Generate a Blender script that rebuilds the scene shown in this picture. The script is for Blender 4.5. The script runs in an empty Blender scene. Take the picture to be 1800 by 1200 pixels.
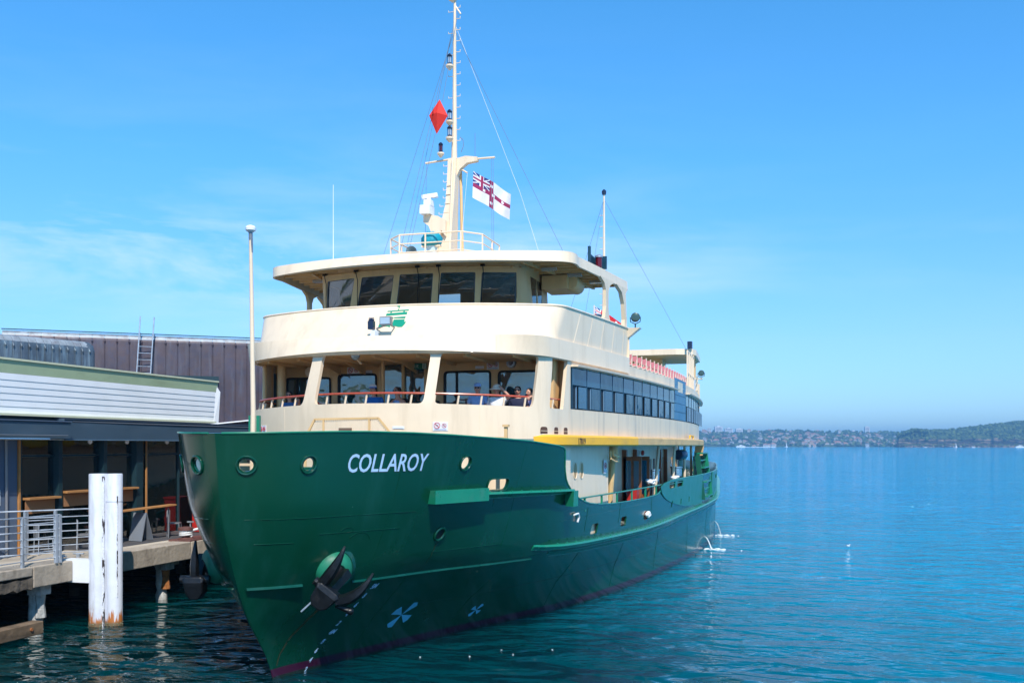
import bpy, bmesh, math, random
import numpy as np
from mathutils import Vector, Matrix
from mathutils.geometry import delaunay_2d_cdt

random.seed(7)
rnd = random.Random(11)
SC = bpy.context.scene
COL = SC.collection
TH = math.atan(500 / 1750)

# ------------------------------------------------------------------ camera
cam_d = bpy.data.cameras.new('camera'); cam = bpy.data.objects.new('camera', cam_d); COL.objects.link(cam)
cam.location = (10.74, -19.02, 5.0)
cam.rotation_euler = (math.radians(90), 0, TH)
cam_d.sensor_width = 36; cam_d.lens = 35.0
cam_d.shift_y = 183 / 1800
cam_d.clip_start = .1; cam_d.clip_end = 30000
SC.camera = cam

# ------------------------------------------------------------------ sky and sun
SUN = Vector((.34, -.59, .74)).normalized()
W = bpy.data.worlds.new('World'); SC.world = W; W.use_nodes = True
nt = W.node_tree; nt.nodes.clear()
def N(nt, t, **k):
    n = nt.nodes.new(t)
    for a, v in k.items():
        if a.startswith('i_'):
            n.inputs[a[2:].replace('_', ' ')].default_value = v
        else: setattr(n, a, v)
    return n
sky = N(nt, 'ShaderNodeTexSky', sky_type='NISHITA', sun_disc=False, air_density=1.0, dust_density=0.15, ozone_density=3.0, altitude=0)
sky.sun_elevation = math.asin(SUN.z); sky.sun_rotation = math.atan2(SUN.x, SUN.y)
tc = N(nt, 'ShaderNodeTexCoord')
# blue of a clear summer sky: the air is a little bluer than the model's
tint = N(nt, 'ShaderNodeMix', data_type='RGBA', blend_type='MULTIPLY'); tint.inputs[0].default_value = 1
nt.links.new(sky.outputs[0], tint.inputs[6])
sepz = N(nt, 'ShaderNodeSeparateXYZ'); nt.links.new(tc.outputs['Generated'], sepz.inputs[0])
tr = N(nt, 'ShaderNodeValToRGB'); e = tr.color_ramp.elements; nt.links.new(sepz.outputs[2], tr.inputs[0]); nt.links.new(tr.outputs[0], tint.inputs[7])
e[0].position = 0; e[0].color = (.50, .73, 1.04, 1); e[1].position = .6; e[1].color = (.33, 1.13, 1.42, 1)
for p, c in ((.10, (.53, .80, 1.12, 1)), (.27, (.42, .98, 1.33, 1))): q = e.new(p); q.color = c
# thin cirrus: stretched noise in a low band of the sky
sep = N(nt, 'ShaderNodeSeparateXYZ'); nt.links.new(tc.outputs['Generated'], sep.inputs[0])
mp = N(nt, 'ShaderNodeMapping'); mp.inputs['Scale'].default_value = (3.0, 3.0, 17.0); mp.inputs['Rotation'].default_value = (0, .10, 0); mp.inputs['Location'].default_value = (0.1, .7, 2.9)
nt.links.new(tc.outputs['Generated'], mp.inputs[0])
cn = N(nt, 'ShaderNodeTexNoise', i_Scale=1.0, i_Detail=9, i_Roughness=.62); nt.links.new(mp.outputs[0], cn.inputs['Vector'])
cn.inputs['Distortion'].default_value = .35
cr = N(nt, 'ShaderNodeMapRange'); cr.inputs[1].default_value = .44; cr.inputs[2].default_value = .70; nt.links.new(cn.outputs[0], cr.inputs[0])
bd = N(nt, 'ShaderNodeValToRGB'); e = bd.color_ramp.elements
e[0].position = .0; e[0].color = (0, 0, 0, 1); e[1].position = .42; e[1].color = (0, 0, 0, 1)
for p, v in ((.06, .10), (.13, .30), (.155, .9), (.195, .95), (.225, .25), (.30, .06)):
    q = e.new(p); q.color = (v, v, v, 1)
nt.links.new(sep.outputs[2], bd.inputs[0])
mm = N(nt, 'ShaderNodeMath', operation='MULTIPLY'); nt.links.new(cr.outputs[0], mm.inputs[0]); nt.links.new(bd.outputs[0], mm.inputs[1])
m2 = N(nt, 'ShaderNodeMath', operation='MULTIPLY'); nt.links.new(mm.outputs[0], m2.inputs[0]); m2.inputs[1].default_value = .95
# the cirrus bank lies to the north west, thinning out ahead
ax = N(nt, 'ShaderNodeMapRange'); ax.inputs[1].default_value = .02; ax.inputs[2].default_value = -.40; ax.inputs[3].default_value = .12; ax.inputs[4].default_value = 1; nt.links.new(sep.outputs[0], ax.inputs[0])
m3 = N(nt, 'ShaderNodeMath', operation='MULTIPLY'); nt.links.new(m2.outputs[0], m3.inputs[0]); nt.links.new(ax.outputs[0], m3.inputs[1])
cm = N(nt, 'ShaderNodeMix', data_type='RGBA'); nt.links.new(m3.outputs[0], cm.inputs[0]); nt.links.new(tint.outputs[2], cm.inputs[6]); cm.inputs[7].default_value = (5.0, 6.1, 7.4, 1)
bg = N(nt, 'ShaderNodeBackground'); bg.inputs[1].default_value = .115; nt.links.new(cm.outputs[2], bg.inputs[0])
wo = N(nt, 'ShaderNodeOutputWorld'); nt.links.new(bg.outputs[0], wo.inputs[0])
sd = bpy.data.lights.new('sun', 'SUN'); sd.energy = 3.6; sd.angle = math.radians(.53); sd.color = (1, .94, .85)
so = bpy.data.objects.new('sun', sd); COL.objects.link(so); so.rotation_euler = SUN.to_track_quat('Z', 'Y').to_euler()
SC.view_settings.view_transform = 'Standard'; SC.view_settings.look = 'None'
SC.view_settings.exposure = 0.6; SC.view_settings.gamma = 1
SC.view_settings.use_curve_mapping = False
SC.cycles.max_bounces = 8; SC.cycles.transparent_max_bounces = 12; SC.cycles.use_denoising = True

# ------------------------------------------------------------------ materials
MATS = {}
def mat(name, col, rough=.5, metal=0, var=.08, vs=1.5, bump=0, bs=12, dirt=None, dirt_amt=.5, dirt_scale=(5, 5, .5), spec=.5, coat=0, dirt_lo=.5, dirt_hi=.72, col2=None, c2lo=.45, c2hi=.6, fine=0):
    m = bpy.data.materials.new(name); m.use_nodes = True; nt = m.node_tree; b = nt.nodes['Principled BSDF']
    L = nt.links.new
    b.inputs['Roughness'].default_value = rough; b.inputs['Metallic'].default_value = metal
    b.inputs['Specular IOR Level'].default_value = spec; b.inputs['Coat Weight'].default_value = coat
    b.inputs['Coat Roughness'].default_value = .08
    tc = N(nt, 'ShaderNodeTexCoord')
    nz = N(nt, 'ShaderNodeTexNoise', i_Scale=vs, i_Detail=6, i_Roughness=.6); L(tc.outputs['Object'], nz.inputs['Vector'])
    mr = N(nt, 'ShaderNodeMapRange'); mr.inputs[1].default_value = .3; mr.inputs[2].default_value = .7
    mr.inputs[3].default_value = 1 - var; mr.inputs[4].default_value = 1 + var; L(nz.outputs[0], mr.inputs[0])
    base = None
    if col2:
        mx = N(nt, 'ShaderNodeMix', data_type='RGBA'); r2 = N(nt, 'ShaderNodeMapRange'); r2.inputs[1].default_value = c2lo; r2.inputs[2].default_value = c2hi
        n2 = N(nt, 'ShaderNodeTexNoise', i_Scale=vs * 2.3, i_Detail=8, i_Roughness=.65); L(tc.outputs['Object'], n2.inputs['Vector'])
        L(n2.outputs[0], r2.inputs[0]); L(r2.outputs[0], mx.inputs[0]); mx.inputs[6].default_value = (*col, 1); mx.inputs[7].default_value = (*col2, 1); base = mx.outputs[2]
    hs = N(nt, 'ShaderNodeHueSaturation'); hs.inputs['Color'].default_value = (*col, 1)
    if base: L(base, hs.inputs['Color'])
    L(mr.outputs[0], hs.inputs['Value']); out = hs.outputs[0]
    if dirt:
        mp = N(nt, 'ShaderNodeMapping'); mp.inputs['Scale'].default_value = dirt_scale; L(tc.outputs['Object'], mp.inputs[0])
        dn = N(nt, 'ShaderNodeTexNoise', i_Scale=1.0, i_Detail=7, i_Roughness=.62); L(mp.outputs[0], dn.inputs['Vector'])
        dr = N(nt, 'ShaderNodeMapRange'); dr.inputs[1].default_value = dirt_lo; dr.inputs[2].default_value = dirt_hi; dr.inputs[4].default_value = dirt_amt
        L(dn.outputs[0], dr.inputs[0]); dx = N(nt, 'ShaderNodeMix', data_type='RGBA'); L(dr.outputs[0], dx.inputs[0]); L(out, dx.inputs[6]); dx.inputs[7].default_value = (*dirt, 1)
        out = dx.outputs[2]
    L(out, b.inputs['Base Color'])
    rr = N(nt, 'ShaderNodeMapRange'); rr.inputs[1].default_value = .3; rr.inputs[2].default_value = .7; rr.inputs[3].default_value = max(0, rough - .06); rr.inputs[4].default_value = min(1, rough + .08)
    L(nz.outputs[0], rr.inputs[0]); L(rr.outputs[0], b.inputs['Roughness'])
    if bump:
        bn = N(nt, 'ShaderNodeTexNoise', i_Scale=bs, i_Detail=5); L(tc.outputs['Object'], bn.inputs['Vector'])
        bp = N(nt, 'ShaderNodeBump'); bp.inputs['Strength'].default_value = 1; bp.inputs['Distance'].default_value = bump; L(bn.outputs[0], bp.inputs['Height']); L(bp.outputs[0], b.inputs['Normal'])
    MATS[name] = m
    return m

cream = mat('cream_paint', (.82, .645, .45), .42, var=.035, vs=.9, bump=.004, bs=1.6, dirt=(.50, .36, .22), dirt_amt=.34, dirt_scale=(3.0, 3.0, .30), coat=.15)
cream_worn = mat('cream_paint_streaked', (.77, .61, .42), .45, var=.05, vs=.8, bump=.006, bs=1.8, dirt=(.36, .30, .24), dirt_amt=.55, dirt_scale=(3.2, 3.2, .22), coat=.1)
tan_in = mat('tan_inner_paint', (.74, .47, .21), .5, var=.05, vs=1.1, dirt=(.36, .22, .1), dirt_amt=.3, dirt_scale=(3, 3, .5))
yellow = mat('yellow_rubbing_paint', (.86, .44, .02), .5, var=.06, vs=1.2, dirt=(.45, .25, .08), dirt_amt=.35, dirt_scale=(1, 1, 4))
yellow_old = mat('faded_ochre_paint', (.62, .40, .17), .6, var=.1, vs=2, dirt=(.36, .22, .10), dirt_amt=.5, dirt_scale=(1.5, 1.5, 4))
green = mat('green_trim_paint_lit', (.008, .20, .105), .3, var=.1, vs=2, bump=.003, bs=5, dirt=(.09, .20, .14), dirt_amt=.35, dirt_scale=(3, 3, 3), coat=.3)  # lit copy of the hull green: sun on upright faces in the colour
green_dk = mat('dark_green_trim', (.006, .09, .055), .35, var=.1, vs=2)
teal_side = mat('weathered_sunlit_plate', (.012, .17, .125), .38, var=.12, vs=1.2, bump=.006, bs=1.5, dirt=(.05, .22, .19), dirt_amt=.5, dirt_scale=(1.5, 1.5, .4), coat=.2)  # lighter green has the grazing sun on plumb plating put into it
white = mat('white_enamel', (.80, .82, .84), .35, var=.03, vs=2)
offwhite = mat('white_board', (.88, .88, .87), .5, var=.04, vs=1, dirt=(.6, .58, .55), dirt_amt=.2, dirt_scale=(.6, .6, 2.5))
black = mat('black_gloss_paint', (.005, .005, .006), .34, var=.2, vs=4, bump=.014, bs=7, coat=.0, spec=.35, dirt=(.05, .04, .035), dirt_amt=.35, dirt_scale=(6, 6, 6), dirt_lo=.58)
rubber = mat('black_rubber', (.018, .018, .02), .6)
darknavy = mat('dark_navy_enamel', (.012, .022, .055), .3)
red_rail = mat('varnished_red_rail', (.46, .075, .035), .3, var=.12, vs=6, coat=.5)
steel = mat('stainless_steel', (.6, .6, .6), .22, metal=1, var=.06)
galv = mat('galvanised_steel', (.47, .51, .56), .42, metal=.6, var=.14, vs=6, dirt=(.3, .3, .3), dirt_amt=.35, dirt_scale=(5, 5, 5))
wire = mat('grey_wire_rope', (.16, .2, .26), .6)
ropew = mat('white_rope', (.75, .76, .76), .8, bump=.003, bs=60)
teak = mat('varnished_timber', (.28, .085, .03), .35, var=.25, vs=5, coat=.3)
tarp = mat('turquoise_tarpaulin', (.0, .27, .36), .6, var=.2, vs=5, bump=.02, bs=7)
red_p = mat('red_paint', (.42, .02, .015), .4)
redlens = mat('red_lamp_glass', (.10, .004, .01), .15)
clearlens = mat('clear_lamp_glass', (.55, .6, .62), .1, metal=.4)
deck_tan = mat('promenade_deck_tan', (.50, .40, .28), .7, var=.1)
deckp = mat('deck_paint', (.20, .24, .22), .7, var=.15, bump=.004)
roofp = mat('cream_roof_paint', (.72, .63, .47), .6, var=.08, dirt=(.4, .36, .3), dirt_amt=.3, dirt_scale=(1, 1, 1))
symb = mat('pale_blue_hull_lettering', (.42, .60, .80), .45, var=.06, vs=8)
symb2 = mat('blue_hull_mark', (.10, .42, .62), .45, var=.06, vs=8)
ink = mat('black_lettering', (.015, .015, .015), .5)
redink = mat('red_sign_ink', (.55, .03, .03), .5)
exitg = mat('exit_sign_green', (.02, .20, .12), .4)
ventm = mat('grey_metal', (.25, .25, .26), .45, metal=.5)
skin_m = mat('skin', (.55, .29, .20), .5, var=.08, vs=9)
def cloth(name, c): return mat(name, c, .85, var=.15, vs=9, bump=.006, bs=14)
cl = {'blue': cloth('royal_blue_cloth', (.015, .16, .50)), 'sky': cloth('pale_blue_cloth', (.28, .42, .68)), 'red': cloth('red_cloth', (.45, .03, .04)), 'mid': cloth('denim_blue_cloth', (.06, .16, .36)),
      'lilac': cloth('lilac_cloth', (.36, .32, .62)), 'navy': cloth('navy_cloth', (.012, .016, .05)), 'white': cloth('white_cloth', (.75, .75, .76)), 'black': cloth('black_cloth', (.015, .015, .018)),
      'grey': cloth('grey_cloth', (.14, .14, .16)), 'brown': cloth('brown_hair', (.05, .022, .012)), 'dhair': cloth('dark_hair', (.012, .009, .008)), 'ghair': cloth('grey_hair', (.32, .30, .28)), 'straw': cloth('cream_hat_straw', (.72, .62, .50))}
glassd = mat('sunglass_lens', (.01, .01, .012), .1)

def glass_mat(name, tint, refl=.5, base=(.02, .05, .07), mixb=.5, rough=.03, bump=0):
    """window glass: part see-through, part tinted, with a mirror sheen that grows towards grazing view"""
    m = bpy.data.materials.new(name); m.use_nodes = True; nt = m.node_tree; L = nt.links.new
    nt.nodes.remove(nt.nodes['Principled BSDF']); out = nt.nodes['Material Output']
    tr = N(nt, 'ShaderNodeBsdfTransparent'); tr.inputs[0].default_value = (*tint, 1)
    df = N(nt, 'ShaderNodeBsdfDiffuse'); df.inputs[0].default_value = (*base, 1)
    gl = N(nt, 'ShaderNodeBsdfGlossy'); gl.inputs['Roughness'].default_value = rough; gl.inputs[0].default_value = (1, 1, 1, 1)
    a = N(nt, 'ShaderNodeMixShader'); a.inputs[0].default_value = mixb; L(tr.outputs[0], a.inputs[1]); L(df.outputs[0], a.inputs[2])
    fr = N(nt, 'ShaderNodeFresnel'); fr.inputs[0].default_value = 1.5
    mu = N(nt, 'ShaderNodeMapRange'); mu.inputs[2].default_value = 1; mu.inputs[3].default_value = refl * .25; mu.inputs[4].default_value = 1; L(fr.outputs[0], mu.inputs[0])
    b = N(nt, 'ShaderNodeMixShader'); L(mu.outputs[0], b.inputs[0]); L(a.outputs[0], b.inputs[1]); L(gl.outputs[0], b.inputs[2]); L(b.outputs[0], out.inputs[0])
    if bump:
        tc = N(nt, 'ShaderNodeTexCoord'); bn = N(nt, 'ShaderNodeTexNoise', i_Scale=1.3, i_Detail=2); L(tc.outputs['Object'], bn.inputs['Vector'])
        bp = N(nt, 'ShaderNodeBump'); bp.inputs['Distance'].default_value = bump; L(bn.outputs[0], bp.inputs['Height']); L(bp.outputs[0], gl.inputs['Normal']); L(bp.outputs[0], fr.inputs['Normal'])
    MATS[name] = m
    return m
g_wheel = glass_mat('wheelhouse_glass', (.62, .68, .66), .25, (.03, .045, .05), .25)
g_teal = glass_mat('cabin_window_glass', (.35, .5, .52), .5, (.02, .10, .12), .6, bump=.03)
g_blue = glass_mat('blue_tinted_side_glass', (.2, .3, .4), .15, (.012, .070, .14), .94, .08)
g_blue2 = glass_mat('blue_side_glass_pale', (.2, .3, .4), .25, (.018, .09, .17), .92, .12, bump=.02)
g_blue3 = glass_mat('blue_side_glass_dark', (.2, .3, .4), .12, (.008, .05, .10), .92, .05, bump=.03)
g_shop = glass_mat('shopfront_glass', (.62, .66, .66), .25, (.02, .04, .045), .12, bump=.01)
g_main = glass_mat('saloon_window_glass', (.3, .5, .6), .6, (.03, .2, .3), .6)

# hull paint: gloss green above, darkened for the shade under the flare, purple-red boot topping by height, faint rust and scuffs
def hull_paint():
    m = mat('green_hull_paint_shaded', (.0015, .050, .025), .20, var=.07, vs=.7, bump=.010, bs=.7, dirt=(.012, .085, .062), dirt_amt=.4, dirt_scale=(1.6, 1.6, .25), coat=.25, dirt_lo=.54)
    nt = m.node_tree; L = nt.links.new; b = nt.nodes['Principled BSDF']
    src = b.inputs['Base Color'].links[0].from_socket
    tc = [n for n in nt.nodes if n.type == 'TEX_COORD'][0]
    sp = N(nt, 'ShaderNodeSeparateXYZ'); L(tc.outputs['Object'], sp.inputs[0])
    def boot(src, lo, hi, c):
        r = N(nt, 'ShaderNodeMapRange'); r.inputs[1].default_value = lo; r.inputs[2].default_value = hi; r.inputs[3].default_value = 1; r.inputs[4].default_value = 0; L(sp.outputs[2], r.inputs[0])
        x = N(nt, 'ShaderNodeMix', data_type='RGBA'); L(r.outputs[0], x.inputs[0]); L(src, x.inputs[6]); x.inputs[7].default_value = (*c, 1); return x.outputs[2]
    o = boot(src, .24, .26, (.055, .009, .032)); o = boot(o, .05, .09, (.015, .03, .025)); L(o, b.inputs['Base Color'])
    return m
hullm = hull_paint()

# ------------------------------------------------------------------ mesh helpers
class MB:
    def __init__(s): s.v = []; s.f = []; s.m = []; s.sm = []
    def add(s, vs, fs, mi=0, smooth=False):
        o = len(s.v); s.v += [tuple(v) for v in vs]
        for f in fs: s.f.append([i + o for i in f]); s.m.append(mi); s.sm.append(smooth)
    def box(s, c, d, mi=0, R=None, bev=0):
        hx, hy, hz = d[0]/2, d[1]/2, d[2]/2
        vs = [Vector((x, y, z)) for x in (-hx, hx) for y in (-hy, hy) for z in (-hz, hz)]
        if R is not None: vs = [R @ v for v in vs]
        vs = [v + Vector(c) for v in vs]
        s.add(vs, [(0,1,3,2),(4,6,7,5),(0,4,5,1),(2,3,7,6),(0,2,6,4),(1,5,7,3)], mi)
    def b2(s, a, b, mi=0):
        s.box([(a[i]+b[i])/2 for i in range(3)], [abs(b[i]-a[i]) for i in range(3)], mi)
    def tube(s, pts, r, n=8, mi=0, cap=True, smooth=True):
        pts = [Vector(p) for p in pts]; rr = r if isinstance(r, (list, tuple)) else [r]*len(pts)
        vs = []; fs = []; up0 = None
        for i, p in enumerate(pts):
            a = pts[max(0, i-1)]; b = pts[min(len(pts)-1, i+1)]; d = (b-a).normalized()
            if up0 is None: up0 = Vector((0,0,1)) if abs(d.z) < .9 else Vector((1,0,0))
            x = up0.cross(d)
            if x.length < 1e-4: x = Vector((0,1,0)).cross(d)
            x.normalize(); y = d.cross(x); up0 = y
            for k in range(n):
                t = 2*math.pi*k/n; vs.append(p + x*math.cos(t)*rr[i] + y*math.sin(t)*rr[i])
        for i in range(len(pts)-1):
            for k in range(n): fs.append((i*n+k, i*n+(k+1)%n, (i+1)*n+(k+1)%n, (i+1)*n+k))
        s.add(vs, fs, mi, smooth)
        if cap:
            o = len(s.v) - len(vs)
            s.f.append([o+k for k in range(n)][::-1]); s.m.append(mi); s.sm.append(False)
            s.f.append([o+(len(pts)-1)*n+k for k in range(n)]); s.m.append(mi); s.sm.append(False)
    def bar(s, a, b, w, h, mi=0, up=(0,0,1)):
        a = Vector(a); b = Vector(b); d = (b-a); L = d.length; d.normalize(); x = Vector(up).cross(d)
        if x.length < 1e-4: x = Vector((1,0,0))
        x.normalize(); z = d.cross(x)
        R = Matrix((x, d, z)).transposed(); s.box((a+b)/2, (w, L, h), mi, R)
    def lathe(s, c, prof, n=20, mi=0, axis=(0,0,1), smooth=True):
        ax = Vector(axis).normalized(); q = Vector((0,0,1)).rotation_difference(ax); c = Vector(c); vs = []; fs = []
        for r, h in prof:
            for k in range(n):
                t = 2*math.pi*k/n; vs.append(c + q @ Vector((r*math.cos(t), r*math.sin(t), h)))
        for i in range(len(prof)-1):
            for k in range(n): fs.append((i*n+k, i*n+(k+1)%n, (i+1)*n+(k+1)%n, (i+1)*n+k))
        o = len(s.v); s.add(vs, fs, mi, smooth)
        s.f.append([o+k for k in range(n)][::-1]); s.m.append(mi); s.sm.append(False)
        s.f.append([o+(len(prof)-1)*n+k for k in range(n)]); s.m.append(mi); s.sm.append(False)
    def sphere(s, c, r, n=12, mi=0, sc=(1,1,1)):
        prof = [(r*math.sin(math.pi*i/8), -r*math.cos(math.pi*i/8)) for i in range(1, 8)]
        o = len(s.v); s.lathe((0,0,0), prof, n, mi)
        for i in range(o, len(s.v)):
            v = s.v[i]; s.v[i] = (c[0]+v[0]*sc[0], c[1]+v[1]*sc[1], c[2]+v[2]*sc[2])
    def prism(s, poly, z0, z1, mi=0, f=None):
        """extruded polygon; f maps (x, y, z)"""
        f = f or (lambda x, y, z: (x, y, z)); n = len(poly)
        vs = [f(p[0], p[1], z0) for p in poly] + [f(p[0], p[1], z1) for p in poly]
        s.add(vs, [tuple(range(n))[::-1], tuple(range(n, 2*n))] + [(i, (i+1)%n, n+(i+1)%n, n+i) for i in range(n)], mi)
    def build(s, name, mats, parent=None, sharp=35, fixn=True):
        me = bpy.data.meshes.new(name); me.from_pydata(s.v, [], s.f)
        for m in (mats if isinstance(mats, (list, tuple)) else [mats]): me.materials.append(m)
        me.polygons.foreach_set('material_index', s.m); me.polygons.foreach_set('use_smooth', s.sm)
        me.update()
        if fixn:
            bm = bmesh.new(); bm.from_mesh(me); bmesh.ops.recalc_face_normals(bm, faces=bm.faces); bm.to_mesh(me); bm.free()
        if any(s.sm): me.set_sharp_from_angle(angle=math.radians(sharp))
        o = bpy.data.objects.new(name, me); COL.objects.link(o)
        if parent is not None: adopt(o, parent)
        return o
def adopt(o, p):
    """keep world coordinates: every thing's root may sit at its base"""
    o.parent = p
    if p.parent is None: o.matrix_parent_inverse = Matrix.Translation(-Vector(p.location))
def thing(name, label, cat, loc=(0,0,0), group=None, kind=None):
    o = bpy.data.objects.new(name, None); COL.objects.link(o); o.location = loc; o.empty_display_size = .2
    return tag(o, label, cat, group, kind)
def tag(o, label=None, cat=None, group=None, kind=None):
    if label: o['label'] = label
    if cat: o['category'] = cat
    if group: o['group'] = group
    if kind: o['kind'] = kind
    return o
def copy_tree(o, parent=None):
    c = o.copy(); COL.objects.link(c)
    if parent is not None:
        c.parent = parent; c.matrix_parent_inverse = o.matrix_parent_inverse.copy()
    for ch in list(o.children): copy_tree(ch, c)
    return c
def dup(o, loc, label=None, rz=None):
    c = copy_tree(o); c.location = loc
    if rz is not None: c.rotation_euler.z = rz
    if label: c['label'] = label
    return c

def pip(x, y, P):
    c = False; j = len(P) - 1
    for i in range(len(P)):
        if (P[i][1] > y) != (P[j][1] > y) and x < (P[j][0]-P[i][0])*(y-P[i][1])/(P[j][1]-P[i][1]) + P[i][0]: c = not c
        j = i
    return c
def densify(P, st):
    R = []
    for i in range(len(P)):
        a, b = P[i], P[(i+1) % len(P)]; n = max(1, int(math.ceil(math.hypot(b[0]-a[0], b[1]-a[1]) / st)))
        for k in range(n): R.append((a[0]+(b[0]-a[0])*k/n, a[1]+(b[1]-a[1])*k/n))
    return R
def panel(mb, outer, holes, f, thick, st=.3, mi=0, mi_back=None, sgn=1, hst=None):
    """curved sheet with real openings: outline and holes in a flat (s, z) domain, mapped by f into space"""
    O = densify(outer, st); H = [densify(h, hst or st) for h in holes]
    pts = list(O); edges = [(i, (i+1) % len(O)) for i in range(len(O))]
    for h in H:
        o = len(pts); pts += h; edges += [(o+i, o+(i+1) % len(h)) for i in range(len(h))]
    B = np.array(pts); x0, y0 = B.min(0); x1, y1 = B.max(0)
    for i in range(1, int((x1-x0)/st)+1):
        for j in range(1, int((y1-y0)/st)+1):
            x, y = x0+i*st, y0+j*st
            if not pip(x, y, O) or any(pip(x, y, h) for h in H): continue
            if ((B[:,0]-x)**2+(B[:,1]-y)**2).min() < (.45*st)**2: continue
            pts.append((x, y))
    V, _, F, _, _, _ = delaunay_2d_cdt([Vector(p) for p in pts], edges, [], 0, 1e-6)
    V = [(v[0], v[1]) for v in V]; T = []
    for t in F:
        cx = sum(V[i][0] for i in t)/len(t); cy = sum(V[i][1] for i in t)/len(t)
        if pip(cx, cy, O) and not any(pip(cx, cy, h) for h in H): T.append(t)
    vo = []; vi = []
    for (x, y) in V:
        p = Vector(f(x, y)); e = .02
        dx = Vector(f(x+e, y)) - Vector(f(x-e, y)); dy = Vector(f(x, y+e)) - Vector(f(x, y-e))
        n = dx.cross(dy); n = n.normalized() if n.length > 1e-9 else Vector((0,0,1))
        vo.append(p); vi.append(p - n*thick*sgn)
    n = len(V); mb.add(vo + vi, [], 0); o = len(mb.v) - 2*n
    cnt = {}
    for t in T:
        mb.f.append([o+i for i in t]); mb.m.append(mi); mb.sm.append(True)
        mb.f.append([o+n+i for i in t][::-1]); mb.m.append(mi if mi_back is None else mi_back); mb.sm.append(True)
        for k in range(len(t)):
            a, b = t[k], t[(k+1) % len(t)]; cnt[(min(a,b), max(a,b))] = cnt.get((min(a,b), max(a,b)), 0) + 1
    for (a, b), c in cnt.items():
        if c == 1: mb.f.append([o+a, o+b, o+n+b, o+n+a]); mb.m.append(mi); mb.sm.append(False)
def rquad(P, r, n=4):
    """quad with rounded corners; r one radius or a list"""
    R = []; m = len(P)
    for i in range(m):
        p = Vector(P[i]); a = Vector(P[i-1]); b = Vector(P[(i+1) % m]); rr = r[i] if isinstance(r, (list, tuple)) else r
        da = (a-p).normalized()*rr; db = (b-p).normalized()*rr
        for k in range(n+1):
            t = k/n; q = (p+da)*(1-t)**2 + p*2*t*(1-t) + (p+db)*t*t; R.append((q[0], q[1]))
    return R
def ellipse(cx, cy, rx, ry, n=18):
    return [(cx+rx*math.cos(2*math.pi*k/n), cy+ry*math.sin(2*math.pi*k/n)) for k in range(n)]
def split_pieces(name):
    """loose pieces of one mesh become objects of their own, same name, parent and material"""
    for o in [o for o in list(bpy.data.objects) if o.type == 'MESH' and o.name.split('.')[0] == name and not o.get('kind')]:
        me = o.data; nv = len(me.vertices); par = list(range(nv))
        def find(a):
            while par[a] != a: par[a] = par[par[a]]; a = par[a]
            return a
        for e in me.edges:
            a, b = find(e.vertices[0]), find(e.vertices[1])
            if a != b: par[a] = b
        roots = {}
        for i in range(nv): roots.setdefault(find(i), []).append(i)
        isl = [v for v in roots.values()]
        if len(isl) < 2: continue
        mats = list(me.materials); P = [(tuple(p.vertices), p.material_index, p.use_smooth) for p in me.polygons]
        first = True
        for vs in isl:
            s = {v: k for k, v in enumerate(vs)}; F = [p for p in P if p[0][0] in s]
            if not F: continue
            m2 = bpy.data.meshes.new(name); m2.from_pydata([tuple(me.vertices[v].co) for v in vs], [], [[s[v] for v in p[0]] for p in F])
            for m in mats: m2.materials.append(m)
            for q, p in zip(m2.polygons, F): q.material_index = p[1]; q.use_smooth = p[2]
            if any(p[2] for p in F): m2.set_sharp_from_angle(angle=math.radians(40))
            if first: o.data = m2; first = False
            else:
                c = o.copy(); c.data = m2; COL.objects.link(c)
def text_mesh(txt, size, f, name, m, parent, shear=0, bold=.0, wscale=1.0, align='LEFT'):
    """real letters: built-in font turned into a mesh, each vertex mapped by f(x, y)"""
    cu = bpy.data.curves.new(name, 'FONT'); cu.body = txt; cu.size = size; cu.shear = shear; cu.offset = bold; cu.align_x = align; cu.resolution_u = 3
    to = bpy.data.objects.new('tmp', cu); COL.objects.link(to); bpy.context.view_layer.update()
    dg = bpy.context.evaluated_depsgraph_get(); me = bpy.data.meshes.new_from_object(to.evaluated_get(dg))
    bpy.data.objects.remove(to); bpy.data.curves.remove(cu)
    bm = bmesh.new(); bm.from_mesh(me); bmesh.ops.triangulate(bm, faces=bm.faces)
    bmesh.ops.subdivide_edges(bm, edges=[e for e in bm.edges if e.calc_length() > size*.35], cuts=1)
    ret = bmesh.ops.extrude_face_region(bm, geom=list(bm.faces)); top = {v for v in ret['geom'] if isinstance(v, bmesh.types.BMVert)}
    for v in bm.verts: v.co = Vector(f(v.co.x*wscale, v.co.y, 0.004 if v in top else 0.0))
    bm.to_mesh(me); bm.free(); me.materials.clear(); me.materials.append(m); me.name = name
    for p in me.polygons: p.material_index = 0; p.use_smooth = False
    o = bpy.data.objects.new(name, me); COL.objects.link(o)
    if parent is not None: adopt(o, parent)
    return o
def normal_of(f, x, y, e=.02):
    dx = Vector(f(x+e, y)) - Vector(f(x-e, y)); dy = Vector(f(x, y+e)) - Vector(f(x, y-e)); n = dx.cross(dy)
    return n.normalized()

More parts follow.
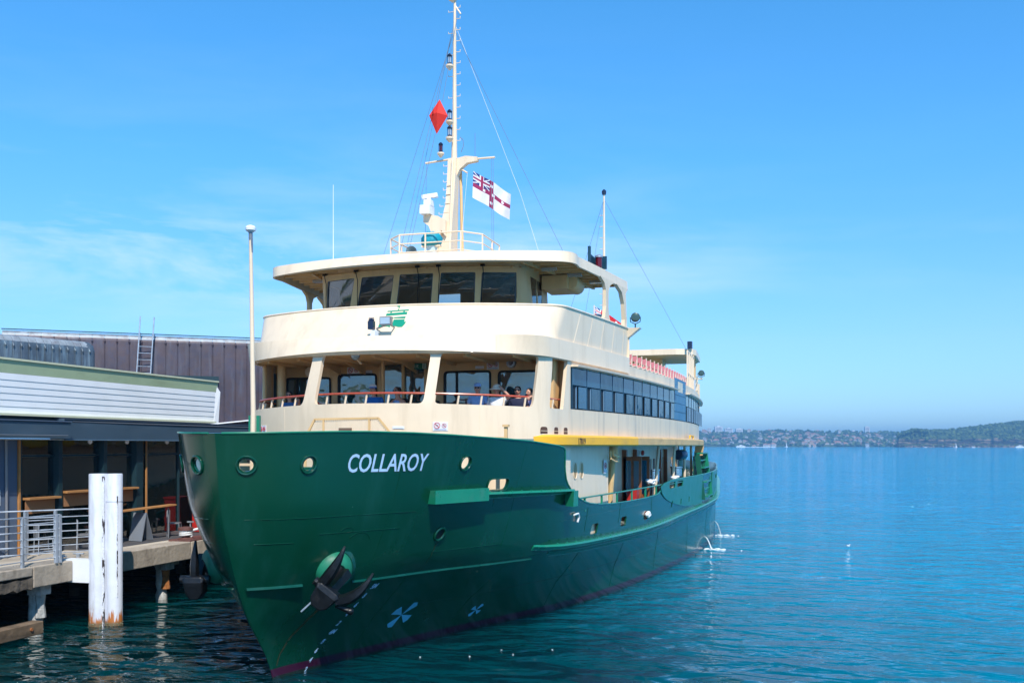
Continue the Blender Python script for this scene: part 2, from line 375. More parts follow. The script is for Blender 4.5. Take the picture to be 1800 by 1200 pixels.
# ------------------------------------------------------------------ ship geometry
#<<geom
MID = 25.6; HM = 33.0
def bside(y):                      # half breadth of the upper decks
    return 6.15 - 1.86 * ((y - MID) / 19.6) ** 2
def pchip(xs, ys):
    xs = np.array(xs, float); ys = np.array(ys, float)
    h = np.diff(xs); d = np.diff(ys) / h
    m = np.zeros(len(xs)); m[0] = d[0]; m[-1] = d[-1]
    for i in range(1, len(xs) - 1):
        if d[i-1] * d[i] > 0:
            w1 = 2*h[i] + h[i-1]; w2 = h[i] + 2*h[i-1]
            m[i] = (w1 + w2) / (w1/d[i-1] + w2/d[i])
    def f(x):
        x = min(max(x, xs[0]), xs[-1]); i = min(int(np.searchsorted(xs, x, 'right')) - 1, len(xs) - 2)
        t = (x - xs[i]) / h[i]
        return ((1+2*t)*(1-t)**2*ys[i] + t*(1-t)**2*h[i]*m[i] + t*t*(3-2*t)*ys[i+1] + t*t*(t-1)*h[i]*m[i+1])
    return f
STEM = pchip([-1.2, 0, .4, 1.51, 2.46, 3.79, 5.3], [.5, 0, -.18, -1.04, -1.53, -2.0, -2.22])
_LV = [  # z, [(distance aft of the stem, half breadth)]
 (-1.2, [(0,0),(1.5,.25),(4,.85),(7,1.7),(12,3.6),(18,5.0),(23,5.6),(26,5.8)]),
 (0.0,  [(0,0),(.25,.05),(1.41,.36),(3.74,1.18),(5.87,1.91),(11.2,3.94),(15.7,4.97),(22,5.8),(26.8,6.23),(33,6.5)]),
 (1.0,  [(0,0),(.25,.10),(2.0,.97),(4.4,1.75),(6.9,2.78),(11.9,4.35),(16.5,5.15),(23,5.9),(27.5,6.25),(34,6.45)]),
 (2.1,  [(0,0),(.12,.16),(.5,.55),(1,.95),(2.26,1.68),(4.4,2.5),(6.67,3.55),(8.7,4.3),(12.5,4.95),(18.7,5.58),(25,6.03),(30,6.4),(34.4,6.62)]),
 (2.45, [(0,0),(.1,.2),(.5,.65),(1,1.08),(2.3,1.82),(4.5,2.75),(6.8,3.75),(8.83,4.42),(12.5,4.95),(18.8,5.58),(25,6.03),(30,6.4),(34.5,6.62)]),
 (3.8,  [(0,0),(.1,.35),(.4,.82),(1,1.38),(2.2,2.0),(3.2,2.54),(5.2,3.38),(7.2,4.08),(9,4.68),(13.3,5.15),(19.3,5.66),(25,6.05),(30,6.42),(35,6.66)]),
 (5.3,  [(0,0),(.1,.45),(.4,1.0),(1,1.5),(2.2,2.2),(3.2,2.82),(5.2,3.74),(7.2,4.38),(9,4.92),(13.5,5.3),(19.5,5.76),(25,6.08),(30,6.43),(35.2,6.66)]),
]
_LF = [(z, pchip([math.sqrt(a) for a, b in t], [b for a, b in t])) for z, t in _LV]
_LZ = [z for z, _ in _LF]
def hull_q(q, z):                  # q = sqrt(distance aft of the stem)
    z = min(max(z, -1.2), 5.3)
    i = max(0, min(int(np.searchsorted(_LZ, z, 'right')) - 1, len(_LZ) - 2))
    t = (z - _LZ[i]) / (_LZ[i+1] - _LZ[i])
    return _LF[i][1](q) * (1 - t) + _LF[i+1][1](q) * t
def hull_b(y, z):
    if y > HM: y = 2*HM - y
    return hull_q(math.sqrt(max(0, y - STEM(z))), z)
class Plan:
    NF, NC, NS = 16, 8, 44
    def __init__(s, yc, w, bulge, r, yend, off=0.0, side=None):
        side = side or (lambda y: bside(y) + off)
        P = []
        x1 = w - r
        fy = lambda x: yc - bulge * (1 - (x / w) ** 2)
        for i in range(s.NF):
            x = x1 * i / s.NF; P.append((x, fy(x)))
        a = (x1, fy(x1)); ys = yc + r; c = (side(ys), ys)
        sl = 2 * bulge * x1 / w / w
        # control point: tangent of front meets side line
        dsx = side(ys) - side(ys - .1)
        # front tangent: (1, sl); side tangent: (dsx/.1, 1)
        k = dsx / .1
        t = ((c[0] - a[0]) - k * (c[1] - a[1])) / (1 - k * sl)
        m = (a[0] + t, a[1] + sl * t)
        for i in range(s.NC):
            q = i / s.NC
            P.append(tuple((1-q)**2*a[j] + 2*q*(1-q)*m[j] + q*q*c[j] for j in (0, 1)))
        for i in range(s.NS + 1):
            y = ys + (yend - ys) * i / s.NS; P.append((side(y), y))
        s.P = P; s.n = len(P) - 1
    def at(s, u):
        sg = -1 if u < 0 else 1; u = min(abs(u), s.n); i = min(int(u), s.n - 1); t = u - i
        a, b = s.P[i], s.P[i+1]
        return (sg * (a[0]*(1-t) + b[0]*t), a[1]*(1-t) + b[1]*t)
class Surf:
    def __init__(s, pl, zl, pu, zu, cl=0.0, cu=0.0): s.l, s.zl, s.u, s.zu = pl, zl, pu, zu; s.n = pl.n; s.cl, s.cu = cl, cu
    def pos(s, u, z):
        t = (z - s.zl) / (s.zu - s.zl); a = s.l.at(u); b = s.u.at(u); x = a[0]*(1-t) + b[0]*t
        return (x, a[1]*(1-t) + b[1]*t, z + (s.cl*(1-t) + s.cu*t)*max(0, 1 - (x/4.4)**2))
    def ux(s, x, z):
        lo, hi = 0, Plan.NF + Plan.NC
        for _ in range(40):
            m = (lo + hi) / 2
            if s.pos(m, z)[0] < abs(x): lo = m
            else: hi = m
        return math.copysign(lo, x) if x else 0.0
    def uy(s, y, z, sg=1):
        lo, hi = Plan.NF, s.n
        for _ in range(40):
            m = (lo + hi) / 2
            if s.pos(m, z)[1] < y: lo = m
            else: hi = m
        return sg * lo
#>>geom
# ------------------------------------------------------------------ water
def water_mat():
    m = bpy.data.materials.new('harbour_water'); m.use_nodes = True; nt = m.node_tree; L = nt.links.new; b = nt.nodes['Principled BSDF']
    tc = N(nt, 'ShaderNodeTexCoord'); sp = N(nt, 'ShaderNodeSeparateXYZ'); L(tc.outputs['Object'], sp.inputs[0])
    b.inputs['Roughness'].default_value = .04; b.inputs['IOR'].default_value = 1.333; b.inputs['Specular IOR Level'].default_value = .54
    b.subsurface_method = 'BURLEY'; b.inputs['Subsurface Weight'].default_value = 1; b.inputs['Subsurface Radius'].default_value = (1, 1.6, 2.0); b.inputs['Subsurface Scale'].default_value = 2.2
    # shallow bottle green beside the wharf, clear blue in the open harbour
    ln = N(nt, 'ShaderNodeTexNoise', i_Scale=.05, i_Detail=3); L(tc.outputs['Object'], ln.inputs['Vector'])
    ad = N(nt, 'ShaderNodeMath', operation='MULTIPLY_ADD'); L(ln.outputs[0], ad.inputs[0]); ad.inputs[1].default_value = 14; L(sp.outputs[0], ad.inputs[2])
    a2 = N(nt, 'ShaderNodeMath', operation='MULTIPLY_ADD'); L(sp.outputs[1], a2.inputs[0]); a2.inputs[1].default_value = .42; L(ad.outputs[0], a2.inputs[2])
    rp = N(nt, 'ShaderNodeValToRGB'); mr = N(nt, 'ShaderNodeMapRange'); mr.inputs[1].default_value = 2; mr.inputs[2].default_value = 62; L(a2.outputs[0], mr.inputs[0]); L(mr.outputs[0], rp.inputs[0])
    e = rp.color_ramp.elements; e[0].position = 0; e[0].color = (.0, .030, .034, 1); e[1].position = 1; e[1].color = (.0, .29, .53, 1)
    for p, c in ((.17, (.0, .040, .050, 1)), (.33, (.0, .17, .26, 1)), (.52, (.0, .27, .45, 1))): q = e.new(p); q.color = c
    L(rp.outputs[0], b.inputs['Base Color'])
    def wav(scale, rot, det, rough, sc=(1, 1, 1)):
        mp = N(nt, 'ShaderNodeMapping'); mp.inputs['Scale'].default_value = sc; mp.inputs['Rotation'].default_value = (0, 0, math.radians(rot)); L(tc.outputs['Object'], mp.inputs[0])
        n = N(nt, 'ShaderNodeTexNoise', i_Scale=scale, i_Detail=det, i_Roughness=rough); n.inputs['Distortion'].default_value = .6; L(mp.outputs[0], n.inputs['Vector']); return n.outputs[0]
    # cat's paws: wind roughens some streaks more than others
    gust = wav(.035, 12, 4, .6, (1, 3.2, 1)); gr = N(nt, 'ShaderNodeMapRange'); gr.inputs[1].default_value = .42; gr.inputs[2].default_value = .62; gr.inputs[3].default_value = .32; gr.inputs[4].default_value = 1.7; L(gust, gr.inputs[0])
    b1 = N(nt, 'ShaderNodeBump'); b1.inputs['Distance'].default_value = 1.15; L(wav(.55, 14, 2, .45, (1, 1.7, 1)), b1.inputs['Height'])
    b2 = N(nt, 'ShaderNodeBump'); L(wav(2.1, -12, 2, .5, (1, 1.6, 1)), b2.inputs['Height']); L(b1.outputs[0], b2.inputs['Normal']); b2.inputs['Distance'].default_value = .20; L(gr.outputs[0], b2.inputs['Strength'])
    b3 = N(nt, 'ShaderNodeBump'); L(wav(6.5, 30, 3, .5, (1, 1.5, 1)), b3.inputs['Height']); L(b2.outputs[0], b3.inputs['Normal']); b3.inputs['Distance'].default_value = .018; L(gr.outputs[0], b3.inputs['Strength'])
    gr.clamp = False
    L(b3.outputs[0], b.inputs['Normal'])
    return m
wm = MB(); wm.add([(-9000, -3000, 0), (9000, -3000, 0), (9000, 12000, 0), (-9000, 12000, 0)], [(0, 1, 2, 3)])
tag(wm.build('water', water_mat(), fixn=False), kind='structure')
sb = MB(); sb.add([(-9000, -3000, -7), (9000, -3000, -7), (9000, 12000, -7), (-9000, 12000, -7)], [(0, 1, 2, 3)])

# ------------------------------------------------------------------ the ferry
FER = thing('ferry', 'large double ended green and cream passenger ferry moored at the wharf', 'ferry', (0, 0, 0))
def hull_pt(y, z, sg=1, off=0.0):
    p = Vector((sg*hull_b(y, z), y, z))
    if off:
        a = Vector((sg*hull_b(y+.05, z), y+.05, z)); z2 = min(5.25, z+.05); b = Vector((sg*hull_b(y, z2), y, z2)); 
        if y-.05 < STEM(z2): b = Vector((sg*hull_q(math.sqrt(y-STEM(z)), z2), y+STEM(z2)-STEM(z), z2))
        n = (a-p).cross(b-p)*(1 if sg > 0 else -1)
        n.normalize()
        p = p + n*off
    return p
hb = MB()
QM = math.sqrt(HM + 1.4)
for sg in (1, -1):                                   # underwater body up to the knuckle
    zs = [-1.2, -.8, -.4, 0, .3, .6, 1, 1.3, 1.6, 1.85, 2.1]; qs = [i*QM/90 for i in range(91)]
    for half in (0, 1):
        vs = []; 
        for z in zs:
            qm = math.sqrt(HM - STEM(z))
            for q in qs:
                qq = q/QM*qm; y = STEM(z) + qq*qq; x = sg*hull_q(qq, z)
                if half: y = 2*HM - y
                vs.append((x, y, z))
        fs = [(i*91+k, i*91+k+1, (i+1)*91+k+1, (i+1)*91+k) for i in range(len(zs)-1) for k in range(90)]
        hb.add(vs, fs, 0, True)
ZT = pchip([-3, -2.2, 0, 3, 6.5, 6.75, 6.95, 7.2, 7.7, 8.5, 9.6, 12, 16, 18.6, 19.8, 21, 30, 33, 48, 68], [5.22, 5.24, 5.29, 5.2, 4.98, 4.9, 4.45, 4.1, 3.8, 3.52, 3.32, 3.18, 3.14, 3.18, 3.5, 3.62, 3.66, 3.7, 3.7, 3.8])
def top_q(y):
    z = ZT(y); return math.sqrt(max(0, y - STEM(z)))
outer = [(0, 2.1)] + [(q, 2.1) for q in np.linspace(.4, QM, 24)]
ys_t = [33, 30, 27, 24, 22, 21, 20.4, 19.8, 19.2, 18.6, 17.5, 16, 14, 12, 10.6, 9.6, 9, 8.5, 8.1, 7.7, 7.4, 7.2, 7.05, 6.95, 6.85, 6.75, 6.6, 6.3, 5, 4, 3, 2, 1, 0, -.6, -1.1, -1.5, -1.8, -2.0, -2.1, -2.17, -2.2]
outer += [(math.sqrt(max(0, y - STEM(ZT(y)))), ZT(y)) for y in ys_t] + [(0, ZT(-2.2))]
def ph(y, z): return (math.sqrt(y - STEM(z)), z)
def hole(pts): return [ph(y, z) for y, z in pts]
ports = [(-2.0, 4.62, .05), (-1.14, 4.63, .115), (2.7, 4.6, .15)]
def port_hole(y, z, ry, r=.145): return hole(ellipse(y, z, ry, r, 16))
holes = [port_hole(-1.14, 4.63, .095, .125), port_hole(2.7, 4.6, .135, .135)]
# the eye near the stem, drawn in stem distance so that it stays round on the curved plate
q0 = .40; holes.append([(q0+.075*math.cos(a), 4.62+.125*math.sin(a)) for a in [2*math.pi*k/16 for k in range(16)]])
holes.append(hole(rquad([(3.72, 3.93), (4.46, 3.93), (4.46, 4.19), (3.72, 4.19)], .11)))
for y in (10.45, 13.6, 16.75): holes.append(hole(rquad([(y-.35, 2.36), (y+.3, 2.36), (y+.36, 2.66), (y-.28, 2.66)], .08)))
for y in (20.6, 22.3): holes.append(hole(rquad([(y, 3.30), (y+1.3, 3.30), (y+1.3, 3.54), (y, 3.54)], .04)))
for y in (21.3, 23.2, 25.1): holes.append(hole([(y, 2.52), (y+.22, 2.52), (y+.22, 2.78), (y, 2.78)]))
for sg in (1, -1):
    f = lambda q, z, sg=sg: (sg*hull_q(q, z), STEM(z)+q*q, z)
    panel(hb, outer, holes, f, .05, st=.17, sgn=-sg if False else sg, hst=.05)
for sg in (1, -1):                                   # after half of the topsides
    outer2 = [(q, 2.1) for q in np.linspace(.0, QM, 24)] + [(math.sqrt(66-y-STEM(3.7)), ZT(y)) for y in (33, 36, 42, 48, 56, 62, 67)] + [(0, 3.8)]
    h2 = [[(math.sqrt(66-y-STEM(3.3)), z) for y, z in ((a, 2.52), (a+.25, 2.52), (a+.25, 2.78), (a, 2.78))] for a in (34.0, 36.0, 38.0)] + [[(math.sqrt(66-y-STEM(3.3)), z) for y, z in ((34.6, 3.25), (37.4, 3.25), (37.4, 3.52), (34.6, 3.52))]]
    f = lambda q, z, sg=sg: (sg*hull_q(q, z), 66-(STEM(z)+q*q), z)
    panel(hb, outer2, h2, f, .05, st=.25, sgn=-sg, hst=.1)
HULL = hb.build('hull', hullm, FER, sharp=50)

def along(y0, y1, n): return [y0+(y1-y0)*i/n for i in range(n+1)]
def strake(name, y0, y1, z0f, z1f, d0, d1, m, parent, sg=1, n=60, nose=0, base=None):
    """a fender that follows the plating: section from z0f(y) to z1f(y), d0 out at the foot, d1 at the top"""
    b = MB(); vs = []
    ys = along(y0, y1, n)
    for i, y in enumerate(ys):
        k = 1.0
        if nose and y - y0 < nose: k = max(.05, (y-y0)/nose)
        zA, zB = z0f(y), z1f(y); zm = (zA+zB)/2
        bx = base or (lambda y, z: hull_pt(y, z, 1, 0)); 
        p = bx(y, zm); q = bx(y+.05, zm); t = (q-p); nn = Vector((t.y, -t.x, 0)).normalized()
        o0 = bx(y, zA); o1 = bx(y, zB)
        for (o, d, z) in ((o0, -.05, zA), (o0, d0*k, zA+.02), (o0, d0*k, zA+.08*(zB-zA)+.02), (o1, d1*k, zB-.05), (o1, d1*k-.03, zB), (o1, -.05, zB)):
            v = Vector((o.x, o.y, z)) + nn*d; vs.append((sg*v.x, v.y, z))
    fs = [(i*6+k, i*6+(k+1) % 6, (i+1)*6+(k+1) % 6, (i+1)*6+k) for i in range(n) for k in range(6)]
    b.add(vs, fs + [tuple(range(6)), tuple(range(n*6, n*6+6))], 0, True)
    return b.build(name, m, parent, sharp=30)
BZ = pchip([6, 7, 12, 17, 25, 33, 38, 44, 60], [2.42, 2.34, 2.2, 2.12, 2.2, 2.34, 2.44, 2.6, 2.9])
for sg in (1, -1):
    be = strake('belting', 6.3, 60, lambda y: BZ(y)-.16, BZ, .20, .24, green, HULL, sg, n=110, nose=1.2)
    strake('belting_lower_step', 7.2, 60, lambda y: BZ(y)-.36, lambda y: BZ(y)-.17, .10, .14, teal_side, be, sg, n=100, nose=1.5)
    fe = strake('bow_fender', 3.5, 7.5, lambda y: 3.74-.008*y, lambda y: 3.96-.018*y, .06, .20, green, HULL, sg, n=30)
    b = MB(); 
    f_ = lambda y, z, d: Vector((sg*(hull_pt(y, 3.86).x), y, z)) + Vector((sg*.86, -.5, 0)).normalized()*d
    for (ya, yb, za, zb, d0, d1) in ((1.85, 3.62, 3.70, 4.0, .21, .22), (7.35, 7.7, 3.36, 3.78, .24, .26)):
        vs = [f_(ya, za, -.05), f_(ya, za, d0), f_(ya, zb, d1), f_(ya, zb, -.1), f_(yb, za, -.05), f_(yb, za, d0), f_(yb, zb, d1), f_(yb, zb, -.1)]
        b.add(vs, [(0,1,2,3), (4,7,6,5), (0,4,5,1), (1,5,6,2), (2,6,7,3), (3,7,4,0)])
    b.build('fender_end', green, fe)
    strake('knuckle_strake', .62, 6.5, lambda y: 2.09-.012*y, lambda y: 2.118-.012*y, .008, .022, hullm, HULL, sg, n=40)
    # weld seams standing a few millimetres proud
    b = MB()
    for (ya, yb, z) in ((-1.8, 1.6, 3.55), (-1.55, -1.0, 3.05), (-.6, 1.3, 3.2), (2.6, 4.8, 2.55)):
        pts = [hull_pt(y, z, sg, .002) for y in along(ya, yb, 14)]; b.tube(pts, .008, 4)
    for (ya, za, r) in ((.35, 2.85, .32), (.0, 3.1, .2)):
        b.tube([hull_pt(ya+r*math.cos(a), za+r*math.sin(a), sg, .003) for a in np.linspace(.5, 2.4, 8)], .008, 4)
    b.build('weld_seam', hullm, HULL)
    strake('stem_ledge', -1.30, -.45, lambda y: 2.10, lambda y: 2.15, .02, .05, hullm, HULL, sg, n=8)
    # rims round the eyes and the fairlead
    def rim(pts, r, name='porthole_rim', m=hullm):
        b = MB(); P = [hull_pt(y, z, sg, .015) for y, z in pts]; b.tube(P + [P[0], P[1]], r, 7, cap=False); return b.build(name, m, HULL)
    def stempt(q, z, o=.015):
        y = STEM(z)+q*q; return hull_pt(y, z, sg, o)
    b = MB(); P = [stempt(q0+.105*math.cos(a), 4.62+.175*math.sin(a)) for a in [2*math.pi*k/18 for k in range(18)]]; b.tube(P+[P[0], P[1]], .024, 7, cap=False); b.build('porthole_rim', hullm, HULL)
    rim(ellipse(-1.14, 4.63, .135, .175, 18), .024); rim(ellipse(2.7, 4.6, .17, .17, 18), .02)
    rim(rquad([(3.69, 3.91), (4.49, 3.91), (4.49, 4.21), (3.69, 4.21)], .13), .018, 'fairlead_rim')
    rim(ellipse(2.6, 2.97, .14, .145, 14), .03, 'overflow_rim')
    b = MB(); b.tube([hull_pt(2.6, 2.97, sg, -.02), hull_pt(2.6, 2.97, sg, .012)], .12, 14); b.build('overflow', black, HULL)
    # hull edge roll along the top of the bulwark
    b = MB(); b.tube([(sg*hull_q(math.sqrt(max(0, y-STEM(ZT(y)))), ZT(y)), y, ZT(y)) for y in ys_t[::-1]], .022, 6); b.build('bulwark_capping', green, HULL)
for sg in (1, -1):                                   # plate butts and long seams
    for (z0_, z1_, ys_) in ((2.5, 5.0, (.9, 4.9)), (2.5, 3.2, (9.5, 13.0, 17.5)), (.3, 2.0, (2.3, 5.6, 9.6, 14.0, 19.0, 25.0, 31.0))):
        for y in ys_:
            b = MB(); b.tube([hull_pt(y, z, sg, .001) for z in np.linspace(z0_, z1_, 6)], .006, 4); b.build('weld_seam', hullm, HULL)
    for (ya, yb, z) in ((2.2, 30, 1.15), (7.4, 20, 2.95)):
        b = MB(); b.tube([hull_pt(y, z, sg, .001) for y in along(ya, yb, 40)], .006, 4); b.build('weld_seam', hullm, HULL)
# lower sponson plate lines and rivets on the fender tops
rb = MB()
for i in range(22):
    y = 7.3+i*.62; p = hull_pt(y, BZ(y)-.02, 1, .16); rb.box((p.x, p.y, BZ(y)+.015), (.03, .05, .05))
for i in range(9):
    y = 3.7+i*.42; p = hull_pt(y, 3.9, 1, .26); rb.box((p.x-.1, p.y, 3.965-.018*y), (.03, .04, .04))
tag(rb.build('fender_bolt', green, FER), kind='stuff')
# outer doubling plate amidships (the lighter raised bulwark with its curved forward edge)
b = MB()
po = [(18.9, 3.42)] + [(18.9+4.6*t*t+.9*t, 3.42-1.02*t**.8) for t in (.15, .3, .45, .6, .75, .9, 1)] + [(28.7, BZ(28)+.02), (28.7, 3.66), (21, 3.63), (19.6, 3.56)]
po = [(y, max(z, BZ(y)+.012)) for y, z in po]
hs = [rquad([(20.6, 3.30), (21.9, 3.30), (21.9, 3.54), (20.6, 3.54)], .04), rquad([(22.3, 3.30), (23.6, 3.30), (23.6, 3.54), (22.3, 3.54)], .04)] + [[(y, 2.54), (y+.22, 2.54), (y+.22, 2.77), (y, 2.77)] for y in (21.3, 23.2, 25.1)]
panel(b, po, hs, lambda y, z: tuple(hull_pt(y, z, 1, .035)), .03, st=.35)
b.build('doubling_plate', teal_side, FER)
b = MB(); panel(b, [(32.2, 2.4), (44, 2.62), (44, 3.72), (32.2, 3.68)], [[(a, 2.62), (a+.25, 2.62), (a+.25, 2.85), (a, 2.85)] for a in (34.0, 36.0, 38.0)] + [[(34.6, 3.25), (37.4, 3.25), (37.4, 3.52), (34.6, 3.52)]], lambda y, z: tuple(hull_pt(y, z, 1, .035)), .03, st=.5)
b.build('doubling_plate', teal_side, FER)
# raised green frame of the gangway gate: two cheeks with shelves between
b = MB()
def gp(y, z, d): p = hull_pt(y, 3.0, 1, 0); return Vector((p.x + d, y, z))
gz0, gz1 = 2.45, 4.62
def lean(z): return .14 - .28*(z-2.45)/2.2
ya, yb = 28.8, 31.6
def cheek(y):
    b = MB(); vs = [gp(y, gz0, .16), gp(y, gz1, -.12), gp(y, gz1, -.36), gp(y, gz0, -.06)]
    vs2 = [v + Vector((0, .1, 0)) for v in vs]; b.add(vs+vs2, [(0,1,2,3), (4,7,6,5), (0,4,5,1), (1,5,6,2), (2,6,7,3), (3,7,4,0)]); return b
FR = cheek(ya).build('gangway_frame', green_dk, FER)
cheek(yb).build('frame_cheek', green, FR)
for i in range(7):
    z = gz0+.15+i*.34; b = MB(); p = gp((ya+yb)/2, z, lean(z)-.1); b.box(p, (.4 if i % 2 == 0 else .16, yb-ya-.1, .06)); b.build('frame_shelf', green, FR)
for i in range(4):
    y = ya+.5+i*.55; b = MB(); b.bar(gp(y, 3.6, lean(3.6)-.12), gp(y, gz1-.1, lean(gz1)-.12), .07, .07); b.build('frame_upright', green_dk, FR)
b = MB(); b.bar(gp(ya+.1, 3.5, -.42), gp(yb, 3.5, -.42), .04, 2.0); b.build('frame_back', green_dk, FR)

# decks
def deck(name, z, ya, yb, m, inset=.06, n=40):
    b = MB(); ys = along(ya, yb, n); R = [(max(0.02, hull_b(y, z)-inset), y) for y in ys]
    vs = [(x, y, z) for x, y in R] + [(-x, y, z) for x, y in R] + [(x, y, z-.08) for x, y in R] + [(-x, y, z-.08) for x, y in R]; k = n+1
    fs = []
    for i in range(n): fs += [(i, i+1, k+i+1, k+i), (2*k+i, 3*k+i, 3*k+i+1, 2*k+i+1)]
    b.add(vs, fs); return b.build(name, m, FER)
deck('foredeck', 3.62, -1.85, 8.6, deckp); deck('main_deck', 2.28, 6.4, 62, deckp)

# ---- promenade deck front: one raked plate with four openings
PL0 = Plan(6.32, 4.18, 1.70, .62, 8.2); PL1 = Plan(6.27, 4.18, 1.70, .62, 8.2); PL2 = Plan(6.27, 4.20, 1.45, .62, 8.2)
S_low = Surf(PL0, 3.65, PL1, 6.0, 0, .09); S_up = Surf(PL1, 6.0, PL2, 7.40, .09, .09)
UK = .30
def fm_front(s, z):
    return (S_low if z < 6.0 else S_up).pos(s/UK, z)
SE = S_up.uy(8.15, 6.6)*UK
def fx(x, z): return (S_low if z < 6 else S_up).ux(x, z)*UK
def fy_(y, z, sg=1): return (S_low if z < 6 else S_up).uy(y, z, sg)*UK
def opening(xa0, xa1, xb0, xb1, z0=6.0, z1=7.345, ra=.17):
    return rquad([(fx(xa0, z0) if not isinstance(xa0, tuple) else fy_(xa0[0], z0, xa0[1]), z0), (fx(xb0, z0) if not isinstance(xb0, tuple) else fy_(xb0[0], z0, xb0[1]), z0),
                  (fx(xb1, z1) if not isinstance(xb1, tuple) else fy_(xb1[0], z1, xb1[1]), z1), (fx(xa1, z1) if not isinstance(xa1, tuple) else fy_(xa1[0], z1, xa1[1]), z1)], ra)
OP = [opening((7.4, -1), (7.5, -1), -1.90, -1.62), opening(-1.50, -1.31, 1.57, 1.70), opening(1.83, 1.95, 4.09, 4.22), opening((6.74, 1), (6.90, 1), (7.63, 1), (7.95, 1))]
b = MB(); panel(b, [(-SE, 3.65), (SE, 3.65), (SE, 7.40), (-SE, 7.40)], OP, fm_front, .10, st=.26, sgn=1, mi_back=0, hst=.08)
FW = b.build('forward_screen', cream, FER, sharp=40)
# rail in the openings: varnished top rail on white stanchions
def rail_pts(ua, ub, z, inn, n=40):
    R = []
    for i in range(n+1):
        u = ua+(ub-ua)*i/n; p = Vector(S_up.pos(u, 6.05)); q = Vector(S_up.pos(u+.05, 6.05)); t = (q-p).normalized(); nn = Vector((t.y, -t.x, 0)); R.append(Vector((p.x, p.y, z + p.z - 6.05)) - nn*inn)
    return R
umax = S_up.uy(8.1, 6.1)
b = MB(); b.tube(rail_pts(-umax, umax, 6.27, .17, 70), .028, 8); RL = b.build('handrail', red_rail, FER)
_us = np.arange(0, umax, .25); _L = np.concatenate([[0], np.cumsum([math.dist(S_up.pos(a, 6.05), S_up.pos(a+.25, 6.05)) for a in _us])])
def RU(t): return math.copysign(float(np.interp(abs(t)*_L[-1], _L, np.append(_us, umax))), t)
b = MB()
for i in range(21):
    u = RU(-1 + 2*(i+.5)/21); p = rail_pts(u, u+.01, 6.0, .15, 1)[0]
    b.bar(p + Vector((0, 0, -.04)), p + Vector((.03, .05, .25)), .035, .035)
    if i % 1 == 0: b.build('rail_stanchion', cream, RL); b = MB()
# fascia above the openings
C0 = Plan(6.14, 4.25, 1.50, .62, 13.4, .06); C1 = Plan(5.95, 4.2, .88, .58, 13.4, .05)
SC_ = Surf(C0, 7.36, C1, 7.88, .09, .0); uc = SC_.uy(21.0, 7.6) if False else SC_.n
b = MB(); panel(b, [(-uc*UK, 7.36), (uc*UK, 7.36), (uc*UK, 7.88), (-uc*UK, 7.88)], [], lambda s, z: SC_.pos(s/UK, z), .12, st=.3)
FASC = b.build('fascia', cream, FER, sharp=40)
# ceiling of the open front deck / deck of the bridge, and the promenade floor
def cap(name, plan, off, z, th, m, yend, parent=FER, y_from=None):
    P = [p for p in [(plan.at(u)[0]*off, plan.at(u)[1]+ (0.05 if off < 1 else 0)) for u in np.arange(0, plan.n+.01, .5)] if p[1] <= yend]
    P.append((P[-1][0], yend)); R = P + [(-x, y) for x, y in P[::-1]]
    # remove duplicate centre point
    R = R[:-1]; b = MB(); b.prism([(x, y) for x, y in R], z-th, z); return b.build(name, m, parent)
cap('promenade_deck_ceiling', C0, .985, 7.50, .1, tan_in, 13.3)
cap('bridge_deck', C1, .985, 7.86, .06, deckp, 13.3)
cap('promenade_deck', PL0, .975, 5.2, .14, deck_tan, 8.1)
b = MB()
for i in range(7):
    x = -3.6+i*1.2; b.b2((x-.03, 6.0-1.2*(1-(x/4.2)**2)+.45, 7.32), (x+.03, 8.35, 7.42))
b.build('ceiling_beam', tan_in, FER)
# ---- bridge front: outward leaning bulwark, dark logo plate and lamps
B0 = Plan(6.9, 4.38, 1.42, .38, 13.4, -.02); B1 = Plan(7.45, 4.60, 1.24, .38, 13.4, .04)
SB = Surf(B0, 7.86, B1, 8.82); ub = SB.n
b = MB(); panel(b, [(-ub*UK, 7.86), (ub*UK, 7.86), (ub*UK, 8.82), (-ub*UK, 8.82)], [], lambda s, z: SB.pos(s/UK, z), .09, st=.3)
BUL = b.build('bridge_bulwark', cream, FER, sharp=40)
b = MB(); R = [Vector(SB.pos(u, 8.82)) for u in np.arange(-ub, ub+.1, .5)]; b.tube([r+Vector((0, 0, .0)) for r in R], .035, 6); b.build('bulwark_capping', cream, BUL)
for sg in (1, -1):  # wall tie at the after end
    b = MB(); b.b2((sg*bside(13.4)-.05, 13.38, 7.36), (sg*bside(13.4)+.05, 13.42, 8.82)); b.build('end_plate', cream_worn, BUL)

def on_front(surf, x, z, d=0.0):
    """point on a curved front, d metres proud of it"""
    u = surf.ux(x, z); p = Vector(surf.pos(u, z)); a = Vector(surf.pos(u+.1, z)) - Vector(surf.pos(u-.1, z)); c = Vector(surf.pos(u, z+.05)) - Vector(surf.pos(u, z-.05)); n = a.cross(c).normalized()
    return p + n*d

# butt welds between the plates of the fronts and sides
for surf, xs_, z0_, z1_, par in ((SB, (-3.1, -1.55, 1.5, 3.0), 7.9, 8.8, BUL), (SC_, (-3.3, -1.1, 1.1, 3.3), 7.40, 7.84, FASC), (S_low, (-2.6, 0.1, 2.9), 5.15, 5.95, FW)):
    for x in xs_:
        b = MB(); b.tube([on_front(surf, x, z, .0) for z in np.linspace(z0_, z1_, 4)], .0045, 4); b.build('weld_seam', cream, par)
for i in range(5):
    y = 8.6+i*1.05; b = MB(); u = SB.uy(y, 8.3); b.tube([Vector(SB.pos(u, z)) + Vector((.002, 0, 0)) for z in (7.9, 8.3, 8.8)], .005, 4); b.build('weld_seam', cream_worn, BUL)
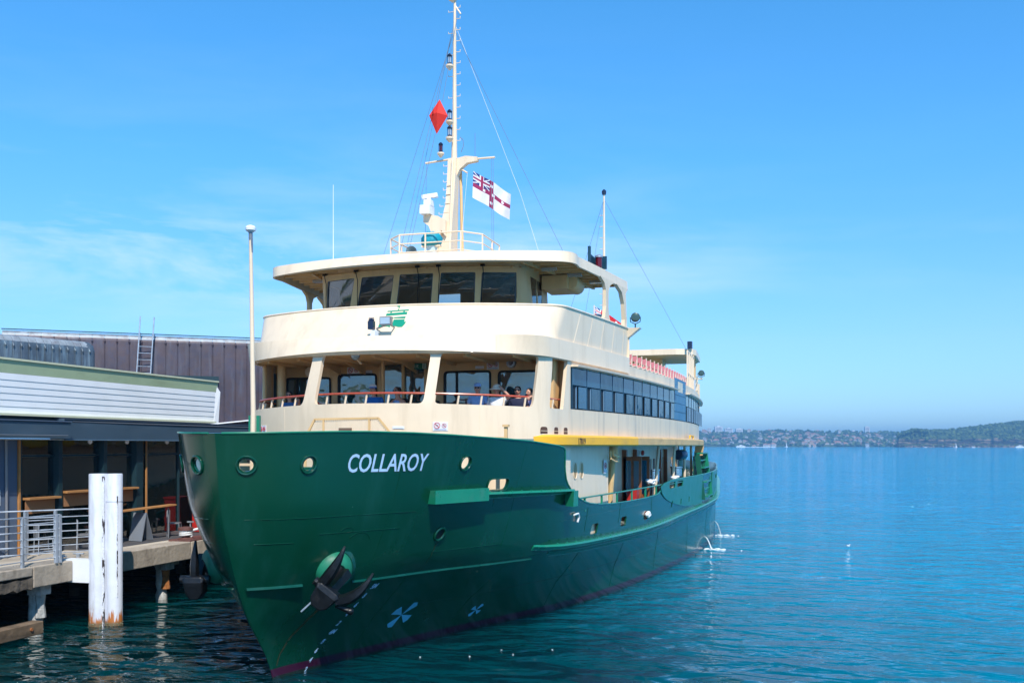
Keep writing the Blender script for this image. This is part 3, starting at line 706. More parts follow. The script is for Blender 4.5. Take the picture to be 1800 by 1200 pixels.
# ferry emblem, flat green shapes
LGX, LGZ = .30, 8.40
def lg(px, py): return (LGX + (px-1200)/7.5/61.7, LGZ + (950-py)/7.5/63.5)
shapes = [[(1085,828),(1365,815),(1365,832),(1085,842)], [(1130,838),(1150,838),(1148,855),(1130,857)], [(1300,832),(1318,832),(1318,850),(1300,850)],
          [(1085,865),(1355,850),(1355,885),(1080,897)], [(1200,922),(1350,915),(1350,942),(1200,935)], [(1065,925),(1190,920),(1195,940),(1060,945)],
          [(1205,955),(1350,955),(1352,990),(1375,990),(1368,1020),(1345,1062),(1300,1062),(1250,1048),(1205,1055)], [(1030,1005),(1190,975),(1185,1062),(1150,1048),(1100,1050),(1045,1078),(1028,1045)],
          [(1222,745),(1234,745),(1232,820),(1222,820)], [(1195,765),(1224,755),(1224,772),(1205,778)]]
b = MB()
for sh in shapes:
    P = [lg(*p) for p in sh]; P = densify(P, .12); n = len(P)
    vs = [on_front(SB, x, z, .003) for x, z in P] + [on_front(SB, x, z, .010) for x, z in P]
    b.add(vs, [tuple(range(n)), tuple(range(n, 2*n))] + [(i, (i+1) % n, n+(i+1) % n, n+i) for i in range(n)])
b.build('ferry_emblem', mat('emblem_green', (.0, .26, .15), .45), BUL)
# lamps on brackets before the emblem
def lp(px, py, d):
    x, z = lg(px, py); k = d/.42
    return on_front(SB, x + (.19*k if d > .1 else 0), z - (.34*k if d > .1 else 0), d)
b = MB(); c = lp(1125, 965, .42); b.box(c, (.32, .13, .22)); FL = b.build('floodlight', ventm, BUL)
b = MB(); b.box(c + Vector((0, -.07, 0)), (.27, .02, .17)); b.build('lamp_glass', clearlens, FL)
b = MB(); b.bar(c + Vector((.1, .05, -.1)), lp(1250, 1070, 0.02), .03, .03); b.bar(c + Vector((-.02, .05, -.1)), lp(1020, 1080, .02), .03, .03); b.build('bracket', ventm, FL)
b = MB(); c = lp(958, 1020, .36); b.box(c, (.15, .15, .22)); b.lathe(c + Vector((0, 0, .11)), [(.07, 0), (.08, .03), (.05, .06), (.02, .07)], 12); NL = b.build('signal_lamp', darknavy, BUL)
b = MB(); b.tube([c + Vector((-.07, 0, .1)), c + Vector((-.07, 0, .19)), c + Vector((.07, 0, .19)), c + Vector((.07, 0, .1))], .012, 5); b.build('lamp_guard', darknavy, NL)
b = MB(); b.box(c + Vector((.07, .05, -.24)), (.13, .25, .2)); b.bar(c + Vector((.05, .1, -.12)), lp(990, 1190, .02), .1, .08); b.build('lamp_bracket', white, NL)
b = MB(); c = on_front(SB, -.57, 7.98, .25) ; c = Vector((c.x+.06, c.y-.12, 7.40)); b.lathe(c, [(.03, .14), (.11, .05), (.13, -.02), (.12, -.04)], 16, axis=(-.1, 1, .1))
PHL = b.build('round_deck_lamp', ventm, FASC)
b = MB(); b.lathe(c + Vector((.01, -.045, -.004)), [(.11, 0), (.08, -.012)], 16, axis=(-.1, 1, .1)); b.build('lamp_glass', clearlens, PHL)
b = MB(); b.bar(c + Vector((0, .05, -.08)), c + Vector((0, .35, -.2)), .05, .03); b.build('bracket', cream, PHL)
# ---- wheelhouse: five raked front windows in one curved plate
WT = Plan(8.5, 3.30, .75, .35, 11.2, side=lambda y: 3.22); WBm = Plan(8.85, 3.36, .62, .35, 11.2, side=lambda y: 3.30)
SW = Surf(WBm, 8.75, WT, 10.35); uw = SW.n
def wx(x, z): return SW.ux(x, z)*UK
WH = []; wins = []
for i in range(5):
    wb = ((-3.06, -2.2), (-1.93, -.79), (-.58, .51), (.71, 1.79), (1.95, 2.93))[i]; wt = ((-2.9, -1.87), (-1.60, -.52), (-.33, .69), (.92, 1.9), (2.08, 3.02))[i]; q = [(wb[0], 9.0), (wb[1], 9.0), (wt[1], 9.96), (wt[0], 9.96)]
    wins.append(q); WH.append(rquad([(wx(x, z), z) for x, z in q], .05))
def wy(y, z, sg): return SW.uy(y, z, sg)*UK
side_w = [(9.25, 9.85, 1), (9.98, 10.5, 1), (9.25, 9.9, -1), (10.0, 10.6, -1)]
for (y0, y1, sg) in side_w:
    a, c = wy(y0, 9.5, sg), wy(y1, 9.5, sg); a, c = min(a, c), max(a, c); WH.append(rquad([(a, 8.98), (c, 8.98), (c, 9.96), (a, 9.96)], .05))
b = MB(); panel(b, [(-uw*UK, 7.88), (uw*UK, 7.88), (uw*UK, 10.3), (-uw*UK, 10.3)], WH, lambda s, z: SW.pos(s/UK, z), .07, st=.3, hst=.15)
WHL = b.build('wheelhouse', tan_in, FER, sharp=40)
def win_on(surf, q, name, parent, glass, frame, fw=.035, d=-.02, wiper=True):
    P = densify(rquad(q, .05), .12); n = len(P)
    b = MB(); vs = [on_front(surf, x, z, d) for x, z in P]; ctr = sum(vs, Vector())/n
    b.add(vs + [ctr], [(i, (i+1) % n, n) for i in range(n)]); F = MB(); F.tube(vs + [vs[0], vs[1]], fw*.6, 6, cap=False)
    fr = F.build('window_frame', frame, parent); b.build('window_pane', glass, fr, fixn=False)
    return fr
frame_g = mat('dark_window_frame', (.07, .08, .09), .4)
for i, q in enumerate(wins):
    fr = win_on(SW, q, 'window', WHL, g_wheel, frame_g)
    x0 = q[0][0] + (.12 if i in (0,) else .18 if i in (1,) else .82 if i == 2 else .15)
    b = MB(); t = on_front(SW, x0+.02, 10.14, .10); u = on_front(SW, x0+.02, 9.9, .05); w = on_front(SW, x0-.06, 9.45, .04); w2 = on_front(SW, x0-.10, 9.15, .03)
    b.tube([t, u, w, w2], [.014, .012, .010, .012], 5); b.box(on_front(SW, x0+.02, 10.16, .07), (.12, .1, .06)); b.build('wiper', black, fr)
for (y0, y1, sg) in side_w:
    b = MB(); b.b2((sg*3.25, y0, 9.0), (sg*3.255, y1, 9.95)); b.build('side_window', g_wheel, WHL)
b = MB()
for i in range(6):
    x = -2.9+i*1.16; a = on_front(SW, x, 10.12, .05); c = on_front(SW, min(x+1.1, 3.1), 10.12, .05); b.tube([a, on_front(SW, x+.55, 10.12, .05), c], .03, 6)
b.build('washer_pipe', tan_in, WHL)
# inside the wheelhouse: consoles, rear wall, door
b = MB(); b.b2((-2.6, 9.1, 8.0), (2.6, 9.5, 8.95)); b.build('console', mat('console_grey', (.10, .14, .16), .5), WHL)
b = MB(); b.b2((-2.0, 9.2, 8.95), (-1.5, 9.4, 9.2)); b.b2((-.3, 9.2, 8.95), (.2, 9.4, 9.22)); b.b2((1.3, 9.2, 8.95), (1.6, 9.4, 9.3)); b.lathe((.75, 9.25, 8.95), [(.03, 0), (.12, .1), (.12, .18), (.03, .25)], 12); b.build('instrument', mat('instrument_blue', (.02, .12, .28), .3), WHL)
b = MB(); b.b2((-3.2, 11.15, 7.9), (-.5, 11.2, 10.3)); b.b2((.4, 11.15, 7.9), (3.2, 11.2, 10.3)); b.b2((-.5, 11.15, 9.9), (.4, 11.2, 10.3)); b.build('rear_bulkhead', tan_in, WHL)
b = MB(); b.b2((-3.1, 10.1, 7.9), (-2.5, 11.1, 9.7)); b.b2((2.2, 10.6, 7.9), (2.35, 11.0, 9.9)); b.build('locker', teak, WHL)
# roof: thin cambered canopy with a deep rounded rim, beams below
R0 = Plan(8.2, 4.80, 1.3, .50, 13.7, side=lambda y: bside(y)*.985 if y > 9 else 4.80 + (bside(9)*.985-4.80)*(y-8.2)/.8); R1 = Plan(8.2, 4.82, .98, .5, 13.7, side=lambda y: bside(y)*.98 if y > 9 else 4.80 + (bside(9)*.98-4.80)*(y-8.2)/.8)
SR = Surf(R0, 10.13, R1, 10.42); ur = SR.n
b = MB(); panel(b, [(-ur*UK, 10.13), (ur*UK, 10.13), (ur*UK, 10.42), (-ur*UK, 10.42)], [], lambda s, z: SR.pos(s/UK, z), .06, st=.28)
ROOF = b.build('bridge_roof', cream, FER, sharp=45)
def roofsheet(plan, z, camber, rise_in, m, name, yb, parent):
    """upper skin: rolled edge then gentle camber"""
    P = [plan.at(u) for u in np.arange(-plan.n, plan.n+.01, 1)]; cx, cy = 0, (P[len(P)//2][1]+yb)/2+1
    b = MB(); rings = [(1.0, .0), (.992, .022), (.97, .036), (.8, .04+camber*.3), (.5, .05+camber*.75), (.2, .05+camber)]
    vs = []
    for k, h in rings:
        for x, y in P: vs.append((cx+(x-cx)*k, cy+(y-cy)*k, z+h))
    n = len(P); fs = [(i*n+j, i*n+j+1, (i+1)*n+j+1, (i+1)*n+j) for i in range(len(rings)-1) for j in range(n-1)]
    vs.append((cx, cy, z+.05+camber)); c = len(vs)-1
    fs += [((len(rings)-1)*n+j, (len(rings)-1)*n+j+1, c) for j in range(n-1)] + [(i*n, (i+1)*n, (i+1)*n+n-1, i*n+n-1) for i in range(len(rings)-1)] + [((len(rings)-1)*n, c, (len(rings)-1)*n+n-1)]
    b.add(vs, fs, 0, True); return b.build(name, m, parent, sharp=60)
roofsheet(R1, 10.42, .16, 0, cream, 'roof_skin', 13.7, ROOF)
cap('roof_underside', R1, .975, 10.36, .03, tan_in, 13.5, ROOF)
for i in range(12):
    y = 7.6+i*.5; xe = max([p[0] for p in R1.P if p[1] <= y] + [1])-.25
    b = MB(); b.b2((-xe, y+.1, 10.19), (xe, y+.16, 10.31)); b.build('roof_beam', tan_in, ROOF)
b = MB()
for sx in (1, -1): b.bar((sx*3.3, 8.1, 10.22), (sx*4.3, 13.4, 10.22), .07, .12)
b.build('roof_girder', tan_in, ROOF)
b = MB()
for (x, y) in ((-3.6, 9.3), (3.8, 9.2), (4.3, 10.4), (4.7, 11.8), (-4.2, 11.5)): b.b2((x-.22, y-.08, 10.10), (x+.22, y+.08, 10.18))
b.build('ceiling_lamp', clearlens, ROOF)
# Y shaped side pillars and the after corner frame
for sg in (1, -1):
    b = MB()
    dy = .45
    for (z, ya_, yb_) in ((8.8, 11.0, 11.8), (9.0, 11.2, 11.6), (9.3, 11.28, 11.53), (9.8, 11.28, 11.55), (10.0, 11.15, 11.7), (10.15, 10.75, 12.15)):
        b.add([(sg*(bside(ya_)-.06), ya_, z), (sg*(bside(yb_)-.06), yb_, z), (sg*(bside(yb_)-.16), yb_, z), (sg*(bside(ya_)-.16), ya_, z)], [])
    o = len(b.v)-24
    for i in range(5):
        for k in range(4): b.f.append([o+i*4+k, o+i*4+(k+1) % 4, o+(i+1)*4+(k+1) % 4, o+(i+1)*4+k]); b.m.append(0); b.sm.append(False)
    b.build('side_pillar', cream_worn if sg > 0 else tan_in, ROOF)
    b = MB(); 
    for (z, ya_, yb_) in ((8.8, 13.12, 13.42), (9.1, 13.2, 13.42), (9.6, 13.1, 13.36), (9.95, 12.85, 13.3), (10.13, 12.3, 13.5)):
        b.add([(sg*(bside(ya_)-.04), ya_, z), (sg*(bside(yb_)-.04), yb_, z), (sg*(bside(yb_)-.16), yb_, z), (sg*(bside(ya_)-.16), ya_, z)], [])
    o = len(b.v)-20
    for i in range(4):
        for k in range(4): b.f.append([o+i*4+k, o+i*4+(k+1) % 4, o+(i+1)*4+(k+1) % 4, o+(i+1)*4+k]); b.m.append(0); b.sm.append(False)
    b.build('corner_pillar', cream_worn if sg > 0 else tan_in, ROOF)
# duct, life raft bin and clutter under the roof on the port wing
b = MB(); b.lathe((4.15, 11.0, 9.95), [(.22, -.5), (.24, -.45), (.24, .45), (.22, .5)], 20, axis=(0, 1, 0)) ; b.b2((3.3, 10.3, 9.75), (4.1, 11.6, 10.15)); b.build('air_duct', tan_in, ROOF)
b = MB(); b.b2((3.4, 12.4, 8.1), (4.9, 12.46, 9.2)); b.build('wing_console', mat('console_pale', (.5, .6, .7), .4), FER)
b = MB(); b.b2((2.9, 12.9, 8.6), (4.6, 13.3, 9.25)); b.build('wing_cabinet', mat('cabinet_blue', (.08, .30, .50), .4), FER)

# ---- upper parapet aft of the bridge, promenade sides
def side_panel(name, y0, y1, z0, z1, off, th, m, parent, sg=1, holes=(), st=.6, n=None):
    b = MB(); f = lambda y, z: (sg*(bside(y)+off), y, z)
    panel(b, [(y0, z0), (y1, z0), (y1, z1), (y0, z1)], list(holes), f, th, st=st, sgn=sg); return b.build(name, m, parent)
SIDES = {}
for sg in (1, -1):
    hh = [rquad([(y, 5.32), (y+.75, 5.32), (y+.75, 5.48), (y+.12, 5.50), (y, 5.44)], .05) for y in (3.2,)]
    SL = side_panel('promenade_side', 8.15, 45, 5.28, 6.02, 0, .08, cream_worn, FER, sg, st=.5); SIDES[sg] = SL
    side_panel('upper_side_strip', 8.15, 13.4, 7.2, 7.40, .0, .08, cream_worn, SL, sg)
    side_panel('upper_parapet', 13.4, 38.5, 7.2, 7.62, .0, .08, cream_worn, SL, sg)
    side_panel('window_backing', 8.15, 43, 6.02, 7.2, -.10, .02, mat('window_backing_teal', (.02, .12, .2), .5) if sg > 0 else MATS['window_backing_teal'], SL, sg)
    b = MB(); n = 70
    for (ya_, yb_) in ((8.2, 21.1), (24.3, 38)):
        P = [Vector((sg*(bside(y)+.09), y, 7.235)) for y in along(ya_, yb_, 30)]
        vs = []
        for i, p in enumerate(P):
            for dx, dz in ((-.11, -.025), (.11, -.025), (.12, .02), (-.11, .045)): vs.append((p.x+sg*dx, p.y, p.z+dz))
        b.add(vs, [(i*4+k, i*4+(k+1) % 4, (i+1)*4+(k+1) % 4, (i+1)*4+k) for i in range(30) for k in range(4)] + [(0,1,2,3), (120,121,122,123)])
    b.build('window_cornice', cream, SL)
# glazed band: tall blue panes over a row of sliding sashes with open gaps
WB = MB()
pitch = 1.2
def pane(y0, y1, z0, z1, off, m, name, parent, sg=1):
    b = MB(); q = .008
    vs = [(sg*(bside(y0)+off), y0+q, z0+q), (sg*(bside(y1)+off), y1-q, z0+q), (sg*(bside(y1)+off), y1-q, z1-q), (sg*(bside(y0)+off), y0+q, z1-q)]
    vi = [(v[0]-sg*.02, v[1], v[2]) for v in vs]
    b.add(vs+vi, [(0,1,2,3), (4,5,6,7), (0,4,5,1), (1,5,6,2), (2,6,7,3), (3,7,4,0)]); return b.build(name, m, parent)
sash_f = mat('pale_sash_frame', (.16, .28, .40), .35, metal=.3)
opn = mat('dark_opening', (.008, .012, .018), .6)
for grp in ((8.25, 21.0), (24.35, 37.6)):
    n = int(round((grp[1]-grp[0])/pitch)); pt = (grp[1]-grp[0])/n
    for i in range(n):
        y = grp[0]+i*pt
        pane(y, y+pt, 6.70, 7.2, .0, rnd.choice((g_blue, g_blue, g_blue2, g_blue3)), 'upper_pane', SIDES[1])
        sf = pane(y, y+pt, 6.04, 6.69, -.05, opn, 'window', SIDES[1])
        pane(y+pt*rnd.choice((.30, .36, .36, .45)), y+pt*1.0, 6.05, 6.68, .0, rnd.choice((g_blue, g_blue2, g_blue3)), 'sliding_sash', sf)
        b = MB()
        for (ya_, yb_) in ((y+pt*.34, y+pt*.38), (y+pt*.95, y+pt*1.0)):
            b.b2((bside(y)+.01, ya_, 6.06), (bside(y)+.045, yb_, 6.67))
        b.build('sash_bar', sash_f, sf)
        for j in range(1): 
            b = MB(); b.b2((bside(y)-.01, y-.010, 6.04), (bside(y)+.012, y+.010, 7.2)); b.build('mullion', mat('mullion_teal', (.012, .06, .11), .4) if 'mullion_teal' not in MATS else MATS['mullion_teal'], sf)
for k in range(5): pane(21.05, 24.3, 6.04+k*.34, 6.04+(k+1)*.34, .01, mat('plain_blue_panel', (.05, .17, .29), .4) if 'plain_blue_panel' not in MATS else MATS['plain_blue_panel'], 'infill_panel', SIDES[1])
# first bay beside the front opening is clear dark glass
# drips below the sills
# vents low on the forward side
for x0 in (fy_(6.7, 5.4), fy_(7.3, 5.4), fy_(7.85, 5.4)): pass
for (yy) in (6.55, 7.15, 7.8):
    u = S_low.uy(yy, 5.42); p = Vector(S_low.pos(u, 5.42)); q = Vector(S_low.pos(u+.4, 5.42)); t = (q-p).normalized(); nn = Vector((t.y, -t.x, 0))
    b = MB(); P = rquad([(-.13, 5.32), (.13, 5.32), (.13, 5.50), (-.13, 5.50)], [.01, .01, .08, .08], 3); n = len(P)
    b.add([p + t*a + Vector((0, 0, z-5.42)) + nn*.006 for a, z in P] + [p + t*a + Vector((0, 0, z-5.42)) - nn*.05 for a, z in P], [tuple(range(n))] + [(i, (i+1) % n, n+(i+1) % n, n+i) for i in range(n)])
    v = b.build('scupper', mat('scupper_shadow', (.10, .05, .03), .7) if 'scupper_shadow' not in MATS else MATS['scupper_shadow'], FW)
    b = MB(); b.bar(p - t*.13 + nn*.01 + Vector((0, 0, -.03)), p + t*.13 + nn*.01 + Vector((0, 0, -.03)), .012, .012); b.build('scupper_bar', cream, v)
# ---- yellow rubbing beam round the promenade deck edge
YP = Plan(6.4, 4.2, 1.2, 1.05, 46, .12)
def beam(sg):
    u0 = YP.NF+.6; us = [u0 + i*(YP.n-u0)/60 for i in range(61)]; vs = []
    for u in us:
        x, y = YP.at(u); x2, y2 = YP.at(min(YP.n, u+.2)); t = Vector((x2-x, y2-y, 0))
        if t.length < 1e-6: t = Vector((0, 1, 0))
        t.normalize(); nn = Vector((t.y, -t.x, 0))
        for d, z in ((-.16, 4.99), (.10, 4.99), (.14, 5.03), (.14, 5.24), (.10, 5.29), (-.16, 5.29)): vs.append((sg*(x+nn.x*d), y+nn.y*d, z))
    b = MB(); fs = [(i*6+k, i*6+(k+1) % 6, (i+1)*6+(k+1) % 6, (i+1)*6+k) for i in range(60) for k in range(6)]
    b.add(vs, fs+[tuple(range(6)), tuple(range(360, 366))], 0, True)
    for fi, f in enumerate(b.f):
        if len(f) == 4: b.m[fi] = 0 if vs[f[0]][1] < 13.5 else 1
    return b.build('rubbing_beam', [yellow, yellow_old], FER, sharp=30)
YB = {sg: beam(sg) for sg in (1, -1)}
def on_beam(y, z, d=.003):
    lo, hi = YP.NF, YP.n
    for _ in range(40):
        m = (lo+hi)/2
        if YP.at(m)[1] < y: lo = m
        else: hi = m
    x, yy = YP.at(lo); x2, y2 = YP.at(lo+.1); t = Vector((x2-x, y2-yy, 0)).normalized(); nn = Vector((t.y, -t.x, 0)); return Vector((x, yy, z)) + nn*(.14+d)
text_mesh('17819', .24, lambda x, y, d: on_beam(8.05+x*.95, 5.04+y, .002+d), 'beam_number', ink, YB[1], bold=.006)
# brackets at the after end of the beam
b = MB()
for y in (36.5, 38.5, 40.5): b.bar((bside(y)+.1, y, 5.0), (bside(y)-.1, y, 3.5), .1, .35)
b.build('beam_bracket', yellow_old, FER)
b = MB(); b.tube([(bside(24)+.2, 24.2, 5.3), (bside(24)+.2, 24.2, 5.42), (bside(24)+.2, 25.6, 5.42), (bside(24)+.2, 25.6, 5.3)], .04, 6); b.build('yellow_hoop', yellow, FER)
# ---- main deck house behind the side bulwark
def hs(y): return max(3.5, min(bside(y)-.16, hull_b(y, 2.4)-.1))
b = MB(); f = lambda y, z: (hs(y), y, z)
panel(b, [(6.9, 2.3), (12.2, 2.3), (12.2, 5.0), (6.9, 5.0)], [], f, .08, st=.5); HO = b.build('deckhouse_side', cream, FER)
b = MB(); f = lambda y, z: (-hs(y), y, z)
panel(b, [(6.9, 2.3), (44, 2.3), (44, 5.0), (6.9, 5.0)], [], f, .08, st=.8, sgn=-1); b.build('deckhouse_side', cream, FER)
for yv in (9.05, 9.6):
    b = MB(); P = ellipse(0, 4.28, .15, .24, 18); vs = [(hs(yv+a)+.008, yv+a, z) for a, z in P]; b.add(vs, [tuple(range(18))]); 
    o = b.build('oval_port', mat('tan_louvre', (.45, .27, .12), .6) if 'tan_louvre' not in MATS else MATS['tan_louvre'], HO, fixn=False)
    F = MB(); F.tube([Vector(v) for v in vs]+[Vector(vs[0])], .015, 5); F.build('port_rim', cream, o)
b = MB(); b.b2((3.9, 12.15, 2.3), (hs(12.2), 12.22, 5.0)); b.build('transverse_wall', cream, FER)
# inner wall with saloon windows and doors
xi = lambda y: bside(y)-1.15
wh = []; 
for (a, c) in ((14.6, 15.2), (19.4, 22.4), (22.7, 23.4), (26.5, 27.2), (29.0, 32)): wh.append([(a, 3.05), (c, 3.05), (c, 4.45), (a, 4.45)])
wh += [[(17.2, 2.35), (18.6, 2.35), (18.6, 4.5), (17.2, 4.5)], [(24.2, 2.35), (25.8, 2.35), (25.8, 4.5), (24.2, 4.5)]]
b = MB(); panel(b, [(12.3, 2.3), (40, 2.3), (40, 5.0), (12.3, 5.0)], wh, lambda y, z: (xi(y), y, z), .07, st=.8); IW = b.build('saloon_wall', cream, FER)
for (a, c) in ((14.6, 15.2), (19.4, 22.4), (22.7, 23.4), (26.5, 27.2), (29.0, 32)):
    b = MB(); b.b2((xi(a)-.04, a, 3.05), (xi(c)-.03, c, 4.45)); b.build('saloon_window', g_main, IW)
b = MB(); b.b2((xi(16)-.5, 12.4, 2.3), (xi(16)-.45, 40, 5)); b.build('inner_partition', mat('saloon_dark', (.03, .09, .12), .6), IW)
for (a, c) in ((16.9, 17.2), (18.6, 19.0), (23.9, 24.2), (25.8, 26.0)):
    b = MB(); b.b2((xi(a)+.0, a, 2.3), (xi(a)+.16, c, 4.85)); b.build('door_post', teak, IW)
for (y0, x0) in ((16.9, 0.1), (18.2, .1)):
    b = MB(); x = xi(y0); L_ = .62
    b.b2((x+.05, y0, 2.32), (x+.72, y0+.06, 4.6)); dr = b.build('timber_door', teak, IW)
    b = MB()
    for k in (0, 1): b.b2((x+.15+k*.28, y0-.01, 3.2), (x+.34+k*.28, y0+.07, 4.45))
    b.build('door_pane', g_main, dr)
for y in (12.75, 19.2, 22.9, 26.5, 30.5):
    b = MB(); b.tube([(min(bside(y), hull_b(y, 2.4))-.28, y, 2.3), (bside(y)-.28, y, 5.0)], .10 if y < 14 else .06, 10); b.build('deck_pillar', cream_worn if y > 14 else yellow_old, FER)
b = MB(); b.tube([(bside(12)-.05, 11.9, 4.86), (bside(12)-.05, 11.9, 4.72), (bside(12.3)-.05, 12.3, 4.66), (bside(12.7)-.1, 12.7, 4.66)], .045, 8)
b.tube([(bside(11.9)-.05, 11.5, 4.86), (bside(12)-.05, 11.5, 4.6), (bside(12.3)-.05, 12.1, 4.5), (bside(12.7)-.1, 12.75, 4.5)], .03, 8); b.tube([(bside(12.75)-.28, 12.75, 4.55), (bside(12.75)-.28, 12.75, 5.0)], .15, 10); b.build('deck_pipework', tan_in, FER)
b = MB(); b.lathe((xi(20)+.05, 19.9, 4.72), [(.0, 0), (.09, 0), (.11, .05), (.08, .1), (0.01, .12)], 12, axis=(1, 0, 0)); b.build('alarm_bell', red_p, IW)
b = MB(); b.lathe((bside(23)-.1, 23.6, 4.62), [(.2, -.3), (.22, -.25), (.22, .25), (.2, .3)], 12, axis=(.3, 1, 0)); b.build('vent_box', darknavy, IW)
# rail over the low bulwark
b = MB(); P = [hull_pt(y, 3.3, 1, -.04) for y in along(7.55, 19.4, 40)]; P = [Vector((p.x, p.y, 3.50)) for p in P]; b.tube(P, .026, 8); RR = b.build('bulwark_rail', green, FER)
for y in (9.3, 11.0, 12.7, 14.6, 16.6, 18.4):
    p = hull_pt(y, 3.2, 1, -.04); b = MB(); b.bar((p.x, y, 3.1), (p.x, y, 3.5), .06, .06); b.build('rail_post', green, RR)
for (a, c) in ((20.6, 23.6), (34.6, 37.4)):
    b = MB(); b.tube([Vector((hull_b(y, 3.4)-.0, y, 3.47)) for y in along(a, c, 6)], .02, 6); b.build('bulwark_opening_bar', green, RR)
# foredeck fittings seen over and through the bulwark

# ---- inner screen of the open front deck
XW = 8.35
wi = [rquad([(-4.25, 6.05), (-2.78, 6.05), (-2.78, 7.04), (-4.25, 7.04)], .1), rquad([(-2.5, 5.9), (-1.28, 5.9), (-1.28, 7.12), (-2.5, 7.12)], .1),
      [(-1.15, 5.22), (.28, 5.22), (.28, 7.42), (-1.15, 7.42)], rquad([(.88, 5.9), (2.27, 5.9), (2.27, 7.14), (.88, 7.14)], .1), rquad([(2.53, 5.9), (3.95, 5.9), (3.95, 7.12), (2.53, 7.12)], .1)]
b = MB(); panel(b, [(-4.62, 5.2), (4.62, 5.2), (4.62, 7.42), (-4.62, 7.42)], wi, lambda x, z: (x, XW, z), .08, st=.6, hst=.12)
SCR = b.build('inner_screen', tan_in, FER)
for i, w in enumerate(wi):
    if i == 2: continue
    P = [Vector((x, XW+.02, z)) for x, z in w]; b = MB(); n = len(P); b.add(P + [p+Vector((0, .02, 0)) for p in P], [tuple(range(n)), tuple(range(n, 2*n))[::-1]]); wn = b.build('window', g_teal, SCR)
    b = MB(); b.tube([p - Vector((0, .03, 0)) for p in P+[P[0], P[1]]], .035, 6, cap=False); b.build('window_rubber', rubber, wn)
    x0 = min(p.x for p in P)
    if i in (0, 3): b = MB(); b.b2((x0+.34, XW-.02, min(p.z for p in P)), (x0+.40, XW+.02, max(p.z for p in P))); b.build('window_bar', rubber, wn)
b = MB(); b.b2((-1.12, XW+.03, 5.25), (-.44, XW+.05, 7.38)); dd = b.build('sliding_door', g_teal, SCR); b = MB(); b.b2((-.40, XW+.06, 5.25), (.25, XW+.08, 7.38)); b.build('sliding_door', g_teal, SCR)
b = MB(); b.b2((-.46, XW-.03, 5.22), (-.38, XW+.06, 7.42)); b.b2((-1.2, XW-.04, 5.22), (-1.12, XW+.05, 7.42)); b.b2((.25, XW-.04, 5.22), (.31, XW+.05, 7.42)); b.build('door_jamb', tan_in, dd)
b = MB(); b.b2((-4.6, 8.5, 5.2), (4.6, 8.55, 7.42)); b.build('cabin_backdrop', mat('cabin_dim_wall', (.035, .09, .10), .6), SCR) if False else None
b = MB(); b.b2((-4.9, 13.0, 5.2), (4.9, 13.1, 7.42)); b.build('cabin_rear_wall', mat('cabin_dim_wall', (.06, .12, .13), .6), SCR)
b = MB()
for x in (-3.6, -2.0, 1.4, 3.1): b.b2((x-.4, 9.3, 5.3), (x+.4, 9.4, 6.15))
b.build('cabin_seat_back', cl['mid'], SCR)
cap('cabin_floor', C0, .97, 5.18, .05, deckp, 13.2)
b = MB(); b.b2((-4.0, 8.32, 7.42), (4.0, 8.42, 7.55)); b.build('screen_header', tan_in, SCR)
# round vents / speaker, ceiling knees, starboard column
b = MB(); b.lathe((-3.42, XW-.10, 7.23), [(.15, 0), (.155, .1)], 20, axis=(0, 1, 0)); b.build('round_cover', cream, SCR)
b = MB(); b.lathe((2.9, XW-.06, 7.36), [(.13, 0), (.15, .06)], 20, axis=(0, 1, 0)); sp = b.build('speaker', galv, SCR)
b = MB(); b.lathe((2.9, XW-.085, 7.36), [(.05, 0), (.075, .03)], 14, axis=(0, 1, 0)); b.build('speaker_cone', ventm, sp)
for x in (-2.42, -1.62, .0): 
    b = MB(); b.add([(x-.02, 6.8, 7.4), (x+.02, 6.8, 7.4), (x+.02, 8.3, 7.4), (x-.02, 8.3, 7.4), (x-.02, 8.3, 7.12), (x+.02, 8.3, 7.12)], [(0,3,4), (1,5,2), (0,1,2,3), (0,4,5,1), (3,2,5,4)]); b.build('ceiling_knee', tan_in, SCR)
b = MB(); b.tube([(-4.05, 7.7, 5.2), (-4.05, 7.7, 7.42)], .13, 14); b.tube([(-4.45, 7.4, 5.2), (-4.45, 7.4, 7.42)], .06, 8); b.tube([(-4.6, 8.0, 5.2), (-4.6, 8.0, 7.42)], .08, 8); b.build('deck_column', tan_in, FER)
b = MB(); b.b2((-.62, 7.2, 5.2), (-.55, 7.3, 7.4)); b.b2((.72, 7.2, 5.2), (.78, 7.3, 7.4)) if False else None; b.b2((4.0, 7.6, 5.2), (4.32, 8.3, 7.4)); b.build('deck_stanchion', tan_in, FER)
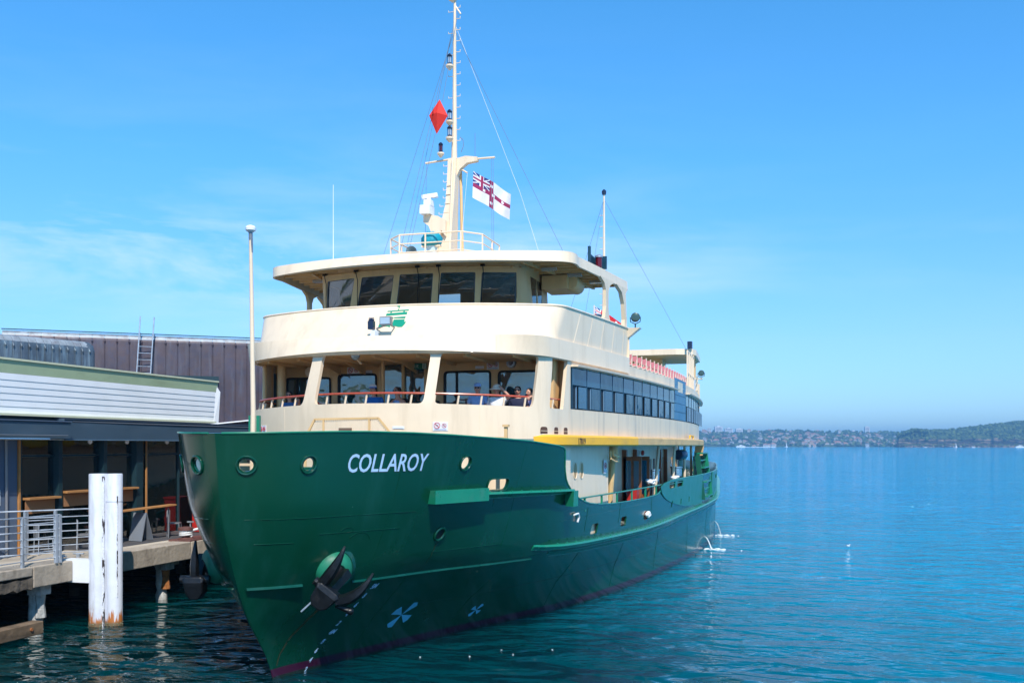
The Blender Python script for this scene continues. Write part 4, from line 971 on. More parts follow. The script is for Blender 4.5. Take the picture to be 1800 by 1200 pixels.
# signs: little white plates with a red barred ring and blue print
signw = mat('sign_white', (.72, .72, .74), .4); signb = mat('sign_print', (.25, .30, .45), .5)
def sign(f, w, h, parent, rings):
    """f(x, y, d) maps sign coordinates"""
    b = MB(); vs = [f(x, y, 0.004) for x, y in ((-w/2, -h/2), (w/2, -h/2), (w/2, h/2), (-w/2, h/2))] + [f(x, y, .014) for x, y in ((-w/2, -h/2), (w/2, -h/2), (w/2, h/2), (-w/2, h/2))]
    b.add(vs, [(0,1,2,3), (4,5,6,7), (0,1,5,4), (1,2,6,5), (2,3,7,6), (3,0,4,7)]); s = b.build('notice_plate', signw, parent)
    for (cx, r) in rings:
        b = MB(); P = [Vector(f(cx+r*math.cos(a), .02+r*math.sin(a), .018)) for a in [2*math.pi*k/14 for k in range(15)]]; b.tube(P, r*.13, 4, cap=False)
        b.tube([Vector(f(cx-r*.7, .02+r*.7, .018)), Vector(f(cx+r*.7, .02-r*.7, .018))], r*.12, 4); b.build('barred_ring', redink, s)
        b = MB(); b.tube([Vector(f(cx-r*.5, .02, .016)), Vector(f(cx+r*.45, .02, .016))], r*.14, 4); b.build('pictogram', ink, s)
    b = MB()
    for k in range(2): b.tube([Vector(f(-w*.4, -h*.32-k*h*.1, .016)), Vector(f(w*.4, -h*.32-k*h*.1, .016))], h*.02, 4)
    b.build('print_line', signb, s)
fwall = lambda cx, cz: (lambda x, y, d: (cx+x, XW-d, cz+y))
sign(fwall(-2.02, 7.23), .40, .24, SCR, [(-.09, .07), (.1, .055)]); sign(fwall(2.35, 7.30), .36, .22, SCR, [(-.08, .065), (.09, .05)])
sign(fwall(-1.50, 7.19) if False else fwall(-1.55, 7.20), .28, .09, SCR, []); sign(fwall(1.95, 7.26), .26, .08, SCR, [])
def ffront(cx, cz): return lambda x, y, d: tuple(on_front(S_low, cx+x, cz+y, d))
sign(ffront(-3.62, 5.42), .36, .24, FW, [(-.08, .07), (.09, .055)]); sign(ffront(1.98, 5.44), .36, .22, FW, [(-.08, .07), (.09, .05)]); sign(ffront(.95, 5.40), .30, .07, FW, [])
sx = lambda x, y, d: (hs(12.0+x)+d+.004, 11.75+x, 4.35+y)
sign(sx, .30, .42, HO, [(0, .09)])
b = MB(); b.b2((-.02-.13, XW-.22, 7.23), (.52-.13, XW-.17, 7.43)); ex = b.build('exit_sign', exitg, SCR)
text_mesh('Exit', .17, lambda x, y, d: (-.11+x, XW-.222-d, 7.27+y), 'exit_lettering', mat('exit_white', (.55, .7, .62), .5), ex)
b = MB(); b.b2((.27, XW-.224, 7.24), (.38, XW-.220, 7.42)); b.build('running_man_field', MATS['exit_white'], ex)
b = MB(); b.sphere((.325, XW-.226, 7.39), .013, 6); b.bar((.33, XW-.227, 7.37), (.32, XW-.227, 7.315), .02, .012); b.bar((.32, XW-.227, 7.315), (.295, XW-.227, 7.26), .012, .012); b.bar((.32, XW-.227, 7.315), (.35, XW-.227, 7.27), .012, .012); b.bar((.30, XW-.227, 7.35), (.355, XW-.227, 7.345), .01, .01); b.build('running_man', exitg, ex)
for w_ in (cl['brown'],): pass

# ---- foredeck guard: trapezoid of mesh behind the bulwark
b = MB(); y = 3.6
P = [(-1.12, 5.2), (-.86, 5.66), (.86, 5.68), (1.28, 5.2)]
for i in range(3): b.bar((P[i][0], y, P[i][1]), (P[i+1][0], y, P[i+1][1]), .05, .05)
b.bar((-.62, y, 4.0), (-.62, y, 5.67), .045, .045); b.bar((.62, y, 4.0), (.62, y, 5.68), .045, .045); b.bar((-1.12, y, 4.0), (-1.12, y, 5.2), .045, .045); b.bar((1.28, y, 4.0), (1.28, y, 5.2), .045, .045)
GG = b.build('foredeck_guard', tan_in, FER)
b = MB()
for k in range(13):
    z = 5.14+k*.042
    t = max(0, (z-5.2)/.46); b.bar((-1.12+.26*t, y+.01, z), (1.28-.42*t, y+.01, z), .008, .012)
for k in range(48):
    x = -1.1+k*.05; zt = min(5.66, 5.2+(x+1.12)/.26*.46, 5.2+(1.28-x)/.42*.48); b.bar((x, y+.012, 5.1), (x, y+.012, zt), .008, .010)
tag(b.build('guard_mesh', cream, GG), kind='stuff')
b = MB(); b.b2((-.16, y-.1, 5.18), (.16, y-.02, 5.44)); b.build('guard_box', mat('brown_box', (.18, .11, .07), .6), GG)
b = MB(); b.bar((3.75, 4.9, 4.2), (3.75, 4.9, 5.48), .08, .08); b.bar((3.5, 4.8, 5.2), (3.75, 4.9, 5.2), .04, .04); b.box((3.75, 4.9, 5.50), (.15, .15, .06)); b.build('fairlead_post', tan_in, FER)
b = MB(); b.b2((1.5, 5.35, 5.18), (3.6, 5.42, 5.22)); b.build('deck_ledge', tan_in, FER)
# foredeck winch, bollards and stays seen through the eyes of the hull
b = MB(); b.bar((.38, -1.3, 4.0), (.38, -1.3, 5.2), .06, .06); b.bar((-.3, -1.25, 4.62), (.8, -1.25, 4.62), .05, .05); b.bar((1.0, -.5, 4.4), (1.7, -.3, 4.85), .05, .05); b.bar((1.2, -.2, 4.2), (1.9, -.3, 4.8), .04, .04); b.build('bulwark_stay', cream, FER)
b = MB(); b.lathe((0, 1.2, 3.62), [(.35, 0), (.3, .3), (.22, .4), (.22, .7), (.34, .8), (.34, .9)], 16); b.lathe((1.2, 1.6, 3.62), [(.16, 0), (.14, .6), (.2, .66), (.2, .7)], 12); b.lathe((-1.2, 1.6, 3.62), [(.16, 0), (.14, .6), (.2, .66), (.2, .7)], 12); b.build('windlass', green_dk, FER)

# ---- jackstaff
b = MB(); b.tube([(0, -.84, 4.3), (0, -.80, 5.7), (0, -.86, 8.0), (0, -.90, 9.2)], [.055, .052, .043, .036], 12); JS = b.build('jackstaff', cream, FER)
b = MB(); b.tube([(0, -.885, 8.95), (0, -.90, 9.36)], .042, 10); b.build('staff_collar', ventm, JS)
b = MB(); b.lathe((0, -.9, 9.36), [(.05, 0), (.105, .04), (.11, .09), (.08, .13), (.02, .15)], 14); b.build('staff_lamp', white, JS)
b = MB(); b.b2((-.12, -.78, 4.8), (-.06, -.70, 5.62)); b.b2((.06, -.78, 4.8), (.12, -.70, 5.62)); b.b2((-.12, -.74, 4.8), (.12, -.70, 5.3)); b.build('staff_step', green, JS)

# ---- bolsters
for sg in (1, -1):
    c = hull_pt(.02, 2.40, sg); nrm = (hull_pt(.02, 2.40, sg, .3)-c).normalized()
    nrm = (nrm + Vector((sg*.10, -.5, .12))).normalized()
    b = MB(); b.lathe(c - nrm*.35, [(.44, 0), (.42, .34), (.385, .46), (.32, .54), (.22, .59), (.18, .55)], 28, axis=nrm); BO = b.build('anchor_bolster', mat('bolster_green', (.008, .17, .09), .5, var=.2, vs=4, dirt=(.02, .05, .04), dirt_amt=.5, dirt_scale=(4, 4, 2)) if 'bolster_green' not in MATS else MATS['bolster_green'], HULL)
    b = MB(); b.lathe(c - nrm*.28, [(.18, .42), (.18, .52)], 20, axis=nrm); b.build('hawse_mouth', rubber, BO)
    b = MB(); b.lathe(c - nrm*.3, [(.54, 0), (.52, .22), (.44, .29)], 28, axis=nrm); b.build('bolster_base', hullm, BO)
# ---- anchors
def anchor(sg, label, loc, crown_c, ax, up, out, fl, kx=1.0):
    root = thing('anchor', label, 'anchor', loc, 'bow anchors')
    ax, up, out = Vector(ax).normalized(), Vector(up).normalized(), Vector(out).normalized(); C_ = Vector(crown_c)
    b = MB(); P = [(-.25, 0), (-.29, .08), (-.20, .14), (.20, .14), (.29, .08), (.25, 0), (.21, -.24), (.10, -.36), (-.10, -.36), (-.21, -.24)]
    f = lambda x, y, z: tuple(C_ + ax*x*kx + up*y + out*z*(1-.35*abs(y)))
    b.prism(P, -.20, .20, 0, f); cr = b.build('crown', black, root)
    m = cr.modifiers.new('bevel', 'BEVEL'); m.width = .035; m.segments = 3
    b = MB(); b.tube([C_ + ax*-.36*kx + up*.06 + out*.03, C_ + ax*.36*kx + up*.06 + out*.03], [.09, .09], 10); b.build('crown_pin', black, cr)
    b = MB(); b.bar(C_ + up*-.1, C_ + up*.5 - out*.55, .18, .18); b.build('shank', black, root)
    for (p0, p1, p2, w) in fl:
        b = MB(); pts = []; 
        for i in range(7):
            t = i/6; q = (1-t)**2, 2*t*(1-t), t*t; p = C_ + sum(((ax*v[0]+up*v[1]+out*v[2])*k for v, k in zip((p0, p1, p2), q)), Vector())
            pts.append(p)
        vs = []
        for i, p in enumerate(pts):
            t = i/6; d = (pts[min(6, i+1)]-pts[max(0, i-1)]).normalized(); sde = d.cross(out).normalized(); ww = w*(1-.9*max(0, t-.35)**1.3*1.6); th = .11*(1-.6*t); oo = sde.cross(d)
            for a, c in ((-1, 0), (-.55, 1), (.55, 1), (1, 0), (.4, -1), (-.4, -1)): vs.append(p + sde*a*ww + oo*c*th)
        b.add(vs, [(i*6+k, i*6+(k+1) % 6, (i+1)*6+(k+1) % 6, (i+1)*6+k) for i in range(6) for k in range(6)] + [tuple(range(6)), tuple(range(36, 42))])
        b.build('fluke', black, root)
    return root
A1 = anchor(1, 'black anchor hauled up on the port bow with two curved flukes', (1.5, -.5, 2.1), (1.62, -.70, 2.02), (.75, .21, -.63), (.60, .17, .78), (.275, -.96, .05),
       [((-.20, .05, .05), (-.14, .50, .22), (-.30, .98, .10), .12), ((.26, .02, .05), (.60, .34, .22), (.48, .92, .10), .12)])
b = MB(); b.tube([Vector((1.80, -.68, 1.78)), Vector((2.05, -.6, 1.68))], [.05, .07], 8); b.sphere((2.08, -.6, 1.66), .08, 8); b.build('crown_lug', black, A1)
b = MB(); b.bar((1.35, -.62, 1.92), (1.02, -.66, 1.62), .05, .03); b.build('securing_strap', galv, A1)
A2 = anchor(-1, 'black anchor hung on the starboard bow, seen nearly end on above the wharf water', (-1.75, -.5, 2.0), (-1.55, -.50, 2.10), (.80, .25, .0), (-.03, -.01, 1), (.25, -.96, .0),
       [((-.02, .1, .0), (.0, .5, .05), (.02, .88, -.02), .10),], .85)
# dark chafed bow plates below bolsters
b = MB(); 
# ---- hull lettering
def hmap(y0, z0, sg=1, k=1.0, sl=0):
    def f(x, y, d):
        yy = y0 + x*k; z = z0 + y
        return tuple(hull_pt(yy, z, sg, .006+d))
    return f
text_mesh('COLLAROY', .53, hmap(-.34, 4.46, 1, .67), 'ship_name', symb, HULL, shear=.02, bold=.006)
# mirrored on the starboard bow the name reads from aft forward
text_mesh('COLLAROY', .53, (lambda x, y, d: tuple(hull_pt(1.65 - x*.67, 4.46+y, -1, .006+d))), 'ship_name', symb, HULL, shear=.02, bold=.006)
marks = ['5M', '8', '6', '4', '2', '4M', '8', '6', '4', '2']
zz = 1.86
for i, t in enumerate(marks):
    z = 1.84 - i*.205; y = 1.30 - (.04*i)
    text_mesh(t, .15, hmap(y, z, 1, .9), 'draught_mark', symb, HULL, shear=.3, bold=.002)
# rusty run below the port anchor and small ones under the ports
runm = mat('rust_run', (.035, .035, .014), .5, var=.3, vs=9)
for (y0, z0, z1, w0, sk) in ((.30, 1.55, .30, .07, -.25), (2.62, 2.80, 2.25, .025, .0), (4.1, 3.90, 3.62, .03, 0), (10.2, 2.32, 2.30, .02, 0)):
    b = MB(); vs = []
    for k in range(11):
        t = k/10; z = z0+(z1-z0)*t; y = y0+sk*t+.01*math.sin(k*2.1); w = w0*(1-.6*t)*(1+.2*math.sin(k*3.7)); vs += [hull_pt(y-w/2, z, 1, .004), hull_pt(y+w/2, z, 1, .004)]
    b.add(vs, [(2*k, 2*k+1, 2*k+3, 2*k+2) for k in range(10)]); b.build('rust_run', runm, HULL, fixn=False)
# thruster warning mark: four bladed emblem, and a small load mark
for (yc, zc, sc, part) in ((3.35, .93, 1.0, 1), (6.3, .62, .55, 0)):
    b = MB()
    for k in range(4):
        a = math.pi/4 + k*math.pi/2 + .2; w = .34; r = .33*sc
        P = [(0, 0), (r*math.cos(a-w), r*math.sin(a-w)*.9), (r*1.05*math.cos(a), r*1.0*math.sin(a)), (r*math.cos(a+w), r*.9*math.sin(a+w))]
        vs = [hull_pt(yc+p[0]*1.3, zc+p[1], 1, .006) for p in P] + [hull_pt(yc+p[0]*1.3, zc+p[1], 1, .010) for p in P]
        b.add(vs, [(0,1,2,3), (4,5,6,7), (0,1,5,4), (1,2,6,5), (2,3,7,6), (3,0,4,7)])
    b.build('thruster_mark', symb2, HULL)

# ---- main mast
MY = 11.6
mb = MB()
def sec(z, x0, x1, y0, y1): return [(x0, y0, z), (x1, y0, z), (x1, y1, z), (x0, y1, z)]
secs = [(10.4, -.60, .10, MY-.55, MY+.2), (11.6, -.36, .10, MY-.5, MY+.15), (12.8, -.14, .14, MY-.35, MY+.12), (13.9, -.12, .16, MY-.22, MY+.12), (14.3, -.12, .16, MY-.18, MY+.1)]
vs = []; 
for s in secs: vs += sec(*s)
mb.add(vs, [(i*4+k, i*4+(k+1) % 4, (i+1)*4+(k+1) % 4, (i+1)*4+k) for i in range(len(secs)-1) for k in range(4)] + [(0,1,2,3), (16,17,18,19)])
MA = mb.build('main_mast', cream, FER)
b = MB(); b.tube([(.04, MY-.02, 14.25), (.05, MY, 15.6), (.05, MY, 17.5), (.06, MY, 19.55)], [.10, .075, .055, .04], 10); b.build('topmast', cream, MA)
b = MB(); b.tube([(.22, MY+.35, 10.4), (.18, MY+.2, 14.2)], .055, 8); b.build('mast_leg', tan_in, MA)
# wing brackets and yard
b = MB(); b.prism([(.12, 14.3), (.12, 13.65), (.26, 13.95), (.50, 14.13), (.85, 14.17), (.85, 14.30), (.45, 14.36)], MY-.1, MY+.1, 0, lambda x, y, z: (x, z, y)); b.build('mast_wing', cream, MA)
b = MB(); b.tube([(-.92, MY-.1, 14.22), (-.1, MY-.1, 14.28)], .035, 8); b.tube([(.7, MY, 14.26), (1.42, MY, 14.26)], .035, 8); b.tube([(.3, MY, 13.95), (.52, MY-.1, 13.80)], .03, 6); YD = b.build('signal_yard', cream, MA)
for i in range(13):
    z = 10.9+i*.26; t = (z-10.9)/3.2; xl = -.40+.28*t if z < 12.8 else -.13; b = MB(); b.tube([(xl+.02, MY-.38+.12*t, z), (xl-.10, MY-.40+.12*t, z), (xl-.10, MY-.40+.12*t, z+.07)], .013, 5); b.build('mast_step', cream, MA)
for i in range(13):
    z = 14.9+i*.36; sgx = 1; b = MB(); b.tube([(.08, MY, z), (.24*sgx, MY, z), (.24*sgx, MY, z+.07)], .013, 5); b.build('mast_step', cream, MA)
for i in range(6):
    z = 15.6+i*.7; b = MB(); b.tube([(.02, MY, z), (-.16, MY, z), (-.16, MY, z+.06)], .011, 5); b.build('mast_step', cream, MA)
for i in range(9):
    z = 11.0+i*.3; t = (z-11)/2.7; b = MB(); b.bar((-.32+.25*t, MY-.52+.22*t, z), (.08, MY-.50+.22*t, z), .02, .025); b.build('mast_hoop', cream, MA)
b = MB(); b.tube([(.02, MY-.58, 10.5), (.05, MY-.38, 12.6), (.06, MY-.25, 14.2)], .03, 6); b.build('cable_pipe', cream, MA)
def mlamp(x, y, z, m=clearlens, s=1.0, shelf=True, name='mast_light'):
    b = MB(); b.lathe((x, y, z), [(.055*s, 0), (.055*s, .05*s), (.045*s, .06*s), (.045*s, .06*s)], 12); b.lathe((x, y, z+.23*s), [(.065*s, 0), (.075*s, .03*s), (.045*s, .07*s), (.02*s, .09*s)], 12)
    for k in range(4): a = k*math.pi/2+.4; b.tube([(x+.06*s*math.cos(a), y+.06*s*math.sin(a), z+.04), (x+.06*s*math.cos(a), y+.06*s*math.sin(a), z+.25*s)], .008, 4)
    L_ = b.build(name, darknavy, MA)
    b = MB(); b.tube([(x, y, z+.06*s), (x, y, z+.23*s)], .046*s, 12); b.build('lamp_lens', m, L_)
    if shelf: b = MB(); b.lathe((x, y, z-.10*s), [(.03, -.05), (.11*s, .06), (.11*s, .10*s)], 10); b.build('lamp_shelf', cream, L_)
for z in (17.28, 15.48, 14.95): mlamp(-.03, MY-.26, z, clearlens if z > 15 else redlens if False else clearlens, 1.15)
mlamp(-.32, MY-.3, 14.46, redlens, 1.05)
b = MB(); b.lathe((0, MY-.05, 19.45), [(.03, -.06), (.14, .02), (.14, .06), (.04, .07)], 12); b.tube([(.06, MY, 19.3), (.26, MY, 19.0)], .03, 6); b.build('masthead_platform', cream, MA)
b = MB(); b.tube([(.2, MY+.1, 15.05), (.3, MY+.1, 14.95), (.32, MY+.1, 14.75), (.24, MY+.1, 14.55)], .012, 5); b.build('cable_loop', wire, MA)
# radar scanner on its curved bracket
b = MB(); P = [(-.14, 12.9), (-.62, 13.15) if False else (-.60, 12.35), (-.75, 12.45), (-.80, 12.25), (-.55, 12.1), (-.40, 11.7), (-.30, 11.0), (-.14, 11.2), (-.05, 12.2)]
P = [(-.66, 12.42), (-.80, 12.36), (-.80, 12.18), (-.62, 12.05), (-.50, 11.75), (-.42, 11.25), (-.30, 11.25), (-.20, 11.9), (-.05, 11.7), (-.05, 12.2), (-.30, 12.35)]
b.prism(P, MY-.62, MY-.45, 0, lambda x, y, z: (x, z, y)); RB = b.build('radar_bracket', cream, MA)
b = MB(); b.box((-.68, MY-.6, 12.55), (.34, .45, .28)); b.box((-.62, MY-.6, 12.78), (.24, .3, .18)); RD = b.build('radar_scanner', white, RB)
b = MB(); b.bar((-.85, MY-.6, 12.98), (-.35, MY-.5, 13.05), .16, .13); b.tube([(-.62, MY-.6, 12.8), (-.62, MY-.6, 12.95)], .07, 10); b.build('radar_bar', white, RD)
# monkey island: rail, horn, covered compass
RX0, RX1, RY0, RY1 = -1.55, 1.45, 9.6, 12.0
b = MB()
corn = [(RX0, RY1), (RX0, RY0+.5), (RX0+.5, RY0), (RX1-.5, RY0), (RX1, RY0+.6), (RX1, RY1)]
for z in (10.95, 11.22, 11.5): b.tube([(x, y, z) for x, y in corn], .020 if z < 11.4 else .026, 6)
MI = b.build('roof_railing', cream, FER)
for (x, y) in corn + [(-.2, RY0), ((RX0), 11.0), (RX1, 11.2)]:
    b = MB(); b.bar((x, y, 10.45), (x, y, 11.5), .04, .04); b.build('railing_post', cream, MI)
b = MB(); b.lathe((-.80, 9.95, 11.02), [(.05, .35), (.07, .22), (.11, .10), (.20, 0), (.195, -.02), (.17, .01), (.08, .12), (.04, .2)], 20, axis=(.15, 1, .05)); HN = b.build('horn', mat('horn_grey', (.16, .26, .32), .35, metal=.2), FER)
b = MB(); b.bar((-.80, 10.1, 10.55), (-.80, 10.1, 10.95), .05, .05); b.build('horn_post', cream, HN)
b = MB(); b.lathe((-.12, 9.95, 10.5), [(.20, 0), (.17, .1), (.15, .55), (.22, .75), (.24, .80)], 16); CP = b.build('compass_binnacle', mat('binnacle_pale', (.5, .66, .72), .35), FER)
b = MB(); b.lathe((-.12, 9.95, 11.18), [(.24, .0), (.31, .06), (.33, .20), (.28, .33), (.17, .40), (.04, .42)], 18); o = b.build('canvas_cover', tarp, CP)
for v in o.data.vertices:
    a = math.atan2(v.co.y-9.95, v.co.x+.12); v.co.z += .03*math.sin(5*a); v.co.x += .02*math.sin(9*v.co.z*3+a*3)
b = MB(); b.bar((-.42, 9.9, 11.16), (.2, 9.9, 11.16), .16, .05); b.build('binnacle_shelf', cream, CP)
# whip aerial
b = MB(); b.tube([(-3.1, 9.2, 10.4), (-3.1, 9.2, 11.0), (-3.1, 9.2, 13.1)], [.016, .012, .008], 5); b.build('whip_aerial', white, FER)
b = MB(); b.tube([(.75, 11.6, 14.3), (.75, 11.6, 15.1)], .008, 4); b.build('whip_aerial', wire, FER)
# sidelight in its dark green screen
b = MB(); x = bside(10.9)-.35
b.b2((x-.05, 10.5, 10.45), (x, 11.4, 10.80)); b.b2((x-.05, 10.4, 10.45), (x+.03, 10.5, 11.0)); b.b2((x, 11.35, 10.45), (x+.35, 11.4, 10.85)); SLt = b.build('sidelight_screen', mat('screen_dark_teal', (.004, .04, .07), .4), FER)
b = MB(); b.tube([(x+.17, 11.0, 10.45), (x+.17, 11.0, 10.75)], .10, 12); b.build('sidelight', redlens, SLt)
b = MB(); b.lathe((x+.17, 11.0, 10.75), [(.12, 0), (.12, .05), (.05, .09)], 12); b.build('sidelight_cap', galv, SLt)
# ---- searchlights
def searchlight(x, y, z, parent, s=1.0):
    b = MB(); b.lathe((x, y+.12*s, z+.32*s), [(.10*s, -.14*s), (.18*s, -.06*s), (.19*s, .10*s), (.18*s, .14*s)], 16, axis=(.25, -1, .1)); L_ = b.build('searchlight', mat('lamp_black_green', (.01, .035, .04), .3) if 'lamp_black_green' not in MATS else MATS['lamp_black_green'], parent)
    b = MB(); b.lathe((x+.03, y-.02, z+.335*s), [(.17*s, 0), (.05*s, .02)], 16, axis=(.25, -1, .1)); b.build('searchlight_glass', mat('dark_lens', (.05, .09, .08), .15, metal=.2) if 'dark_lens' not in MATS else MATS['dark_lens'], L_)
    b = MB(); b.tube([(x-.21*s, y+.1, z+.34*s), (x-.2*s, y+.1, z+.15*s), (x, y+.1, z+.05*s), (x+.2*s, y+.1, z+.15*s), (x+.21*s, y+.1, z+.34*s)], .02*s, 6); b.tube([(x, y+.1, z-.1*s), (x, y+.1, z+.06*s)], .03*s, 6); b.build('lamp_yoke', MATS['lamp_black_green'], L_)
xs = bside(13.4)
searchlight(xs+.22, 13.45, 8.95, FER, .8)
b = MB(); b.add([(xs-.1, 13.2, 8.84), (xs+.42, 13.25, 8.84), (xs+.42, 13.6, 8.84), (xs-.1, 13.7, 8.84), (xs-.02, 13.3, 8.5), (xs-.02, 13.6, 8.5)], [(0,1,2,3), (0,4,1), (3,2,5), (1,4,5,2), (0,3,5,4)]); b.build('searchlight_shelf', cream, FER)
# ---- after superstructure: seats, screens, second wheelhouse roof
b = MB(); b.b2((-5.2, 13.4, 7.25), (5.2, 24, 7.30)); b.add([(-5.8, 24, 7.25), (5.8, 24, 7.25), (5.4, 38, 7.25), (-5.4, 38, 7.25)], [(0,1,2,3)]); b.build('upper_deck', deckp, FER)
AR = MB(); 
A0 = [(-5.0, 37.9), (-4.0, 37.5), (4.2, 37.5), (5.1, 37.9), (5.25, 38.5), (5.0, 43.5), (-5.0, 43.5), (-5.2, 38.5)]
AR.prism(A0, 10.14, 10.46); AF = AR.build('after_bridge_roof', cream, FER)
b = MB(); b.prism([(x*.97, y+.1 if y < 40 else y-.1) for x, y in A0], 10.08, 10.135); b.build('roof_underside', tan_in, AF)
b = MB(); b.prism([(-3.2, 39.4), (3.2, 39.4), (3.0, 42.5), (-3.0, 42.5)], 7.3, 10.08); b.build('after_wheelhouse', tan_in, FER)
for (x, y) in ((5.08, 38.2), (4.9, 41.0)):
    b = MB(); b.bar((x, y, 8.7), (x, y, 10.14), .14, .28); b.build('after_pillar', tan_in, AF)
b = MB(); b.b2((-5.0, 43.2, 7.3), (5.0, 43.3, 8.8)); b.build('after_bulwark', cream, FER)
b = MB(); b.b2((3.9, 40.5, 7.3), (5.0, 40.6, 9.0)); b.build('after_console', MATS['console_pale'], FER)
b = MB(); b.b2((4.85, 37.4, 10.46), (5.1, 37.8, 10.85)); b.build('after_sidelight', darknavy, AF)
searchlight(5.5, 38.6, 8.85, FER, .9)
b = MB(); b.b2((5.0, 38.3, 8.78), (5.6, 38.8, 8.82)); b.build('searchlight_shelf', cream, FER)
# open gate frame and glazed screen before the after bridge
b = MB(); y = 27.0
for z in (7.62, 8.3, 9.3): b.bar((bside(26.5)-.15, 26.5, z), (bside(30)-.15, 30.2, z-.0), .05, .05)
for k in range(5): yy = 26.5+k*.92; b.bar((bside(yy)-.15, yy, 7.62), (bside(yy)-.15, yy, 9.3), .07, .07)
b.build('screen_frame', cream, FER)
b = MB()
for z in (7.95, 8.4, 8.7): b.tube([(bside(y)-.1, y, z) for y in along(34.5, 38, 4)], .03, 5)
b.bar((bside(37)-.1, 37, 7.6), (bside(37)-.1, 37, 8.8), .12, .12); b.build('after_rail', yellow_old if False else cream, FER)
# pink and white outdoor seats along the upper deck
seatr = mat('seat_pink_red', (.62, .20, .22), .5); seatw = mat('seat_cream', (.72, .58, .46), .5)
proto = None
for i in range(28):
    y = 14.0+i*.68; x = bside(y)-.42
    if proto is None:
        b = MB(); b.box((0, 0, .74), (.40, .05, .12)); b.box((0, .0, .50), (.36, .05, .08)); s = b.build('seat_back', seatr, None)
        b = MB(); b.box((-.2, .0, .42), (.035, .045, .84)); b.box((.2, 0, .42), (.035, .045, .84)); b.box((0, -.2, .42), (.42, .4, .04)); fr = b.build('seat_frame', seatw, s); proto = s
        s.parent = FER; o = s
    else: o = copy_tree(proto, FER)
    o.location = (x, y, 7.3); o.name = 'outdoor_seat' if i == 0 else o.name
proto.name = 'outdoor_seat'
# after mast
AM = MB(); AM.tube([(0, 38, 10.4), (0, 38, 15.5), (0, 38, 19.6)], [.14, .08, .05], 8); AMo = AM.build('after_mast', cream, FER)
for i in range(10):
    b = MB(); b.tube([(0, 38, 12.5+i*.65), (-.25, 38, 12.5+i*.65)], .02, 4); b.build('mast_step', cream, AMo)
b = MB(); b.lathe((0, 38, 19.55), [(.12, 0), (.14, .2), (.05, .3)], 8); b.build('after_mast_light', darknavy, AMo)
# standing rigging and halyards
def rig(P, r, m=wire, name='stay'):
    b = MB(); b.tube([Vector(p) for p in P], r, 4); return b.build(name, m, MA)
T = (.05, MY, 18.5)
rig([T, (-3.1, 12.3, 10.45)], .007); rig([(0, MY, 18.6), (-1.9, 11.7, 10.5)], .007); rig([(0, MY, 18.6), (-1.3, 9.9, 10.5)], .008)
rig([(.1, MY, 18.7), (2.5, 11.4, 13.0), (2.65, 11.5, 10.5)] if False else [(.1, MY, 18.6), (2.12, 12.1, 13.2), (2.95, 12.3, 10.5)], .006, ropew, 'halyard'); rig([T, (3.9, 12.3, 10.45)], .007)
rig([(1.36, MY, 14.25), (1.42, MY-.1, 10.5)], .006, wire, 'halyard'); rig([(1.30, MY, 14.25), (1.36, MY-.1, 10.5)], .006, wire, 'halyard')
rig([(-.88, MY-.1, 14.2), (-.84, MY-.4, 10.6)], .006, wire, 'halyard'); rig([(.52, MY-.1, 13.8), (.30, MY-.3, 10.6)], .005, ropew, 'halyard')
rig([(.16, MY, 19.05), (-.15, 11.0, 16.0)], .008, wire, 'halyard'); rig([(-.36, 10.9, 14.95), (-1.1, 10.4, 11.0)], .008, wire, 'halyard')
rig([(0, 38, 19.3), (-3.3, 40, 10.5)], .01); rig([(0, 38, 19.3), (4.6, 40, 10.5)], .01); rig([(0, 38, 19.3), (-1, 36, 10.5)], .01)
# interior of the hull side seen at the stern: bitts, posts
b = MB()
for (x, y) in ((5.5, 39), (5.3, 41), (4.9, 43)): b.lathe((x, y, 2.3), [(.25, 0), (.22, 1.9), (.3, 1.95), (.3, 2.05)], 12)
b.build('after_bollard', ventm, FER)
for (y, r) in ((20.2, .26), (25.2, .24)):
    b = MB(); b.lathe((min(bside(y), hull_b(y, 2.35))-.5, y, 2.3), [(r, 0), (r, 1.7), (r+.03, 1.72), (r+.03, 1.78)], 16); b.build('steel_locker', steel, FER)
for (y0, y1) in ((9.3, 10.3), (13.2, 14.2)):
    x1 = hull_b(y0, 2.35)-.25; b = MB(); b.b2((x1-.5, y0, 2.3), (x1, y1, 3.42)); b.build('deck_locker', cream, FER)
x1 = hull_b(16.2, 2.35)-.2; b = MB(); b.b2((x1-.35, 16.2, 2.3), (x1, 16.8, 3.4)); b.build('fire_locker', red_p, FER)
# grey panels hung over the after screens
# ------------------------------------------------------------------ flags
def flag(name, label, P0, du, dv, nu, nv, amp, fidx, mats, group=None, wav=3.0):
    P0, du, dv = Vector(P0), Vector(du), Vector(dv); n = du.cross(dv).normalized(); vs = []; b = MB()
    for side in (0, .006):
        for j in range(nv+1):
            for i in range(nu+1):
                u, v = i/nu, j/nv
                vs.append(P0 + du*u + dv*v + n*(amp*u**.7*math.sin(u*wav*math.pi+v*1.2)+side) + Vector((0, 0, -1))*(.10*u*u))
    b.add(vs, []); k = (nu+1)*(nv+1)
    for s in (0, 1):
        for j in range(nv):
            for i in range(nu):
                a = s*k+j*(nu+1)+i; b.f.append([a, a+1, a+nu+2, a+nu+1] if s == 0 else [a, a+nu+1, a+nu+2, a+1]); b.m.append(fidx((i+.5)/nu, (j+.5)/nv)); b.sm.append(True)
    o = b.build(name, mats, None, fixn=False, sharp=180); tag(o, label, 'flag', group); return o
fw_, fr_, fb_ = mat('flag_white', (.72, .72, .75), .8), mat('flag_crimson', (.30, .02, .09), .8), mat('flag_blue', (.02, .03, .16), .8)
